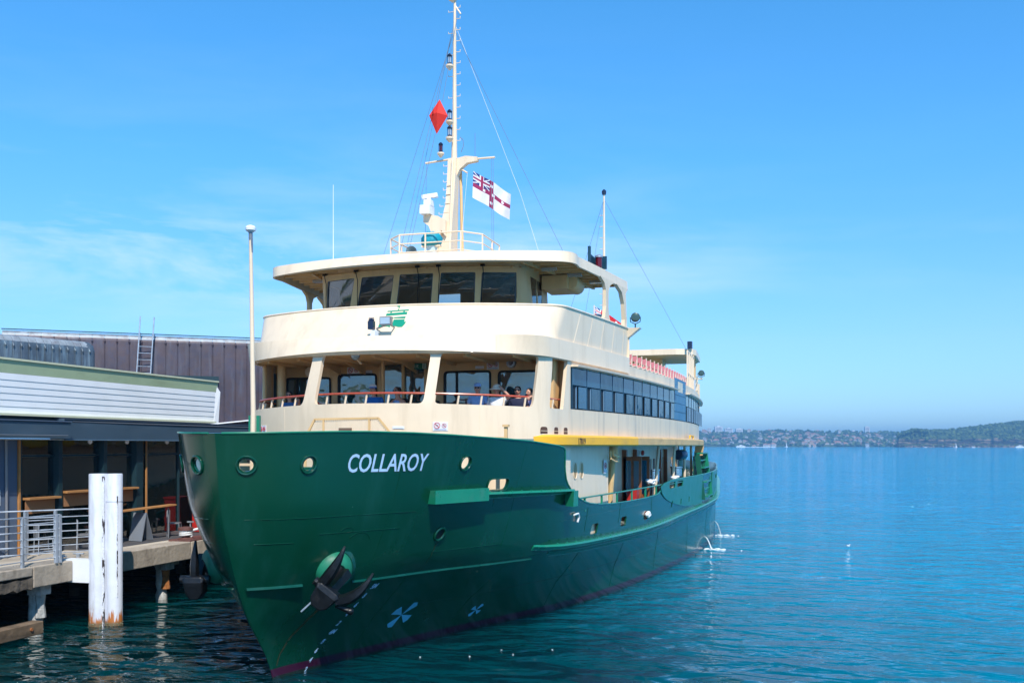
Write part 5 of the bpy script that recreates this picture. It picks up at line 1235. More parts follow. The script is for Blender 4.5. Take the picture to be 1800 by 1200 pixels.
def ens(u, v):                                   # v: 0 top, 1 foot
    st = [(.55, .5), (.78, .5), (.5, .82), (.5, .2), (.30, .5)]
    for (a, c) in st:
        if (u-a)**2*3.2+(v-c)**2 < .0035: return 0
    if abs(v-.5) < .07 or abs(u-.5) < .045: return 1
    if u < .455 and v < .43:
        x, y = u/.455, v/.43
        if abs(x-.5) < .07 or abs(y-.5) < .11: return 1
        if abs(x-.5) < .12 or abs(y-.5) < .19: return 0
        if abs(x-y) < .05 or abs(x+y-1) < .05: return 0
        return 2
    return 0
F1 = flag('ensign_flag', 'white state ensign with crimson cross and blue canton flying from the mast yard', (.66, 11.7, 13.90), (1.18, .30, -.66), (-.05, .05, -.84), 60, 40, .20, ens, [fw_, fr_, fb_])
frd = mat('flag_scarlet', (.62, .012, .02), .8)
def redens(u, v):
    if u < .45 and v < .5:
        x, y = u/.45, v/.5
        if abs(x-.5) < .06 or abs(y-.5) < .1: return 1
        if abs(x-.5) < .12 or abs(y-.5) < .2 or abs(x-y) < .07 or abs(x+y-1) < .07: return 0
        return 2
    for (a, c) in ((.75, .2), (.75, .8), (.62, .48), (.88, .42), (.24, .76)):
        if (u-a)**2*3+(v-c)**2 < .006: return 0
    return 1
F2 = flag('ensign_flag', 'red ensign with white stars fluttering aft beyond the bridge roof pillar', (2.05, 25.0, 11.25), (1.25, .2, -.75), (-.02, .0, -.62), 48, 28, .07, redens, [fw_, frd, fb_])
b = MB(); b.tube([(2.0, 25.0, 11.3), (2.0, 25.0, 7.3)], .03, 6); b.tube([(3.35, 25.2, 10.6), (3.35, 25.2, 7.4)], .012, 4); b.build('ensign_staff', cream, FER)
# red diamond daymark on a halyard
b = MB(); c = Vector((-.25, 10.95, 15.5)); vs = [c+Vector((0.02, 0, .56)), c+Vector((-.30, -.10, .04)), c+Vector((.0, -.2, .08)), c+Vector((.28, .05, .03)), c+Vector((0, .2, 0)), c+Vector((-.08, 0, -.54))]
b.add(vs, [(0,1,2), (0,2,3), (0,3,4), (0,4,1), (5,2,1), (5,3,2), (5,4,3), (5,1,4)]); dm = b.build('signal_diamond', mat('signal_scarlet', (.72, .025, .012), .7, var=.06), None); tag(dm, 'red cloth diamond signal hoisted on a halyard beside the mast', 'signal')
text_mesh('MARINE', .085, lambda x, y, d: tuple(c + Vector((-.17-.03*0 + y*.8, -.17, .26-x*.9))), 'signal_lettering', mat('dark_red_ink', (.18, .01, .01), .7), dm)

# ------------------------------------------------------------------ people
def skin_obj(name, V, E, R, m, parent, sub=1, root=0):
    me = bpy.data.meshes.new(name); me.from_pydata(V, E, []); o = bpy.data.objects.new(name, me); COL.objects.link(o)
    md = o.modifiers.new('skin', 'SKIN'); md.use_smooth_shade = True
    for i, sv in enumerate(me.skin_vertices[0].data): sv.radius = (R[i], R[i]) if not isinstance(R[i], tuple) else R[i]; sv.use_root = (i == root)
    s = o.modifiers.new('sub', 'SUBSURF'); s.levels = sub; s.render_levels = sub
    bpy.context.view_layer.update(); dg = bpy.context.evaluated_depsgraph_get(); m2 = bpy.data.meshes.new_from_object(o.evaluated_get(dg)); o.modifiers.clear(); o.data = m2; m2.name = name
    m2.materials.clear(); m2.materials.append(m); o.parent = parent; return o
def person(loc, label, shirt, hat=None, hair='dhair', glasses=True, arms='lap', rz=0, sleeve=True, s=1.0, legs='navy', turn=0.0):
    """seated figure facing -y; origin under the seat"""
    r = thing('person', label, 'person', (0, 0, 0), 'passengers on the open front deck')
    z = .45
    V = [(0, .0, z+.04), (0, .02, z+.28), (0, .0, z+.50), (0, -.02, z+.60), (0, -.05, z+.70), (0, -.07, z+.79)]
    E = [(0,1), (1,2), (2,3), (3,4), (4,5)]; R = [(.15, .12), (.14, .11), (.14, .10), .045, .075, .07]
    SH = {}
    for sg in (-1, 1):
        k = len(V)
        if arms == 'lap' or (arms == 'brim' and sg < 0) or (arms == 'rail' and sg < 0):
            A = [(sg*.20, 0, z+.50), (sg*.27, -.02, z+.25), (sg*.14, -.24, z+.16), (sg*.04, -.30, z+.15)]
        elif arms == 'cross': A = [(sg*.20, 0, z+.50), (sg*.27, -.05, z+.26), (sg*.05, -.22, z+.27), (-sg*.08, -.24, z+.28)]
        elif arms == 'brim': A = [(sg*.20, 0, z+.50), (sg*.38, -.12, z+.58), (sg*.22, -.18, z+.76), (sg*.14, -.18, z+.84)]
        else: A = [(sg*.20, 0, z+.50), (sg*.33, -.22, z+.50), (sg*.40, -.46, z+.66), (sg*.42, -.58, z+.62)]
        V += A; E += [(2, k), (k, k+1), (k+1, k+2), (k+2, k+3)]; R += [.062, .048, .036, .034]; SH[sg] = A
        k = len(V); V += [(sg*.10, -.04, z+.02), (sg*.14, -.45, z+.05), (sg*.14, -.48, .12), (sg*.14, -.58, .05)]; E += [(0, k), (k, k+1), (k+1, k+2), (k+2, k+3)]; R += [.09, .065, .048, .04]
    body = skin_obj('body', V, E, R, skin_m, r, 1)
    # fingers: short bent chains from each palm
    b = MB()
    for sg in (-1, 1):
        A = SH[sg]; d = (Vector(A[3])-Vector(A[2])).normalized(); sd = d.cross(Vector((0, 0, 1))); sd = sd.normalized() if sd.length > .01 else Vector((1, 0, 0)); p = Vector(A[3])
        for k, L in enumerate((.07, .08, .075, .06)):
            o = sd*(k-1.5)*.019; b.tube([p+o, p+o+d*L*.6, p+o+d*L*.9+Vector((0, 0, -.03))], [.009, .008, .006], 5)
        b.tube([p+sd*.03-d*.02, p+sd*.055+d*.02, p+sd*.05+d*.05], [.011, .009, .007], 5)
    b.build('fingers', skin_m, r)
    # face
    hc = Vector((0, -.07, z+.76))
    b = MB(); b.sphere(hc + Vector((0, 0, .02)), .092, 14, 0, (.88, 1.02, 1.22)); b.tube([hc+Vector((0, -.09, .03)), hc+Vector((0, -.115, -.01)), hc+Vector((0, -.09, -.02))], [.010, .016, .012], 6)
    for sg in (-1, 1): b.sphere(hc+Vector((sg*.082, .01, .0)), .02, 6, 0, (.5, .8, 1.3))
    b.build('head', skin_m, r)
    b = MB(); b.tube([hc+Vector((-.025, -.088, -.045)), hc+Vector((.025, -.088, -.045))], .006, 5); b.build('mouth', redink, r)
    if glasses:
        b = MB()
        for sg in (-1, 1): b.sphere(hc+Vector((sg*.036, -.085, .032)), .030, 8, 0, (1, .45, .8))
        b.tube([hc+Vector((-.085, .0, .035)), hc+Vector((-.06, -.08, .04)), hc+Vector((.06, -.08, .04)), hc+Vector((.085, 0, .035))], .006, 4); b.build('sunglasses', glassd, r)
    else:
        b = MB()
        for sg in (-1, 1): b.sphere(hc+Vector((sg*.034, -.086, .032)), .011, 6)
        b.build('eyes', glassd, r)
    b = MB(); b.sphere(hc + Vector((0, .022, .05)), .098, 12, 0, (.95, .98, 1.02)); b.build('hair', cl[hair], r)
    if hat == 'cap':
        b = MB(); b.lathe(hc+Vector((0, 0, .07)), [(.104, 0), (.104, .04), (.08, .085), (.03, .105)], 14); b.prism([(-.07, -.08), (-.05, -.17), (.05, -.17), (.07, -.08)], .065, .08, 0, lambda x, y, q: (hc.x+x, hc.y+y, hc.z+q)); b.build('cap', cl['sky'] if shirt != 'blue' else cl['white'], r)
        if shirt == 'blue': b = MB(); b.lathe(hc+Vector((0, 0, .065)), [(.108, 0), (.108, .03)], 14); b.prism([(-.075, -.08), (-.055, -.18), (.055, -.18), (.075, -.08)], .062, .078, 0, lambda x, y, q: (hc.x+x, hc.y+y, hc.z+q)); b.build('cap_brim', cl['blue'], r)
    if hat == 'sun':
        b = MB(); b.lathe(hc+Vector((0, 0, .05)), [(.20, -.035), (.19, -.02), (.11, .02), (.10, .08), (.05, .11), (.01, .115)], 18); b.build('sun_hat', cl['straw'], r)
    # shirt: torso and upper arms one size larger
    V2 = [(0, .0, z+.02), (0, .02, z+.28), (0, .0, z+.50), (0, -.01, z+.575)]; E2 = [(0,1), (1,2), (2,3)]; R2 = [(.19, .16), (.19, .155), (.20, .15), .075]
    for sg in (-1, 1):
        A = [Vector(a) for a in SH[sg]]; k = len(V2); e = A[1] if sleeve == 'long' else A[0]*.35+A[1]*.65
        if sleeve: V2 += [tuple(A[0]+Vector((0, 0, .01))), tuple(e)]; E2 += [(2, k), (k, k+1)]; R2 += [.095, .072]
        if sleeve == 'long': V2 += [tuple(A[2])]; E2 += [(k+1, k+2)]; R2 += [.05]
    skin_obj('shirt', V2, E2, R2, cl[shirt], r, 1)
    V3 = [(0, 0, z)]; E3 = []; R3 = [(.18, .15)]
    for sg in (-1, 1):
        k = len(V3); V3 += [(sg*.10, -.04, z+.02), (sg*.14, -.45, z+.05), (sg*.14, -.48, .25)]; E3 += [(0, k), (k, k+1), (k+1, k+2)]; R3 += [.10, .078, .06]
    skin_obj('trousers', V3, E3, R3, cl[legs], r, 1)
    r.location = loc; r.rotation_euler.z = rz; r.scale = (s, s, s)
    return r
PF = 5.25
PEOPLE = [
 ((-3.40, 7.0, PF-.03), 'person in sunglasses and denim blue shirt, arm on the rail, leftmost on the front deck', 'mid', None, 'dhair', True, 'rail', .2, True),
 ((-2.72, 7.0, PF-.02), 'person in a red top sitting half behind the cream pillar', 'red', None, 'brown', False, 'lap', 0, True),
 ((-.62, 6.7, PF+.08), 'person in white and blue cap and royal blue shirt in the middle opening', 'blue', 'cap', 'dhair', False, 'lap', 0, True),
 ((-.12, 7.3, PF+.06), 'dark haired person seated behind, mostly hidden between the cap wearer and neighbour', 'black', None, 'dhair', False, 'lap', 0, True),
 ((.10, 6.7, PF+.03), 'person with brown hair, sunglasses and sleeveless pale blue top in the middle opening', 'sky', None, 'brown', True, 'lap', -.3, False),
 ((.85, 7.3, PF-.02), 'person in black by the right edge of the middle opening', 'black', None, 'dhair', False, 'lap', 0, True),
 ((2.43, 6.7, PF+.07), 'person with folded arms, sunglasses and pale cap under the right opening', 'sky', 'cap', 'ghair', True, 'cross', .15, True),
 ((2.98, 6.7, PF+.03), 'person in cream sun hat raising a hand to the brim', 'white', 'sun', 'ghair', False, 'brim', 0, True),
 ((3.52, 6.85, PF+.0), 'person with dark hair, sunglasses and navy vest leaning by the rail', 'navy', None, 'dhair', True, 'lap', .1, True),
 ((3.84, 6.98, PF-.05), 'person in lilac shirt resting a hand over the handrail at the corner', 'lilac', None, 'dhair', False, 'rail', -.42, 'long'),
]
for p in PEOPLE: person(*p)
# bench on which they sit
b = MB(); b.b2((-3.9, 6.75, PF+.36), (4.2, 7.2, PF+.44)); b.build('deck_bench', teak, FER)
b = MB()
for x in (-3.4, -1.7, 0, 1.7, 3.4): b.b2((x-.04, 6.85, PF), (x+.04, 7.1, PF+.36))
b.build('bench_leg', tan_in, FER)
# lower deck: pale fenders / ropes on the bulwark
for (y, z, lb) in ((16.9, 2.55, 'white mooring rope bundle hanging out of the third freeing port'),):
    b = MB(); 
    for k in range(7):
        p = hull_pt(y+rnd.uniform(-.25, .25), z+rnd.uniform(-.08, .05), 1, .05); b.sphere(p, .085, 7, 0, (1, 1, .8))
    o = b.build('rope_bundle', ropew, None); tag(o, lb, 'rope')
for (y, lb) in ((18.4, 'flaked white mooring rope lying on the rail before the first steel drum'), (23.2, 'flaked white mooring rope lying on the rail before the second steel drum')):
    b = MB(); P = []
    for k in range(60):
        t = k/59; P.append((hull_b(y, 3.3)-.25+.12*math.sin(t*50), y-.6+1.3*t+.2*math.sin(t*31), 3.62+.05*math.sin(t*23)+.06*abs(math.sin(t*4))))
    b.tube(P, .035, 6); o = b.build('mooring_rope', ropew, None); tag(o, lb, 'rope')
# dangling loop at the bulwark
b = MB(); b.tube([hull_pt(8.2, 3.08, 1, .05), hull_pt(8.5, 3.1, 1, .06), hull_pt(8.62, 3.0, 1, .06), hull_pt(8.6, 2.85, 1, .05)], .03, 6); o = b.build('rope_loop', ropew, None); tag(o, 'short pale rope end looped over the green bulwark under the fender end', 'rope')
# overboard discharges: falling water with foam where it lands
foam = mat('white_foam', (.72, .80, .84), .6, bump=.05, bs=6)
for (y, z, lb) in ((30.5, .55, 'white jet of cooling water falling from the hull side, nearer one'), (38.2, .75, 'white jet of cooling water falling near the stern, farther one')):
    x = hull_b(y, z); rt = thing('water_jet', lb, 'water jet', (x, y, 0))
    b = MB(); b.tube([(x+.38*t, y-.3*t, z*(1-t*t)) for t in np.linspace(0, 1, 8)], [.006, .007, .008, .010, .012, .014, .018, .02], 7)
    for k in range(5):
        q = [rnd.gauss(0, .02) for _ in range(3)]; b.tube([(x+(.36+q[0])*t, y-.3*t+q[1]*2*t, z*(1-t*t)+q[2]) for t in np.linspace(.1+.08*k, 1, 7)], [.003, .006, .008, .006, .010, .008, .014], 5)
    b.build('jet', foam, rt)
    b = MB()
    for k in range(30):
        a = rnd.gauss(0, 1); c = rnd.gauss(0, 1); b.sphere((x+.6+a*.40, y-.4+c*.25, .0), rnd.uniform(.02, .06), 6, 0, (1.8, 1, .3))
    tag(b.build('splash', foam, rt), kind='stuff')
# gull on the water and flecks of foam
b = MB(); b.sphere((0, 0, .07), .11, 10, 0, (1, 1.9, .8)); b.sphere((0, -.2, .2), .055, 8, 0, (1, 1.1, 1)); b.tube([(0, -.14, .1), (0, -.19, .18)], .04, 6); g = b.build('gull', white, None)
b = MB(); b.tube([(0, -.25, .2), (0, -.31, .19)], [.015, .004], 5); b.build('beak', red_p, g); b = MB(); b.sphere((0, .08, .11), .09, 8, 0, (1.1, 1.9, .5)); b.build('wing', mat('gull_grey', (.35, .38, .42), .7), g)
g.scale = (.5, .5, .5); g.location = (13.2, 33.1, 0); g.rotation_euler.z = .9; tag(g, 'white gull floating alone on the open water at right', 'bird')
b = MB()
for (px, py) in ((9.5, -1), (10.2, -.2), (8.3, -1.5), (7.4, -1.9), (9.0, -.6)): b.sphere((px-5.2+rnd.uniform(-.2, .2), py+5.0, 0.0), .014, 6, 0, (1.6, 1, .15))
tag(b.build('foam_fleck', foam, None), 'small white flecks floating by the hull', 'foam', kind='stuff')
# ------------------------------------------------------------------ wharf
conc = mat('weathered_concrete', (.40, .34, .27), .85, var=.16, vs=1.3, bump=.02, bs=7, dirt=(.16, .12, .09), dirt_amt=.6, dirt_scale=(3.5, 3.5, .8))
concd = mat('deck_concrete', (.50, .43, .34), .85, var=.12, vs=.8, bump=.01, bs=9, dirt=(.3, .25, .2), dirt_amt=.5, dirt_scale=(.7, .7, .7))
asph = mat('dark_wharf_paving', (.065, .062, .065), .85, var=.2, vs=3, bump=.01, bs=20)
oldwood = mat('old_grey_timber', (.13, .105, .08), .9, var=.35, vs=2, bump=.05, bs=6, dirt=(.03, .025, .02), dirt_amt=.8, dirt_scale=(1, .4, 6))
rotted = mat('eaten_pile_concrete', (.42, .42, .40), .9, var=.3, vs=5, bump=.06, bs=6, dirt=(.10, .09, .07), dirt_amt=.8, dirt_scale=(3, 3, 1))
WH_ = thing('wharf', 'concrete ferry wharf with weathered edge beam on piles beside the ferry', 'wharf', (-9, 5, 1.8))
b = MB(); b.b2((-45, -16, 1.62), (-9.0, 60, 1.80)); b.build('wharf_deck', concd, WH_)
b = MB(); b.b2((-10.95, 6.6, 1.80), (-9.75, 22, 1.806)); b.build('paved_strip', asph, WH_)
segs = [(-16, -6.9, 0), (-6.86, -2.2, 0), (-2.16, 2.75, 0), (2.79, 4.25, 1), (4.3, 9.9, 1), (9.94, 15.5, 1), (15.54, 30, 1)]
for (ya, yb, full) in segs:
    b = MB()
    if full: b.b2((-9.35, ya, 1.24), (-8.62, yb, 1.81))
    else: b.b2((-9.35, ya, 1.56), (-8.62, yb, 1.81))
    e = b.build('edge_beam', conc, WH_); m = e.modifiers.new('bevel', 'BEVEL'); m.width = .025; m.segments = 2
for (ya, yb) in ((-16, -5), (-4.96, 2.75)):
    b = MB(); n = 60; ys = along(ya, yb, n); vs = []
    for i, y in enumerate(ys):
        r1, r2 = rnd.uniform(-.035, .035), rnd.uniform(-.05, .05)
        vs += [(-9.2, y, 1.2+r2), (-8.66+r1, y, 1.24+r2), (-8.64+r1, y, 1.50+r1), (-9.2, y, 1.55)]
    b.add(vs, [(i*4+k, i*4+(k+1) % 4, (i+1)*4+(k+1) % 4, (i+1)*4+k) for i in range(n) for k in range(4)] + [(0,1,2,3), tuple(range(n*4, n*4+4))]); b.build('decayed_edge_timber', oldwood, WH_)
b = MB()
for y in range(-14, 58, 4): b.b2((-40, y-.3, 1.0), (-9.36, y+.3, 1.62))
tag(b.build('cross_beam', conc, WH_), kind='stuff')
for i, (x, y) in enumerate([(-9.15, 3.45), (-9.2, 9.1), (-9.3, 14), (-9.2, -3.5), (-9.2, 19), (-12.5, 3), (-12.5, 9), (-12.5, 15), (-16, 5), (-16, 11), (-16, 17), (-12.5, -4)]):
    b = MB(); n = 14; prof = []
    for k in range(n+1):
        z = -1.0+2.3*k/n; prof.append((.17+rnd.uniform(-.025, .03)+(.07 if z > 1.0 else 0), z))
    b.lathe((x, y, 0), prof, 10, smooth=False); pl = b.build('support_pile', rotted if i in (0, 1) else oldwood, WH_)
    if i in (0, 1):
        b = MB(); b.box((x+.16, y-.05, 1.13), (.42, .4, .3)); o = b.build('pile_head', rotted, pl)
        b = MB(); b.lathe((x+.16, y-.02, 0), [(.16, .35), (.12, .7), (.15, 1.0)], 8, smooth=False); b.build('concrete_jacket', rotted if i == 0 else mat('rusted_jacket', (.30, .11, .03), .9, var=.4, vs=6, bump=.04), pl)
# timber waler at the waterline
b = MB(); b.b2((-8.45, -14, .12), (-8.1, 2.55, .45)); wl = b.build('timber_waler', mat('wet_brown_timber', (.17, .115, .07), .8, var=.3, vs=2, bump=.03, bs=5, dirt=(.04, .03, .02), dirt_amt=.7, dirt_scale=(4, .5, 4)), WH_)
m = wl.modifiers.new('bevel', 'BEVEL'); m.width = .02
b = MB(); b.lathe((-8.09, 2.1, .3), [(.05, 0), (.04, .03)], 10, axis=(1, 0, 0)); b.build('waler_bolt', mat('rust', (.30, .10, .03), .9, var=.4, vs=8), wl)
# white steel piles
def pile_mat():
    m = mat('white_pile_paint', (.62, .65, .72), .5, var=.06, vs=2, bump=.006, bs=8, dirt=(.36, .36, .36), dirt_amt=.45, dirt_scale=(5, 5, .8), dirt_lo=.52, dirt_hi=.66)
    nt = m.node_tree; L = nt.links.new; b = nt.nodes['Principled BSDF']; src = b.inputs['Base Color'].links[0].from_socket
    tc = [n for n in nt.nodes if n.type == 'TEX_COORD'][0]; sp = N(nt, 'ShaderNodeSeparateXYZ'); L(tc.outputs['Object'], sp.inputs[0])
    mp = N(nt, 'ShaderNodeMapping'); mp.inputs['Scale'].default_value = (7, 7, 1.1); L(tc.outputs['Object'], mp.inputs[0])
    nz = N(nt, 'ShaderNodeTexNoise', i_Scale=1, i_Detail=7, i_Roughness=.65); L(mp.outputs[0], nz.inputs['Vector'])
    zr = N(nt, 'ShaderNodeMapRange'); zr.inputs[1].default_value = -.1; zr.inputs[2].default_value = 1.1; zr.inputs[3].default_value = .26; zr.inputs[4].default_value = -.22; L(sp.outputs[2], zr.inputs[0])
    ad = N(nt, 'ShaderNodeMath', operation='ADD'); L(nz.outputs[0], ad.inputs[0]); L(zr.outputs[0], ad.inputs[1])
    r = N(nt, 'ShaderNodeMapRange'); r.inputs[1].default_value = .58; r.inputs[2].default_value = .66; L(ad.outputs[0], r.inputs[0])
    x = N(nt, 'ShaderNodeMix', data_type='RGBA'); L(r.outputs[0], x.inputs[0]); L(src, x.inputs[6]); x.inputs[7].default_value = (.42, .14, .03, 1)
    zr2 = N(nt, 'ShaderNodeMapRange'); zr2.inputs[1].default_value = .06; zr2.inputs[2].default_value = .14; zr2.inputs[3].default_value = .9; zr2.inputs[4].default_value = 0; L(sp.outputs[2], zr2.inputs[0])
    y = N(nt, 'ShaderNodeMix', data_type='RGBA'); L(zr2.outputs[0], y.inputs[0]); L(x.outputs[2], y.inputs[6]); y.inputs[7].default_value = (.14, .10, .05, 1); L(y.outputs[2], b.inputs['Base Color']); return m
pm = pile_mat()
b = MB(); b.b2((-20.2, -16, -3), (-20, 60, 1.6)); b.build('added_underdeck_wall', oldwood, WH_)  # added wall, keeps the water seen under the deck dark
PI_ = thing('mooring_pile', 'pair of joined white steel mooring piles with rust at the waterline', 'pile', (-7.9, 4.7, 0))
b = MB(); b.lathe((-7.98, 4.5, 0), [(.245, -2), (.245, 4.20), (.235, 4.22)], 28); b.build('steel_pile', pm, PI_)
b = MB(); b.lathe((-7.58, 4.68, 0), [(.212, -2), (.212, 4.20), (.20, 4.22)], 28); b.build('steel_pile', pm, PI_)
sm = mat('scraped_seam', (.70, .72, .76), .7, var=.1, dirt=(.03, .02, .02), dirt_amt=1, dirt_scale=(9, 9, 2.6), dirt_lo=.50, dirt_hi=.56, bump=.02, bs=20)
b = MB(); b.tube([(-7.76, 4.43, -.5), (-7.76, 4.43, 4.15)], .045, 6); b.tube([(-7.40, 4.56, .8), (-7.40, 4.56, 3.6)], .02, 5); b.build('weld_seam', sm, PI_)
b = MB(); b.lathe((-7.58, 4.68, 0), [(.218, 3.44), (.218, 3.47)], 24); b.build('collar_ring', pm, PI_)
b = MB(); b.b2((-8.95, 4.28, 1.20), (-8.1, 4.6, 1.84)); b.build('pile_bracket', white, PI_)
b = MB()
for (cx_, cy_, r_) in ((-7.98, 4.5, .245), (-7.58, 4.68, .212)):
    for k in range(150): a = rnd.uniform(0, 6.28); b.sphere((cx_+r_*math.cos(a), cy_+r_*math.sin(a), rnd.uniform(-.05, .09)), rnd.uniform(.006, .018), 5)
tag(b.build('barnacle', mat('marine_growth', (.20, .19, .12), .9, var=.4, vs=20), PI_), kind='stuff')
# railings on the wharf edge
def railing(label, pts, zt, nr, posts, rt=.022):
    r = thing('wharf_railing', label, 'railing', (pts[0][0], pts[0][1], 1.81), 'galvanised railings on the wharf')
    for k in range(nr):
        z = 1.97+(zt-1.97)*k/(nr-1); b = MB(); b.tube([(x, y, z) for x, y in pts], rt if k == nr-1 else rt*.75, 6); b.build('rail', galv, r)
    for (x, y) in posts: b = MB(); b.bar((x, y, 1.81), (x, y, zt), .07, .07); b.build('post', galv, r)
    return r
railing('nearest galvanised railing on the wharf edge, left of the white piles', [(-8.72, -8), (-8.68, 2.5), (-8.62, 3.75)], 3.12, 7, [(-8.7, -2.5), (-8.69, 0), (-8.68, 2.45), (-8.62, 3.6), (-8.62, 3.75)])
railing('galvanised railing angled behind the nearest one, ending at the white piles', [(-10.4, 3.2), (-9.45, 4.55), (-8.9, 5.4)], 3.18, 7, [(-10.4, 3.2), (-9.9, 3.9), (-9.45, 4.55), (-8.9, 5.4)])
railing('short pale railing frame close to the shop glass behind other railings', [(-10.75, 4.9), (-10.35, 5.6)], 3.10, 5, [(-10.75, 4.9), (-10.35, 5.6)])
# bollard with rope, cleats
BO_ = thing('bollard', 'red brown mooring bollard with ropes on the wharf edge behind the bow', 'bollard', (-9.1, 10.3, 1.81))
b = MB(); b.lathe((-9.1, 10.3, 1.8), [(.28, 0), (.28, .08), (.12, .12), (.12, .32), (.26, .36), (.26, .44), (.1, .47)], 16); b.lathe((-8.9, 11.3, 1.8), [(.24, 0), (.24, .08), (.12, .12), (.12, .36), (.26, .40), (.26, .48), (.1, .5)], 16); b.b2((-9.5, 9.9, 1.8), (-8.65, 11.6, 1.86)); b.build('bollard_casting', mat('red_brown_iron', (.13, .055, .045), .6, var=.3, vs=6, bump=.01), BO_)
b = MB(); P = []
for k in range(50): t = k/49*6*math.pi; P.append((-9.1+.2*math.cos(t), 10.3+.2*math.sin(t), 1.95+.012*k/3))
b.tube(P, .03, 6); b.tube([(-9.0, 10.15, 2.1), (-8.7, 10.7, 2.22), (-8.3, 11.3, 2.55)], .045, 6); b.build('rope_turns', ropew, BO_)
for (x, y, lb) in ((-9.0, 4.95, 'small grey cleat nearest the white piles on the wharf edge'), (-9.0, 4.25, 'small grey cleat between railing end and white bracket')):
    b = MB(); b.tube([(x-.18, y, 1.92), (x+.18, y, 1.92)], .03, 6); b.b2((x-.05, y-.04, 1.8), (x+.05, y+.04, 1.92)); tag(b.build('cleat', galv, None), lb, 'cleat')
# ------------------------------------------------------------------ wharf building
dkblue = mat('dark_blue_fascia', (.05, .085, .12), .45, var=.08, vs=1, dirt=(.10, .13, .16), dirt_amt=.3, dirt_scale=(.8, .8, 3))
bluecol = mat('blue_grey_column', (.085, .12, .18), .5, var=.06)
frame_d = mat('dark_teal_mullion', (.012, .035, .045), .4, var=.1)
paleg = mat('pale_olive_fascia', (.42, .50, .30), .55, var=.05, dirt=(.2, .24, .13), dirt_amt=.3, dirt_scale=(.6, .6, 2))
palet = mat('pale_yellow_trim', (.62, .62, .42), .5, var=.04)
BD = thing('wharf_building', 'low wharf shop with dark blue fascia, glass front and white boarded canopy', 'building', (-11, 6, 1.8))
def bp(a, c, name, m, par=BD): b = MB(); b.b2(a, c); return b.build(name, m, par)
bp((-10.75, -12, 5.22), (-10.22, 6.1, 5.70), 'fascia', dkblue); bp((-11.0, 6.14, 5.20), (-10.5, 20, 5.80), 'fascia', dkblue)
bp((-10.78, -12, 5.705), (-10.18, 6.1, 5.735), 'fascia_capping', bluecol); bp((-11.0, 6.14, 5.805), (-10.46, 20, 5.825), 'fascia_capping', bluecol)
bp((-10.52, 6.16, 5.17), (-10.46, 20, 5.195), 'drip_strip', MATS['pale_sash_frame'])
bp((-16, 3.6, 5.17), (-10.55, 20, 5.195), 'soffit', offwhite)
bp((-12.5, 3.3, 1.8), (-10.95, 4.75, 5.2), 'corner_column', bluecol)
bp((-10.97, 4.78, 1.8), (-10.9, 4.84, 5.17), 'timber_strip', mat('orange_timber', (.42, .20, .07), .5, var=.15, vs=4))
GLZ = None
pls = [4.9, 6.35, 8.4, 10.15, 10.75, 12.6, 13.6, 16, 19.5]
for i in range(len(pls)-1):
    g = bp((-11.02, pls[i]+.03, 1.9), (-11.0, pls[i+1]-.03, 4.66), 'shop_pane', g_shop); bp((-11.02, pls[i]+.03, 4.74), (-11.0, pls[i+1]-.03, 5.16), 'shop_pane', g_shop)
for i, y in enumerate(pls): w = .16 if i in (1, 2) else .34 if i == 3 else .07; bp((-11.12, y-w/2, 1.8), (-10.80 if i in (1, 2, 3) else -10.94, y+w/2, 5.17), 'mullion', frame_d)
bp((-11.06, 4.9, 4.67), (-10.95, 19.5, 4.73), 'transom', frame_d); bp((-11.1, 4.9, 1.8), (-10.93, 19.5, 1.9), 'sill', ventm)
bp((-10.93, 10.62, 1.8), (-10.88, 10.67, 5.17), 'timber_strip', MATS['orange_timber'])
# inside
bp((-13.9, 3.6, 1.8), (-13.8, 20, 5.2), 'rear_wall', mat('shop_dim_wall', (.34, .30, .25), .8, var=.5, vs=.8)); bp((-16, 4.75, 1.8), (-11.1, 4.85, 5.2), 'side_wall', MATS['shop_dim_wall']); bp((-16, 19.4, 1.8), (-11.1, 19.5, 5.2), 'side_wall', MATS['shop_dim_wall']); bp((-16, 4.9, 1.805), (-11.1, 19.4, 1.83), 'shop_floor', mat('shop_floor_brown', (.12, .08, .05), .6))
for (ya, yb, x, z) in ((4.95, 6.25, -10.68, 3.42), (6.5, 8.3, -10.68, 3.55), (8.5, 9.95, -10.68, 3.55)): bp((x-.25, ya, z), (x, yb, z+.06), 'timber_counter', MATS['orange_timber']); bp((x-.22, ya+.05, z-.42), (x-.2, yb-.05, z-.02), 'counter_front', mat('counter_brown', (.34, .16, .07), .6) if 'counter_brown' not in MATS else MATS['counter_brown'])
for (ya, yb, z) in ((6.9, 9.4, 4.95), (9.7, 10.6, 4.95), (5.2, 5.9, 4.9)): bp((-11.35, ya, z-.38), (-11.3, yb, z-.14), 'menu_board', mat('menu_cream', (.85, .65, .42), .6) if 'menu_cream' not in MATS else MATS['menu_cream'])
for (ya, yb) in ((5.2, 6.0), (8.8, 9.9), (11.3, 12.2)): bp((-11.5, ya, 3.75), (-11.45, yb, 4.45), 'wall_panel', mat('grey_panel', (.12, .14, .16), .6) if 'grey_panel' not in MATS else MATS['grey_panel'])
b = MB(); b.tube([(-10.50, 6.5, 5.74), (-10.48, 12, 5.73), (-10.48, 19, 5.74)], .018, 6); b.build('conduit', ventm, BD)
b = MB(); b.tube([(-10.16, -4, 5.30), (-10.16, 5.9, 5.30)], .016, 6); b.build('conduit', ventm, BD)
b = MB(); b.tube([(-10.92, 4.3, 5.2), (-10.90, 4.3, 3.4), (-10.90, 4.3, 1.81)], .04, 8); b.build('downpipe', ventm, BD)
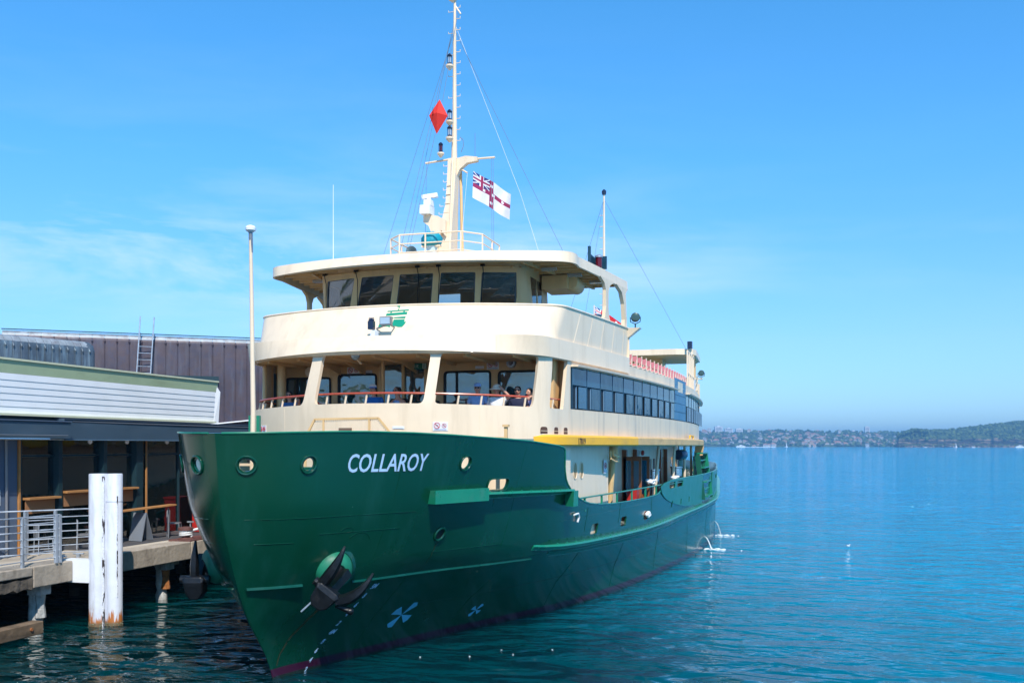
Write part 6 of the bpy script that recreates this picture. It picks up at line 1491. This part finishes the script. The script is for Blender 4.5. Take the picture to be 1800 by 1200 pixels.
for y in (7.6, 9.4, 11.6): b = MB(); b.lathe((-10.75, y, 5.10), [(.03, -.04), (.07, .0), (.07, .07)], 12); b.build('soffit_light', white, BD)
b = MB(); b.b2((-10.94, 3.7, 3.3), (-10.93, 4.1, 3.75)); b.build('notice_plate', MATS['sign_white'], BD)
# canopy with lapped white boards
for k in range(6):
    z0 = 5.93+k*.187; x = -10.78+.012*k; b = MB()
    b.add([(x-.03, -12, z0), (x+.0285, -12, z0), (x+.026, -12, z0+.1868), (x-.03, -12, z0+.1868), (x-.03, 14.55, z0), (x+.0285, 14.55, z0), (x+.026, 14.55, z0+.1868), (x-.03, 14.55, z0+.1868)], [(0,1,2,3), (4,7,6,5), (0,4,5,1), (1,5,6,2), (2,6,7,3), (3,7,4,0)])
    b.build('canopy_board', offwhite, BD)
bp((-10.84, -12, 5.86), (-10.66, 14.6, 5.925), 'canopy_trim', palet)
b = MB(); b.add([(-10.80, -12, 7.06), (-10.70, -12, 7.06), (-10.66, -12, 7.42), (-10.80, -12, 7.42), (-10.80, 14.7, 7.06), (-10.70, 14.7, 7.06), (-10.66, 14.7, 7.42), (-10.80, 14.7, 7.42)], [(0,1,2,3), (4,7,6,5), (0,4,5,1), (1,5,6,2), (2,6,7,3), (3,7,4,0)]); b.build('canopy_band', paleg, BD)
bp((-10.86, -12, 7.425), (-10.62, 14.72, 7.48), 'canopy_gutter', palet)
b = MB(); b.add([(-12, 14.56, 5.87), (-10.76, 14.56, 5.87), (-10.72, 14.56, 7.40), (-12, 14.56, 7.40), (-12, 14.80, 5.87), (-10.70, 14.80, 5.87), (-10.62, 14.80, 7.06), (-12, 14.80, 7.40)], [(0,1,2,3), (4,7,6,5), (0,4,5,1), (1,5,6,2), (2,6,7,3), (3,7,4,0)]); b.build('canopy_end', MATS['white_enamel'], BD)
b = MB(); b.add([(-10.9, -12, 7.44), (-10.9, 14.5, 7.44), (-15, 14.5, 7.9), (-15, -12, 7.9)], [(0,1,2,3)]); b.build('canopy_roof', offwhite, BD)
bp((-16, -12, 5.8), (-10.9, 14.5, 5.86), 'ceiling', frame_d); bp((-10.9, -12, 5.3), (-10.8, 14, 5.8), 'inner_fascia', frame_d)
# ------------------------------------------------------------------ copper clad hall
copper = mat('weathered_copper', (.062, .044, .054), .5, metal=.2, var=.22, vs=.9, bump=.008, bs=3, dirt=(.11, .12, .15), dirt_amt=.55, dirt_scale=(3, 3, .35), col2=(.05, .043, .065))
copper2 = mat('blue_grey_copper', (.085, .11, .135), .45, metal=.3, var=.22, vs=1.2, dirt=(.25, .36, .42), dirt_amt=.6, dirt_scale=(4, 4, .5))
patina = mat('patina_copper', (.30, .33, .35), .5, metal=.2, var=.25, vs=2, dirt=(.14, .11, .12), dirt_amt=.7, dirt_scale=(3, 3, 1.5))
CB = thing('copper_building', 'large hall clad in standing seam weathered copper behind the canopy', 'building', (-20, 20, 1.8))
def cladding(p0, p1, zt, zb, n, m, roll, endcap=False, cap_m=patina):
    p0, p1 = Vector((*p0, 0)), Vector((*p1, 0)); d = (p1-p0).normalized(); out = Vector((d.y, -d.x, 0)); L = (p1-p0).length
    prof = [(0, zb), (0, zt-roll)] + [(-roll*(1-math.cos(a)), zt-roll+roll*math.sin(a)) for a in (.4, .8, 1.2, math.pi/2)] + [(-roll-2.5, zt+.15)]
    for i in range(n):
        a, c = p0 + d*(L*i/n+.006), p0 + d*(L*(i+1)/n-.006); b = MB(); vs = []
        bow = rnd.uniform(-.008, .008)
        for (o, z) in prof: vs += [a+out*o+Vector((0, 0, z)), (a+c)/2+out*(o+.012+bow)+Vector((0, 0, z)), c+out*o+Vector((0, 0, z))]
        b.add(vs, [(k*3+j, k*3+j+1, (k+1)*3+j+1, (k+1)*3+j) for k in range(len(prof)-1) for j in (0, 1)], 0, True)
        for fi in range(len(b.f)):
            if b.v[b.f[fi][0]][2] > zt-roll*.75: b.m[fi] = 1
        pn = b.build('copper_panel', [m, cap_m], CB, sharp=60)
        b = MB(); q = p0 + d*(L*(i+1)/n)
        b.tube([q+out*.02+Vector((0, 0, zb)), q+out*.02+Vector((0, 0, zt-roll-.1))], .022, 5); b.tube([q+out*.02+Vector((0, 0, zt-roll-.12)), q+out*.05+Vector((0, 0, zt-roll-.02)), q+out*(-.03)+Vector((0, 0, zt-roll+.12))], [.03, .045, .02], 6)
        b.build('standing_seam', m, pn)
cladding((-23.8, 17.9), (-12.2, 26.7), 10.25, 5.6, 27, copper, .35)
cladding((-20.9, 11.5), (-18.86, 17.6), 9.55, 6.5, 19, copper2, .45)
b = MB(); b.lathe((-18.86-.4, 17.6+.15, 6.5), [(.45, 0), (.45, 2.6), (.38, 2.85), (.2, 3.0), (.02, 3.05)], 14); b.build('rounded_end', copper2, CB)
b = MB(); b.tube([(-23.9, 18.0, 10.30), (-12.2, 26.8, 10.30)], .025, 5); b.build('ridge_wire', frame_d, CB)
b = MB(); b.add([(-19.0, 21.55, 8.30), (-15.9, 23.85, 8.30), (-15.9, 23.85, 8.0), (-19, 21.55, 8.0)], []); d = Vector((8.8, 6.7, 0)).normalized(); b.bar(Vector((-19.6, 21.0, 8.2)), Vector((-16.2, 23.5, 8.2)), .12, .3); b.build('louvre_slot', frame_d, CB)
b = MB(); b.bar((-17.5, 22.6, 5.9), (-13.6, 25.5, 6.45), .3, .05); b.build('lower_flashing', offwhite, CB)
LD = thing('roof_ladder', 'grey steel access ladder standing against the copper wall above the canopy', 'ladder', (-17, 22, 8))
Pl, Pr = Vector((-19.0, 21.0, 0)), Vector((-18.55, 21.42, 0))
for P in (Pl, Pr):
    b = MB(); b.tube([P+Vector((.05, -.1, 7.9)), P+Vector((.18, .05, 11.05))], .03, 6); b.build('ladder_rail', galv, LD)
    b = MB(); b.tube([P+Vector((.12, 0, 10.2)), P+Vector((.0, .3, 10.3)), P+Vector((-.2, .6, 10.25))], .022, 5); b.build('ladder_hook', galv, LD)
for k in range(7):
    z = 8.1+k*.31; o = Vector((.05+.13*(z-7.9)/3.1, -.1+.15*(z-7.9)/3.1, z)); b = MB(); b.tube([Pl+o, Pr+o], .016, 5); b.build('ladder_rung', galv, LD)
# ---- things on the wharf before the shop
t = thing('high_table', 'thin topped timber bar table just right of the white piles', 'table', (-10.3, 9.6, 1.81))
b = MB(); b.bar((-10.5, 8.6, 2.86), (-10.15, 11.1, 2.95), .32, .045); b.build('tabletop', MATS['orange_timber'], t)
for (x, y) in ((-10.5, 8.8), (-10.2, 10.9)): b = MB(); b.tube([(x, y, 1.81), (x, y, 2.85)], .025, 6); b.build('leg', ventm, t)
t = thing('sign_board', 'grey A frame board leaning below the timber bar table', 'sign', (-10.4, 9.6, 1.81))
for sg in (1, -1): b = MB(); b.bar((-10.45+sg*.02, 9.75+sg*.28, 1.82), (-10.45, 9.7, 2.75), .5, .03, 0, (0, 1, 0)); b.build('board', mat('board_grey', (.16, .18, .21), .6) if 'board_grey' not in MATS else MATS['board_grey'], t)
def chair(loc, label, rz):
    t = thing('cafe_chair', label, 'chair', (0, 0, 0), 'chairs outside the shop')
    b = MB(); b.box((0, 0, .46), (.42, .42, .04)); b.build('seat', ventm, t)
    b = MB(); b.prism([(-.21, .5), (.21, .5), (.21, .85), (.12, .92), (-.12, .92), (-.21, .85)], .19, .22, 0, lambda x, y, z: (x, z, y)); b.build('backrest', mat('chair_grey', (.22, .24, .27), .5) if 'chair_grey' not in MATS else MATS['chair_grey'], t)
    for sx in (-.19, .19):
        for sy in (-.19, .19): b = MB(); b.tube([(sx*1.1, sy*1.1, 0), (sx, sy, .9 if sy > 0 else .46)], .014, 5); b.build('leg', galv, t)
    t.location = loc; t.rotation_euler.z = rz; return t
chair((-10.55, 5.35, 1.81), 'grey cafe chair behind the railings near the blue column', 2.6)
chair((-10.4, 6.9, 1.81), 'grey cafe chair behind the railings, second from the blue column', 2.3)
chair((-10.45, 11.6, 1.81), 'dark cafe chair between the bar table and the red bin', 2.0)
t = thing('waste_bin', 'tall red bin standing at the shop glass behind the bow', 'bin', (-10.5, 13.4, 1.81))
b = MB(); b.b2((-10.75, 13.1, 1.81), (-10.1, 14.2, 3.02)); o = b.build('bin_body', red_p, t); m = o.modifiers.new('bevel', 'BEVEL'); m.width = .03
b = MB(); b.b2((-10.78, 13.07, 3.02), (-10.07, 14.23, 3.10)); b.build('bin_lid', red_p, t)
for (x, y, lb) in ((-10.2, 12.2, 'small steel ashtray post left of the red bin'), (-9.9, 12.9, 'small steel ashtray post closest to the red bin')):
    b = MB(); b.tube([(x, y, 1.81), (x, y, 2.25)], .025, 8); b.box((x, y, 2.27), (.2, .12, .05)); tag(b.build('post', galv, None), lb, 'post')

# ------------------------------------------------------------------ far shore
CX, CY = 10.74, -19.02
def far(px, D, z=0.0):
    X = (px-900)/1750*D; return Vector((CX + math.cos(TH)*X - math.sin(TH)*D, CY + math.sin(TH)*X + math.cos(TH)*D, z))
from mathutils import noise as mnoise
def fbm(x, y, s=1.0, o=4): return mnoise.fractal(Vector((x*s, y*s, 3.1)), .8, 2.0, o)
def land_mat(name, green1, green2, rock, slope, sc, tanc):
    m = bpy.data.materials.new(name); m.use_nodes = True; nt = m.node_tree; L = nt.links.new; b = nt.nodes['Principled BSDF']; b.inputs['Roughness'].default_value = .95; b.inputs['Specular IOR Level'].default_value = .1
    tc = N(nt, 'ShaderNodeTexCoord'); n1 = N(nt, 'ShaderNodeTexNoise', i_Scale=sc, i_Detail=6, i_Roughness=.7); L(tc.outputs['Object'], n1.inputs['Vector'])
    r1 = N(nt, 'ShaderNodeMapRange'); r1.inputs[1].default_value = .4; r1.inputs[2].default_value = .6; L(n1.outputs[0], r1.inputs[0])
    g = N(nt, 'ShaderNodeMix', data_type='RGBA'); L(r1.outputs[0], g.inputs[0]); g.inputs[6].default_value = (*green1, 1); g.inputs[7].default_value = (*green2, 1)
    ge = N(nt, 'ShaderNodeNewGeometry'); sp = N(nt, 'ShaderNodeSeparateXYZ'); L(ge.outputs['True Normal'], sp.inputs[0])
    r2 = N(nt, 'ShaderNodeMapRange'); r2.inputs[1].default_value = slope; r2.inputs[2].default_value = slope+.15; r2.inputs[3].default_value = 1; r2.inputs[4].default_value = 0; L(sp.outputs[2], r2.inputs[0])
    mp = N(nt, 'ShaderNodeMapping'); mp.inputs['Scale'].default_value = (.02, .02, .25); L(tc.outputs['Object'], mp.inputs[0]); n2 = N(nt, 'ShaderNodeTexNoise', i_Scale=1, i_Detail=8, i_Roughness=.7); L(mp.outputs[0], n2.inputs['Vector'])
    r3 = N(nt, 'ShaderNodeMapRange'); r3.inputs[1].default_value = .52; r3.inputs[2].default_value = .62; L(n2.outputs[0], r3.inputs[0])
    rk = N(nt, 'ShaderNodeMix', data_type='RGBA'); L(r3.outputs[0], rk.inputs[0]); rk.inputs[6].default_value = (*rock, 1); rk.inputs[7].default_value = (*tanc, 1)
    mx = N(nt, 'ShaderNodeMix', data_type='RGBA'); L(r2.outputs[0], mx.inputs[0]); L(g.outputs[2], mx.inputs[6]); L(rk.outputs[2], mx.inputs[7]); L(mx.outputs[2], b.inputs['Base Color']); return m
D0, D1 = 3800, 4500
def ridge(px):
    base = 64 + 6*math.exp(-((px-1362)/22)**2) + 5*fbm(px, 0, .02) - max(0, (px-1500))*.03
    return max(6, base)
def hz(px, t): return ridge(px)*(t**.75)*(1+.16*fbm(px, t*900, .03)) if t < 1 else ridge(px)*(1.0-.0*(t-1))
b = MB(); NX, NT = 420, 26; vs = []
for j in range(NT+1):
    t = j/NT
    for i in range(NX+1):
        px = 100+i*(2100/NX); D = D0+(D1-D0)*t; z = hz(px, t) + (2.2*fbm(px*7, t*300, .3) if 0 < t else -2); vs.append(far(px, D, z))
vs += [far(100+i*(2100/NX), 6500, 20) for i in range(NX+1)]
b.add(vs, [(j*(NX+1)+i, j*(NX+1)+i+1, (j+1)*(NX+1)+i+1, (j+1)*(NX+1)+i) for j in range(NT+1) for i in range(NX)], 0, True)
tag(b.build('far_hill', land_mat('far_suburb_ground', (.045, .075, .03), (.09, .12, .05), (.20, .17, .12), .25, .03, (.35, .28, .2)), None), kind='structure')
# far suburb: houses, each one an object; a few shared shapes
hm = [(mat('house_wall_%d' % i, c, .8, var=.02), mat('house_roof_%d' % i, r, .8, var=.02)) for i, (c, r) in enumerate([((.55, .53, .50), (.34, .15, .10)), ((.52, .46, .38), (.26, .12, .08)), ((.58, .58, .58), (.22, .21, .22)), ((.5, .4, .32), (.40, .19, .12))])]
def house_proto(i):
    b = MB(); w, d, h = 13, 10, 6; b.b2((-w/2, -d/2, -3), (w/2, d/2, h), 0)
    for fz in (1.2, 4): 
        for k in (-4, -1.3, 1.3, 4): b.b2((k-.7, -d/2-.05, fz-.7), (k+.7, -d/2-.02, fz+.7), 2)
    b.add([(-w/2-.6, -d/2-.6, h), (w/2+.6, -d/2-.6, h), (w/2+.6, d/2+.6, h), (-w/2-.6, d/2+.6, h), (-w/4, 0, h+3), (w/4, 0, h+3)], [(0,1,5,4), (1,2,5), (2,3,4,5), (3,0,4)], 1)
    return b.build('house', [hm[i][0], hm[i][1], opn], None)
HP = [house_proto(i) for i in range(4)]
hr = random.Random(5)
cnt = 0
def wordpos(px, t):
    h = 'at the waterfront' if t < .1 else 'low on the slope' if t < .35 else 'halfway up the slope' if t < .7 else 'near the ridge'
    return h
used_h = [0]*4
for k in range(270):
    px = hr.uniform(1232, 1640); t = min(.97, abs(hr.gauss(.0, .45))); D = D0+(D1-D0)*t; z = hz(px, t); i = hr.choice((0, 0, 1, 2, 2, 3))
    o = HP[i] if used_h[i] == 0 else HP[i].copy()
    if used_h[i]: COL.objects.link(o)
    used_h[i] += 1
    o.location = far(px, D, z+1); o.rotation_euler.z = TH + hr.uniform(-.5, .5); s = hr.uniform(.55, 1.15); o.scale = (s*hr.uniform(.9, 1.7), s, s*hr.uniform(.8, 1.5))
    wh_ = 'standing at the waterfront' if t < .1 else 'low on the slope' if t < .35 else 'halfway up the slope' if t < .7 else 'near the ridge'
    sec_ = 'close beside the ferry stern' if px < 1290 else 'left of the wooded knoll' if px < 1340 else 'under the wooded knoll' if px < 1390 else 'right of the wooded knoll' if px < 1440 else 'midway to the lone tower' if px < 1490 else 'below the lone tower' if px < 1540 else 'beside the headland tip'
    rc_ = ('red', 'brown', 'grey', 'orange')[i]
    tag(o, '%s roofed far shore house %s, %s' % (rc_, wh_, sec_), 'house', '%s roofed houses %s, %s' % (rc_, wh_, sec_))
tw = mat('tower_pale', (.62, .64, .68), .7, var=.04); twd = mat('tower_window', (.12, .16, .2), .3)
for (pa, pb, yt, lb) in ((1243, 1250, 753, 'leftmost pale apartment tower on the far ridge, narrow'), (1256, 1269, 749.5, 'tallest pale apartment tower of the left group on the far ridge'), (1274, 1287, 753, 'third apartment tower from the left on the far ridge'), (1293, 1305, 753.5, 'rightmost apartment block of the left group on the far ridge'), (1497, 1503, 757, 'small tower just left of the lone tower on the far ridge'), (1520, 1528, 750, 'lone apartment tower on the far ridge left of the headland')):
    D = 4450; s = 1750/D; w = (pb-pa)/s; zt = 5+(783-yt)/s; zb = 45; c = far((pa+pb)/2, D, zb); t = thing('apartment_tower', lb, 'tower', (0, 0, 0), 'towers on the far ridge')
    b = MB(); b.b2((-w/2, -w*.3, 0), (w/2, w*.3, zt-zb)); b.b2((-w*.2, -w*.15, zt-zb), (w*.2, w*.15, zt-zb+3)); b.build('tower_wall', tw, t)
    for k in range(int((zt-zb)/6)):
        b = MB(); b.b2((-w*.42, -w*.3-.3, 3+k*6), (w*.42, -w*.3-.05, 5.6+k*6)); b.build('window_band', twd, t)
    t.location = c; t.rotation_euler.z = TH
leafm = [mat('far_tree_green', (.035, .065, .025), .95, var=.3, vs=.05), mat('bush_green', (.10, .15, .045), .95, var=.35, vs=.06)]
ico = [(0,0,1)] + [(.894*math.cos(a), .894*math.sin(a), .447) for a in [2*math.pi*k/5 for k in range(5)]] + [(.894*math.cos(a), .894*math.sin(a), -.447) for a in [2*math.pi*k/5+.628 for k in range(5)]] + [(0,0,-1)]
icof = [(0,1+k,1+(k+1)%5) for k in range(5)] + [(1+k,6+k,1+(k+1)%5) for k in range(5)] + [(1+(k+1)%5,6+k,6+(k+1)%5) for k in range(5)] + [(11,6+(k+1)%5,6+k) for k in range(5)]
def clumps(b, P, rng, smin, smax, n=3):
    for p in P:
        for _ in range(n):
            s = rng.uniform(smin, smax); q = p + Vector((rng.uniform(-1, 1)*smax, rng.uniform(-1, 1)*smax, rng.uniform(.1, .6)*smax))
            b.add([(q.x+v[0]*s*rng.uniform(.7, 1.2), q.y+v[1]*s*rng.uniform(.7, 1.2), q.z+v[2]*s*rng.uniform(.6, 1.1)) for v in ico], icof, rng.choice((0, 0, 1)))
b = MB(); clumps(b, [far(px, D0+(D1-D0)*t, hz(px, t)) for px, t in [(hr.uniform(700, 1800), hr.random()**1.0*1.0) for _ in range(3600)]], hr, 4, 9, 2)
tag(b.build('far_woodland', leafm, None, fixn=False), 'trees massed between the houses of the distant shore', 'woodland', kind='stuff')
# headland
HD = 3000
prof = pchip([1574, 1577, 1580, 1590, 1602, 1612, 1625, 1650, 1700, 1740, 1780, 1800, 1850, 2000, 2300], [783, 776, 764, 760, 757, 755, 757, 757, 752, 747.5, 743, 741, 737, 728, 715])
b = MB(); vs = []; NX = 300; rows = 34
sH = 1750/HD
for j in range(rows+1):
    t = j/rows
    for i in range(NX+1):
        px = 1576+i*(640/NX); top = 5+(783-prof(px))*(HD+340)/1750; cl_ = min(top*.6, 25+6*fbm(px, 0, .05))
        if t < .5: u = t/.5; st = math.floor(u*5)/5; z = cl_*(u*.55+st*.45) - 1.5*(1-u); D = HD + 9*u + 3*fbm(px, u*40, .09) + (5*(1 if u > .4 else 0)) + 30*fbm(px, 3, .02)
        else: u = (t-.5)/.5; z = cl_ + (top-cl_)*math.sin(u*math.pi/2) + 1.3*fbm(px, u*60, .25); D = HD+14+325*u+30*fbm(px, 3, .02)
        if j == 0: z = -2
        vs.append(far(px, D, z))
vs += [far(1576+i*(640/NX), 4600, 0) for i in range(NX+1)]
b.add(vs, [(j*(NX+1)+i, j*(NX+1)+i+1, (j+1)*(NX+1)+i+1, (j+1)*(NX+1)+i) for j in range(rows+1) for i in range(NX)])
tag(b.build('headland', land_mat('headland_ground', (.045, .075, .022), (.10, .13, .045), (.035, .034, .032), .72, .03, (.34, .24, .16)), None), kind='structure')
b = MB(); P = []
for _ in range(1500):
    px = 1580+hr.random()**.8*420; u = hr.random(); top = 5+(783-prof(px))*(HD+340)/1750; cl_ = min(top*.6, 25+6*fbm(px, 0, .05)); P.append(far(px, HD+14+325*u+30*fbm(px, 3, .02), cl_+(top-cl_)*math.sin(u*math.pi/2)-1.5))
clumps(b, P, hr, 3.0, 6.5, 2)
P = [far(px, HD+30+hr.uniform(0, 160), 5+(783-prof(px))*(HD+200)/1750-6) for px in [1579+hr.random()*52 for _ in range(120)]]; clumps(b, P, hr, 2.5, 5, 3)
tag(b.build('headland_scrub', [leafm[0], leafm[1]], None, fixn=False), 'green scrub covering the sandstone headland', 'scrub', kind='stuff')
b = MB(); clumps(b, [far(1579+hr.random()*420, HD-6+hr.uniform(-6, 8), hr.uniform(-1, 2.0)) for _ in range(260)], hr, 1, 3.2, 1)
tag(b.build('shore_rock', [mat('shore_sandstone', (.36, .27, .19), .9, var=.3, vs=.1), mat('wet_rock', (.05, .045, .04), .8)], None, fixn=False), 'tumbled rocks along the foot of the headland', 'rocks', kind='stuff')
# boats far out
def boat(px, D, L, label, sail=False):
    t = thing('sailing_boat' if sail else 'white_boat', label, 'boat', (0, 0, 0))
    b = MB(); b.prism([(-L/2, 0), (L*.4, 0), (L/2, L*.10), (-L/2, L*.09)], -L*.1, L*.1, 0, lambda x, y, z: (x, z, y)); b.build('hull', white, t)
    if sail: b = MB(); b.add([(0, 0, L*.1), (L*.35, 0, L*.12), (0, 0, L*1.5), (-.02, .1, L*.1)], [(0,1,2), (0,2,3), (1,3,2), (0,3,1)]); b.build('sail', white, t); b = MB(); b.tube([(0, 0, 0), (0, 0, L*1.55)], .12, 5); b.build('boat_mast', galv, t)
    else:
        b = MB(); b.b2((-L*.35, -L*.07, L*.09), (L*.28, L*.07, L*.17)); b.b2((-L*.15, -L*.05, L*.17), (L*.15, L*.05, L*.23)); b.build('cabin', white, t)
        b = MB(); b.b2((-L*.33, -L*.075, L*.115), (L*.26, -L*.071, L*.15)); b.build('window_strip', opn, t)
    t.location = far(px, D, 0); t.rotation_euler.z = TH + .1
boat(1302, 3400, 34, 'long white ferry boat crossing before the distant shore'); boat(1382, 3500, 12, 'tiny sailing boat in the middle before the far shore', True); boat(1680, 2700, 9, 'tiny sailing boat before the headland rocks', True); boat(1711, 2750, 10, 'small white boat below the tan rocks of the headland'); boat(1627, 2750, 9, 'small white boat near the headland tip')
boat(1793, 2700, 26, 'low white boat at the right edge below the headland')
b = MB(); 
for k in range(60): p = far(1306+k*.95, 3395, .3); b.sphere((p.x, p.y, .2), hr.uniform(1.2, 3.0), 6, 0, (1.2, 1, .5))
tag(b.build('boat_wake', foam, None), 'white wake trailing behind the distant ferry boat', 'wake', kind='stuff')
# ------------------------------------------------------------------ haze
hz_m = bpy.data.materials.new('sea_haze'); hz_m.use_nodes = True; nt = hz_m.node_tree; nt.nodes.remove(nt.nodes['Principled BSDF'])
pv = N(nt, 'ShaderNodeVolumePrincipled'); pv.inputs['Color'].default_value = (.26, .62, 1.0, 1); pv.inputs['Density'].default_value = 1.8e-4; pv.inputs['Anisotropy'].default_value = .2
nt.links.new(pv.outputs[0], nt.nodes['Material Output'].inputs['Volume'])
b = MB(); b.b2((-9300, -3300, -8.5), (9300, 12300, 135)); HZ = b.build('haze', hz_m, None); tag(HZ, kind='stuff'); HZ.display_type = 'WIRE'

for nm in ('fender_end', 'deck_stanchion', 'window_cornice', 'sash_bar', 'roof_girder', 'door_jamb', 'instrument', 'ceiling_beam', 'ceiling_lamp', 'deck_column', 'signal_yard', 'after_bollard', 'locker', 'rear_bulkhead',
           'bench_leg', 'cabin_seat_back', 'bollard_casting', 'staff_step', 'bulwark_stay', 'deck_pipework', 'windlass', 'beam_bracket', 'door_pane', 'bracket', 'washer_pipe'): split_pieces(nm)
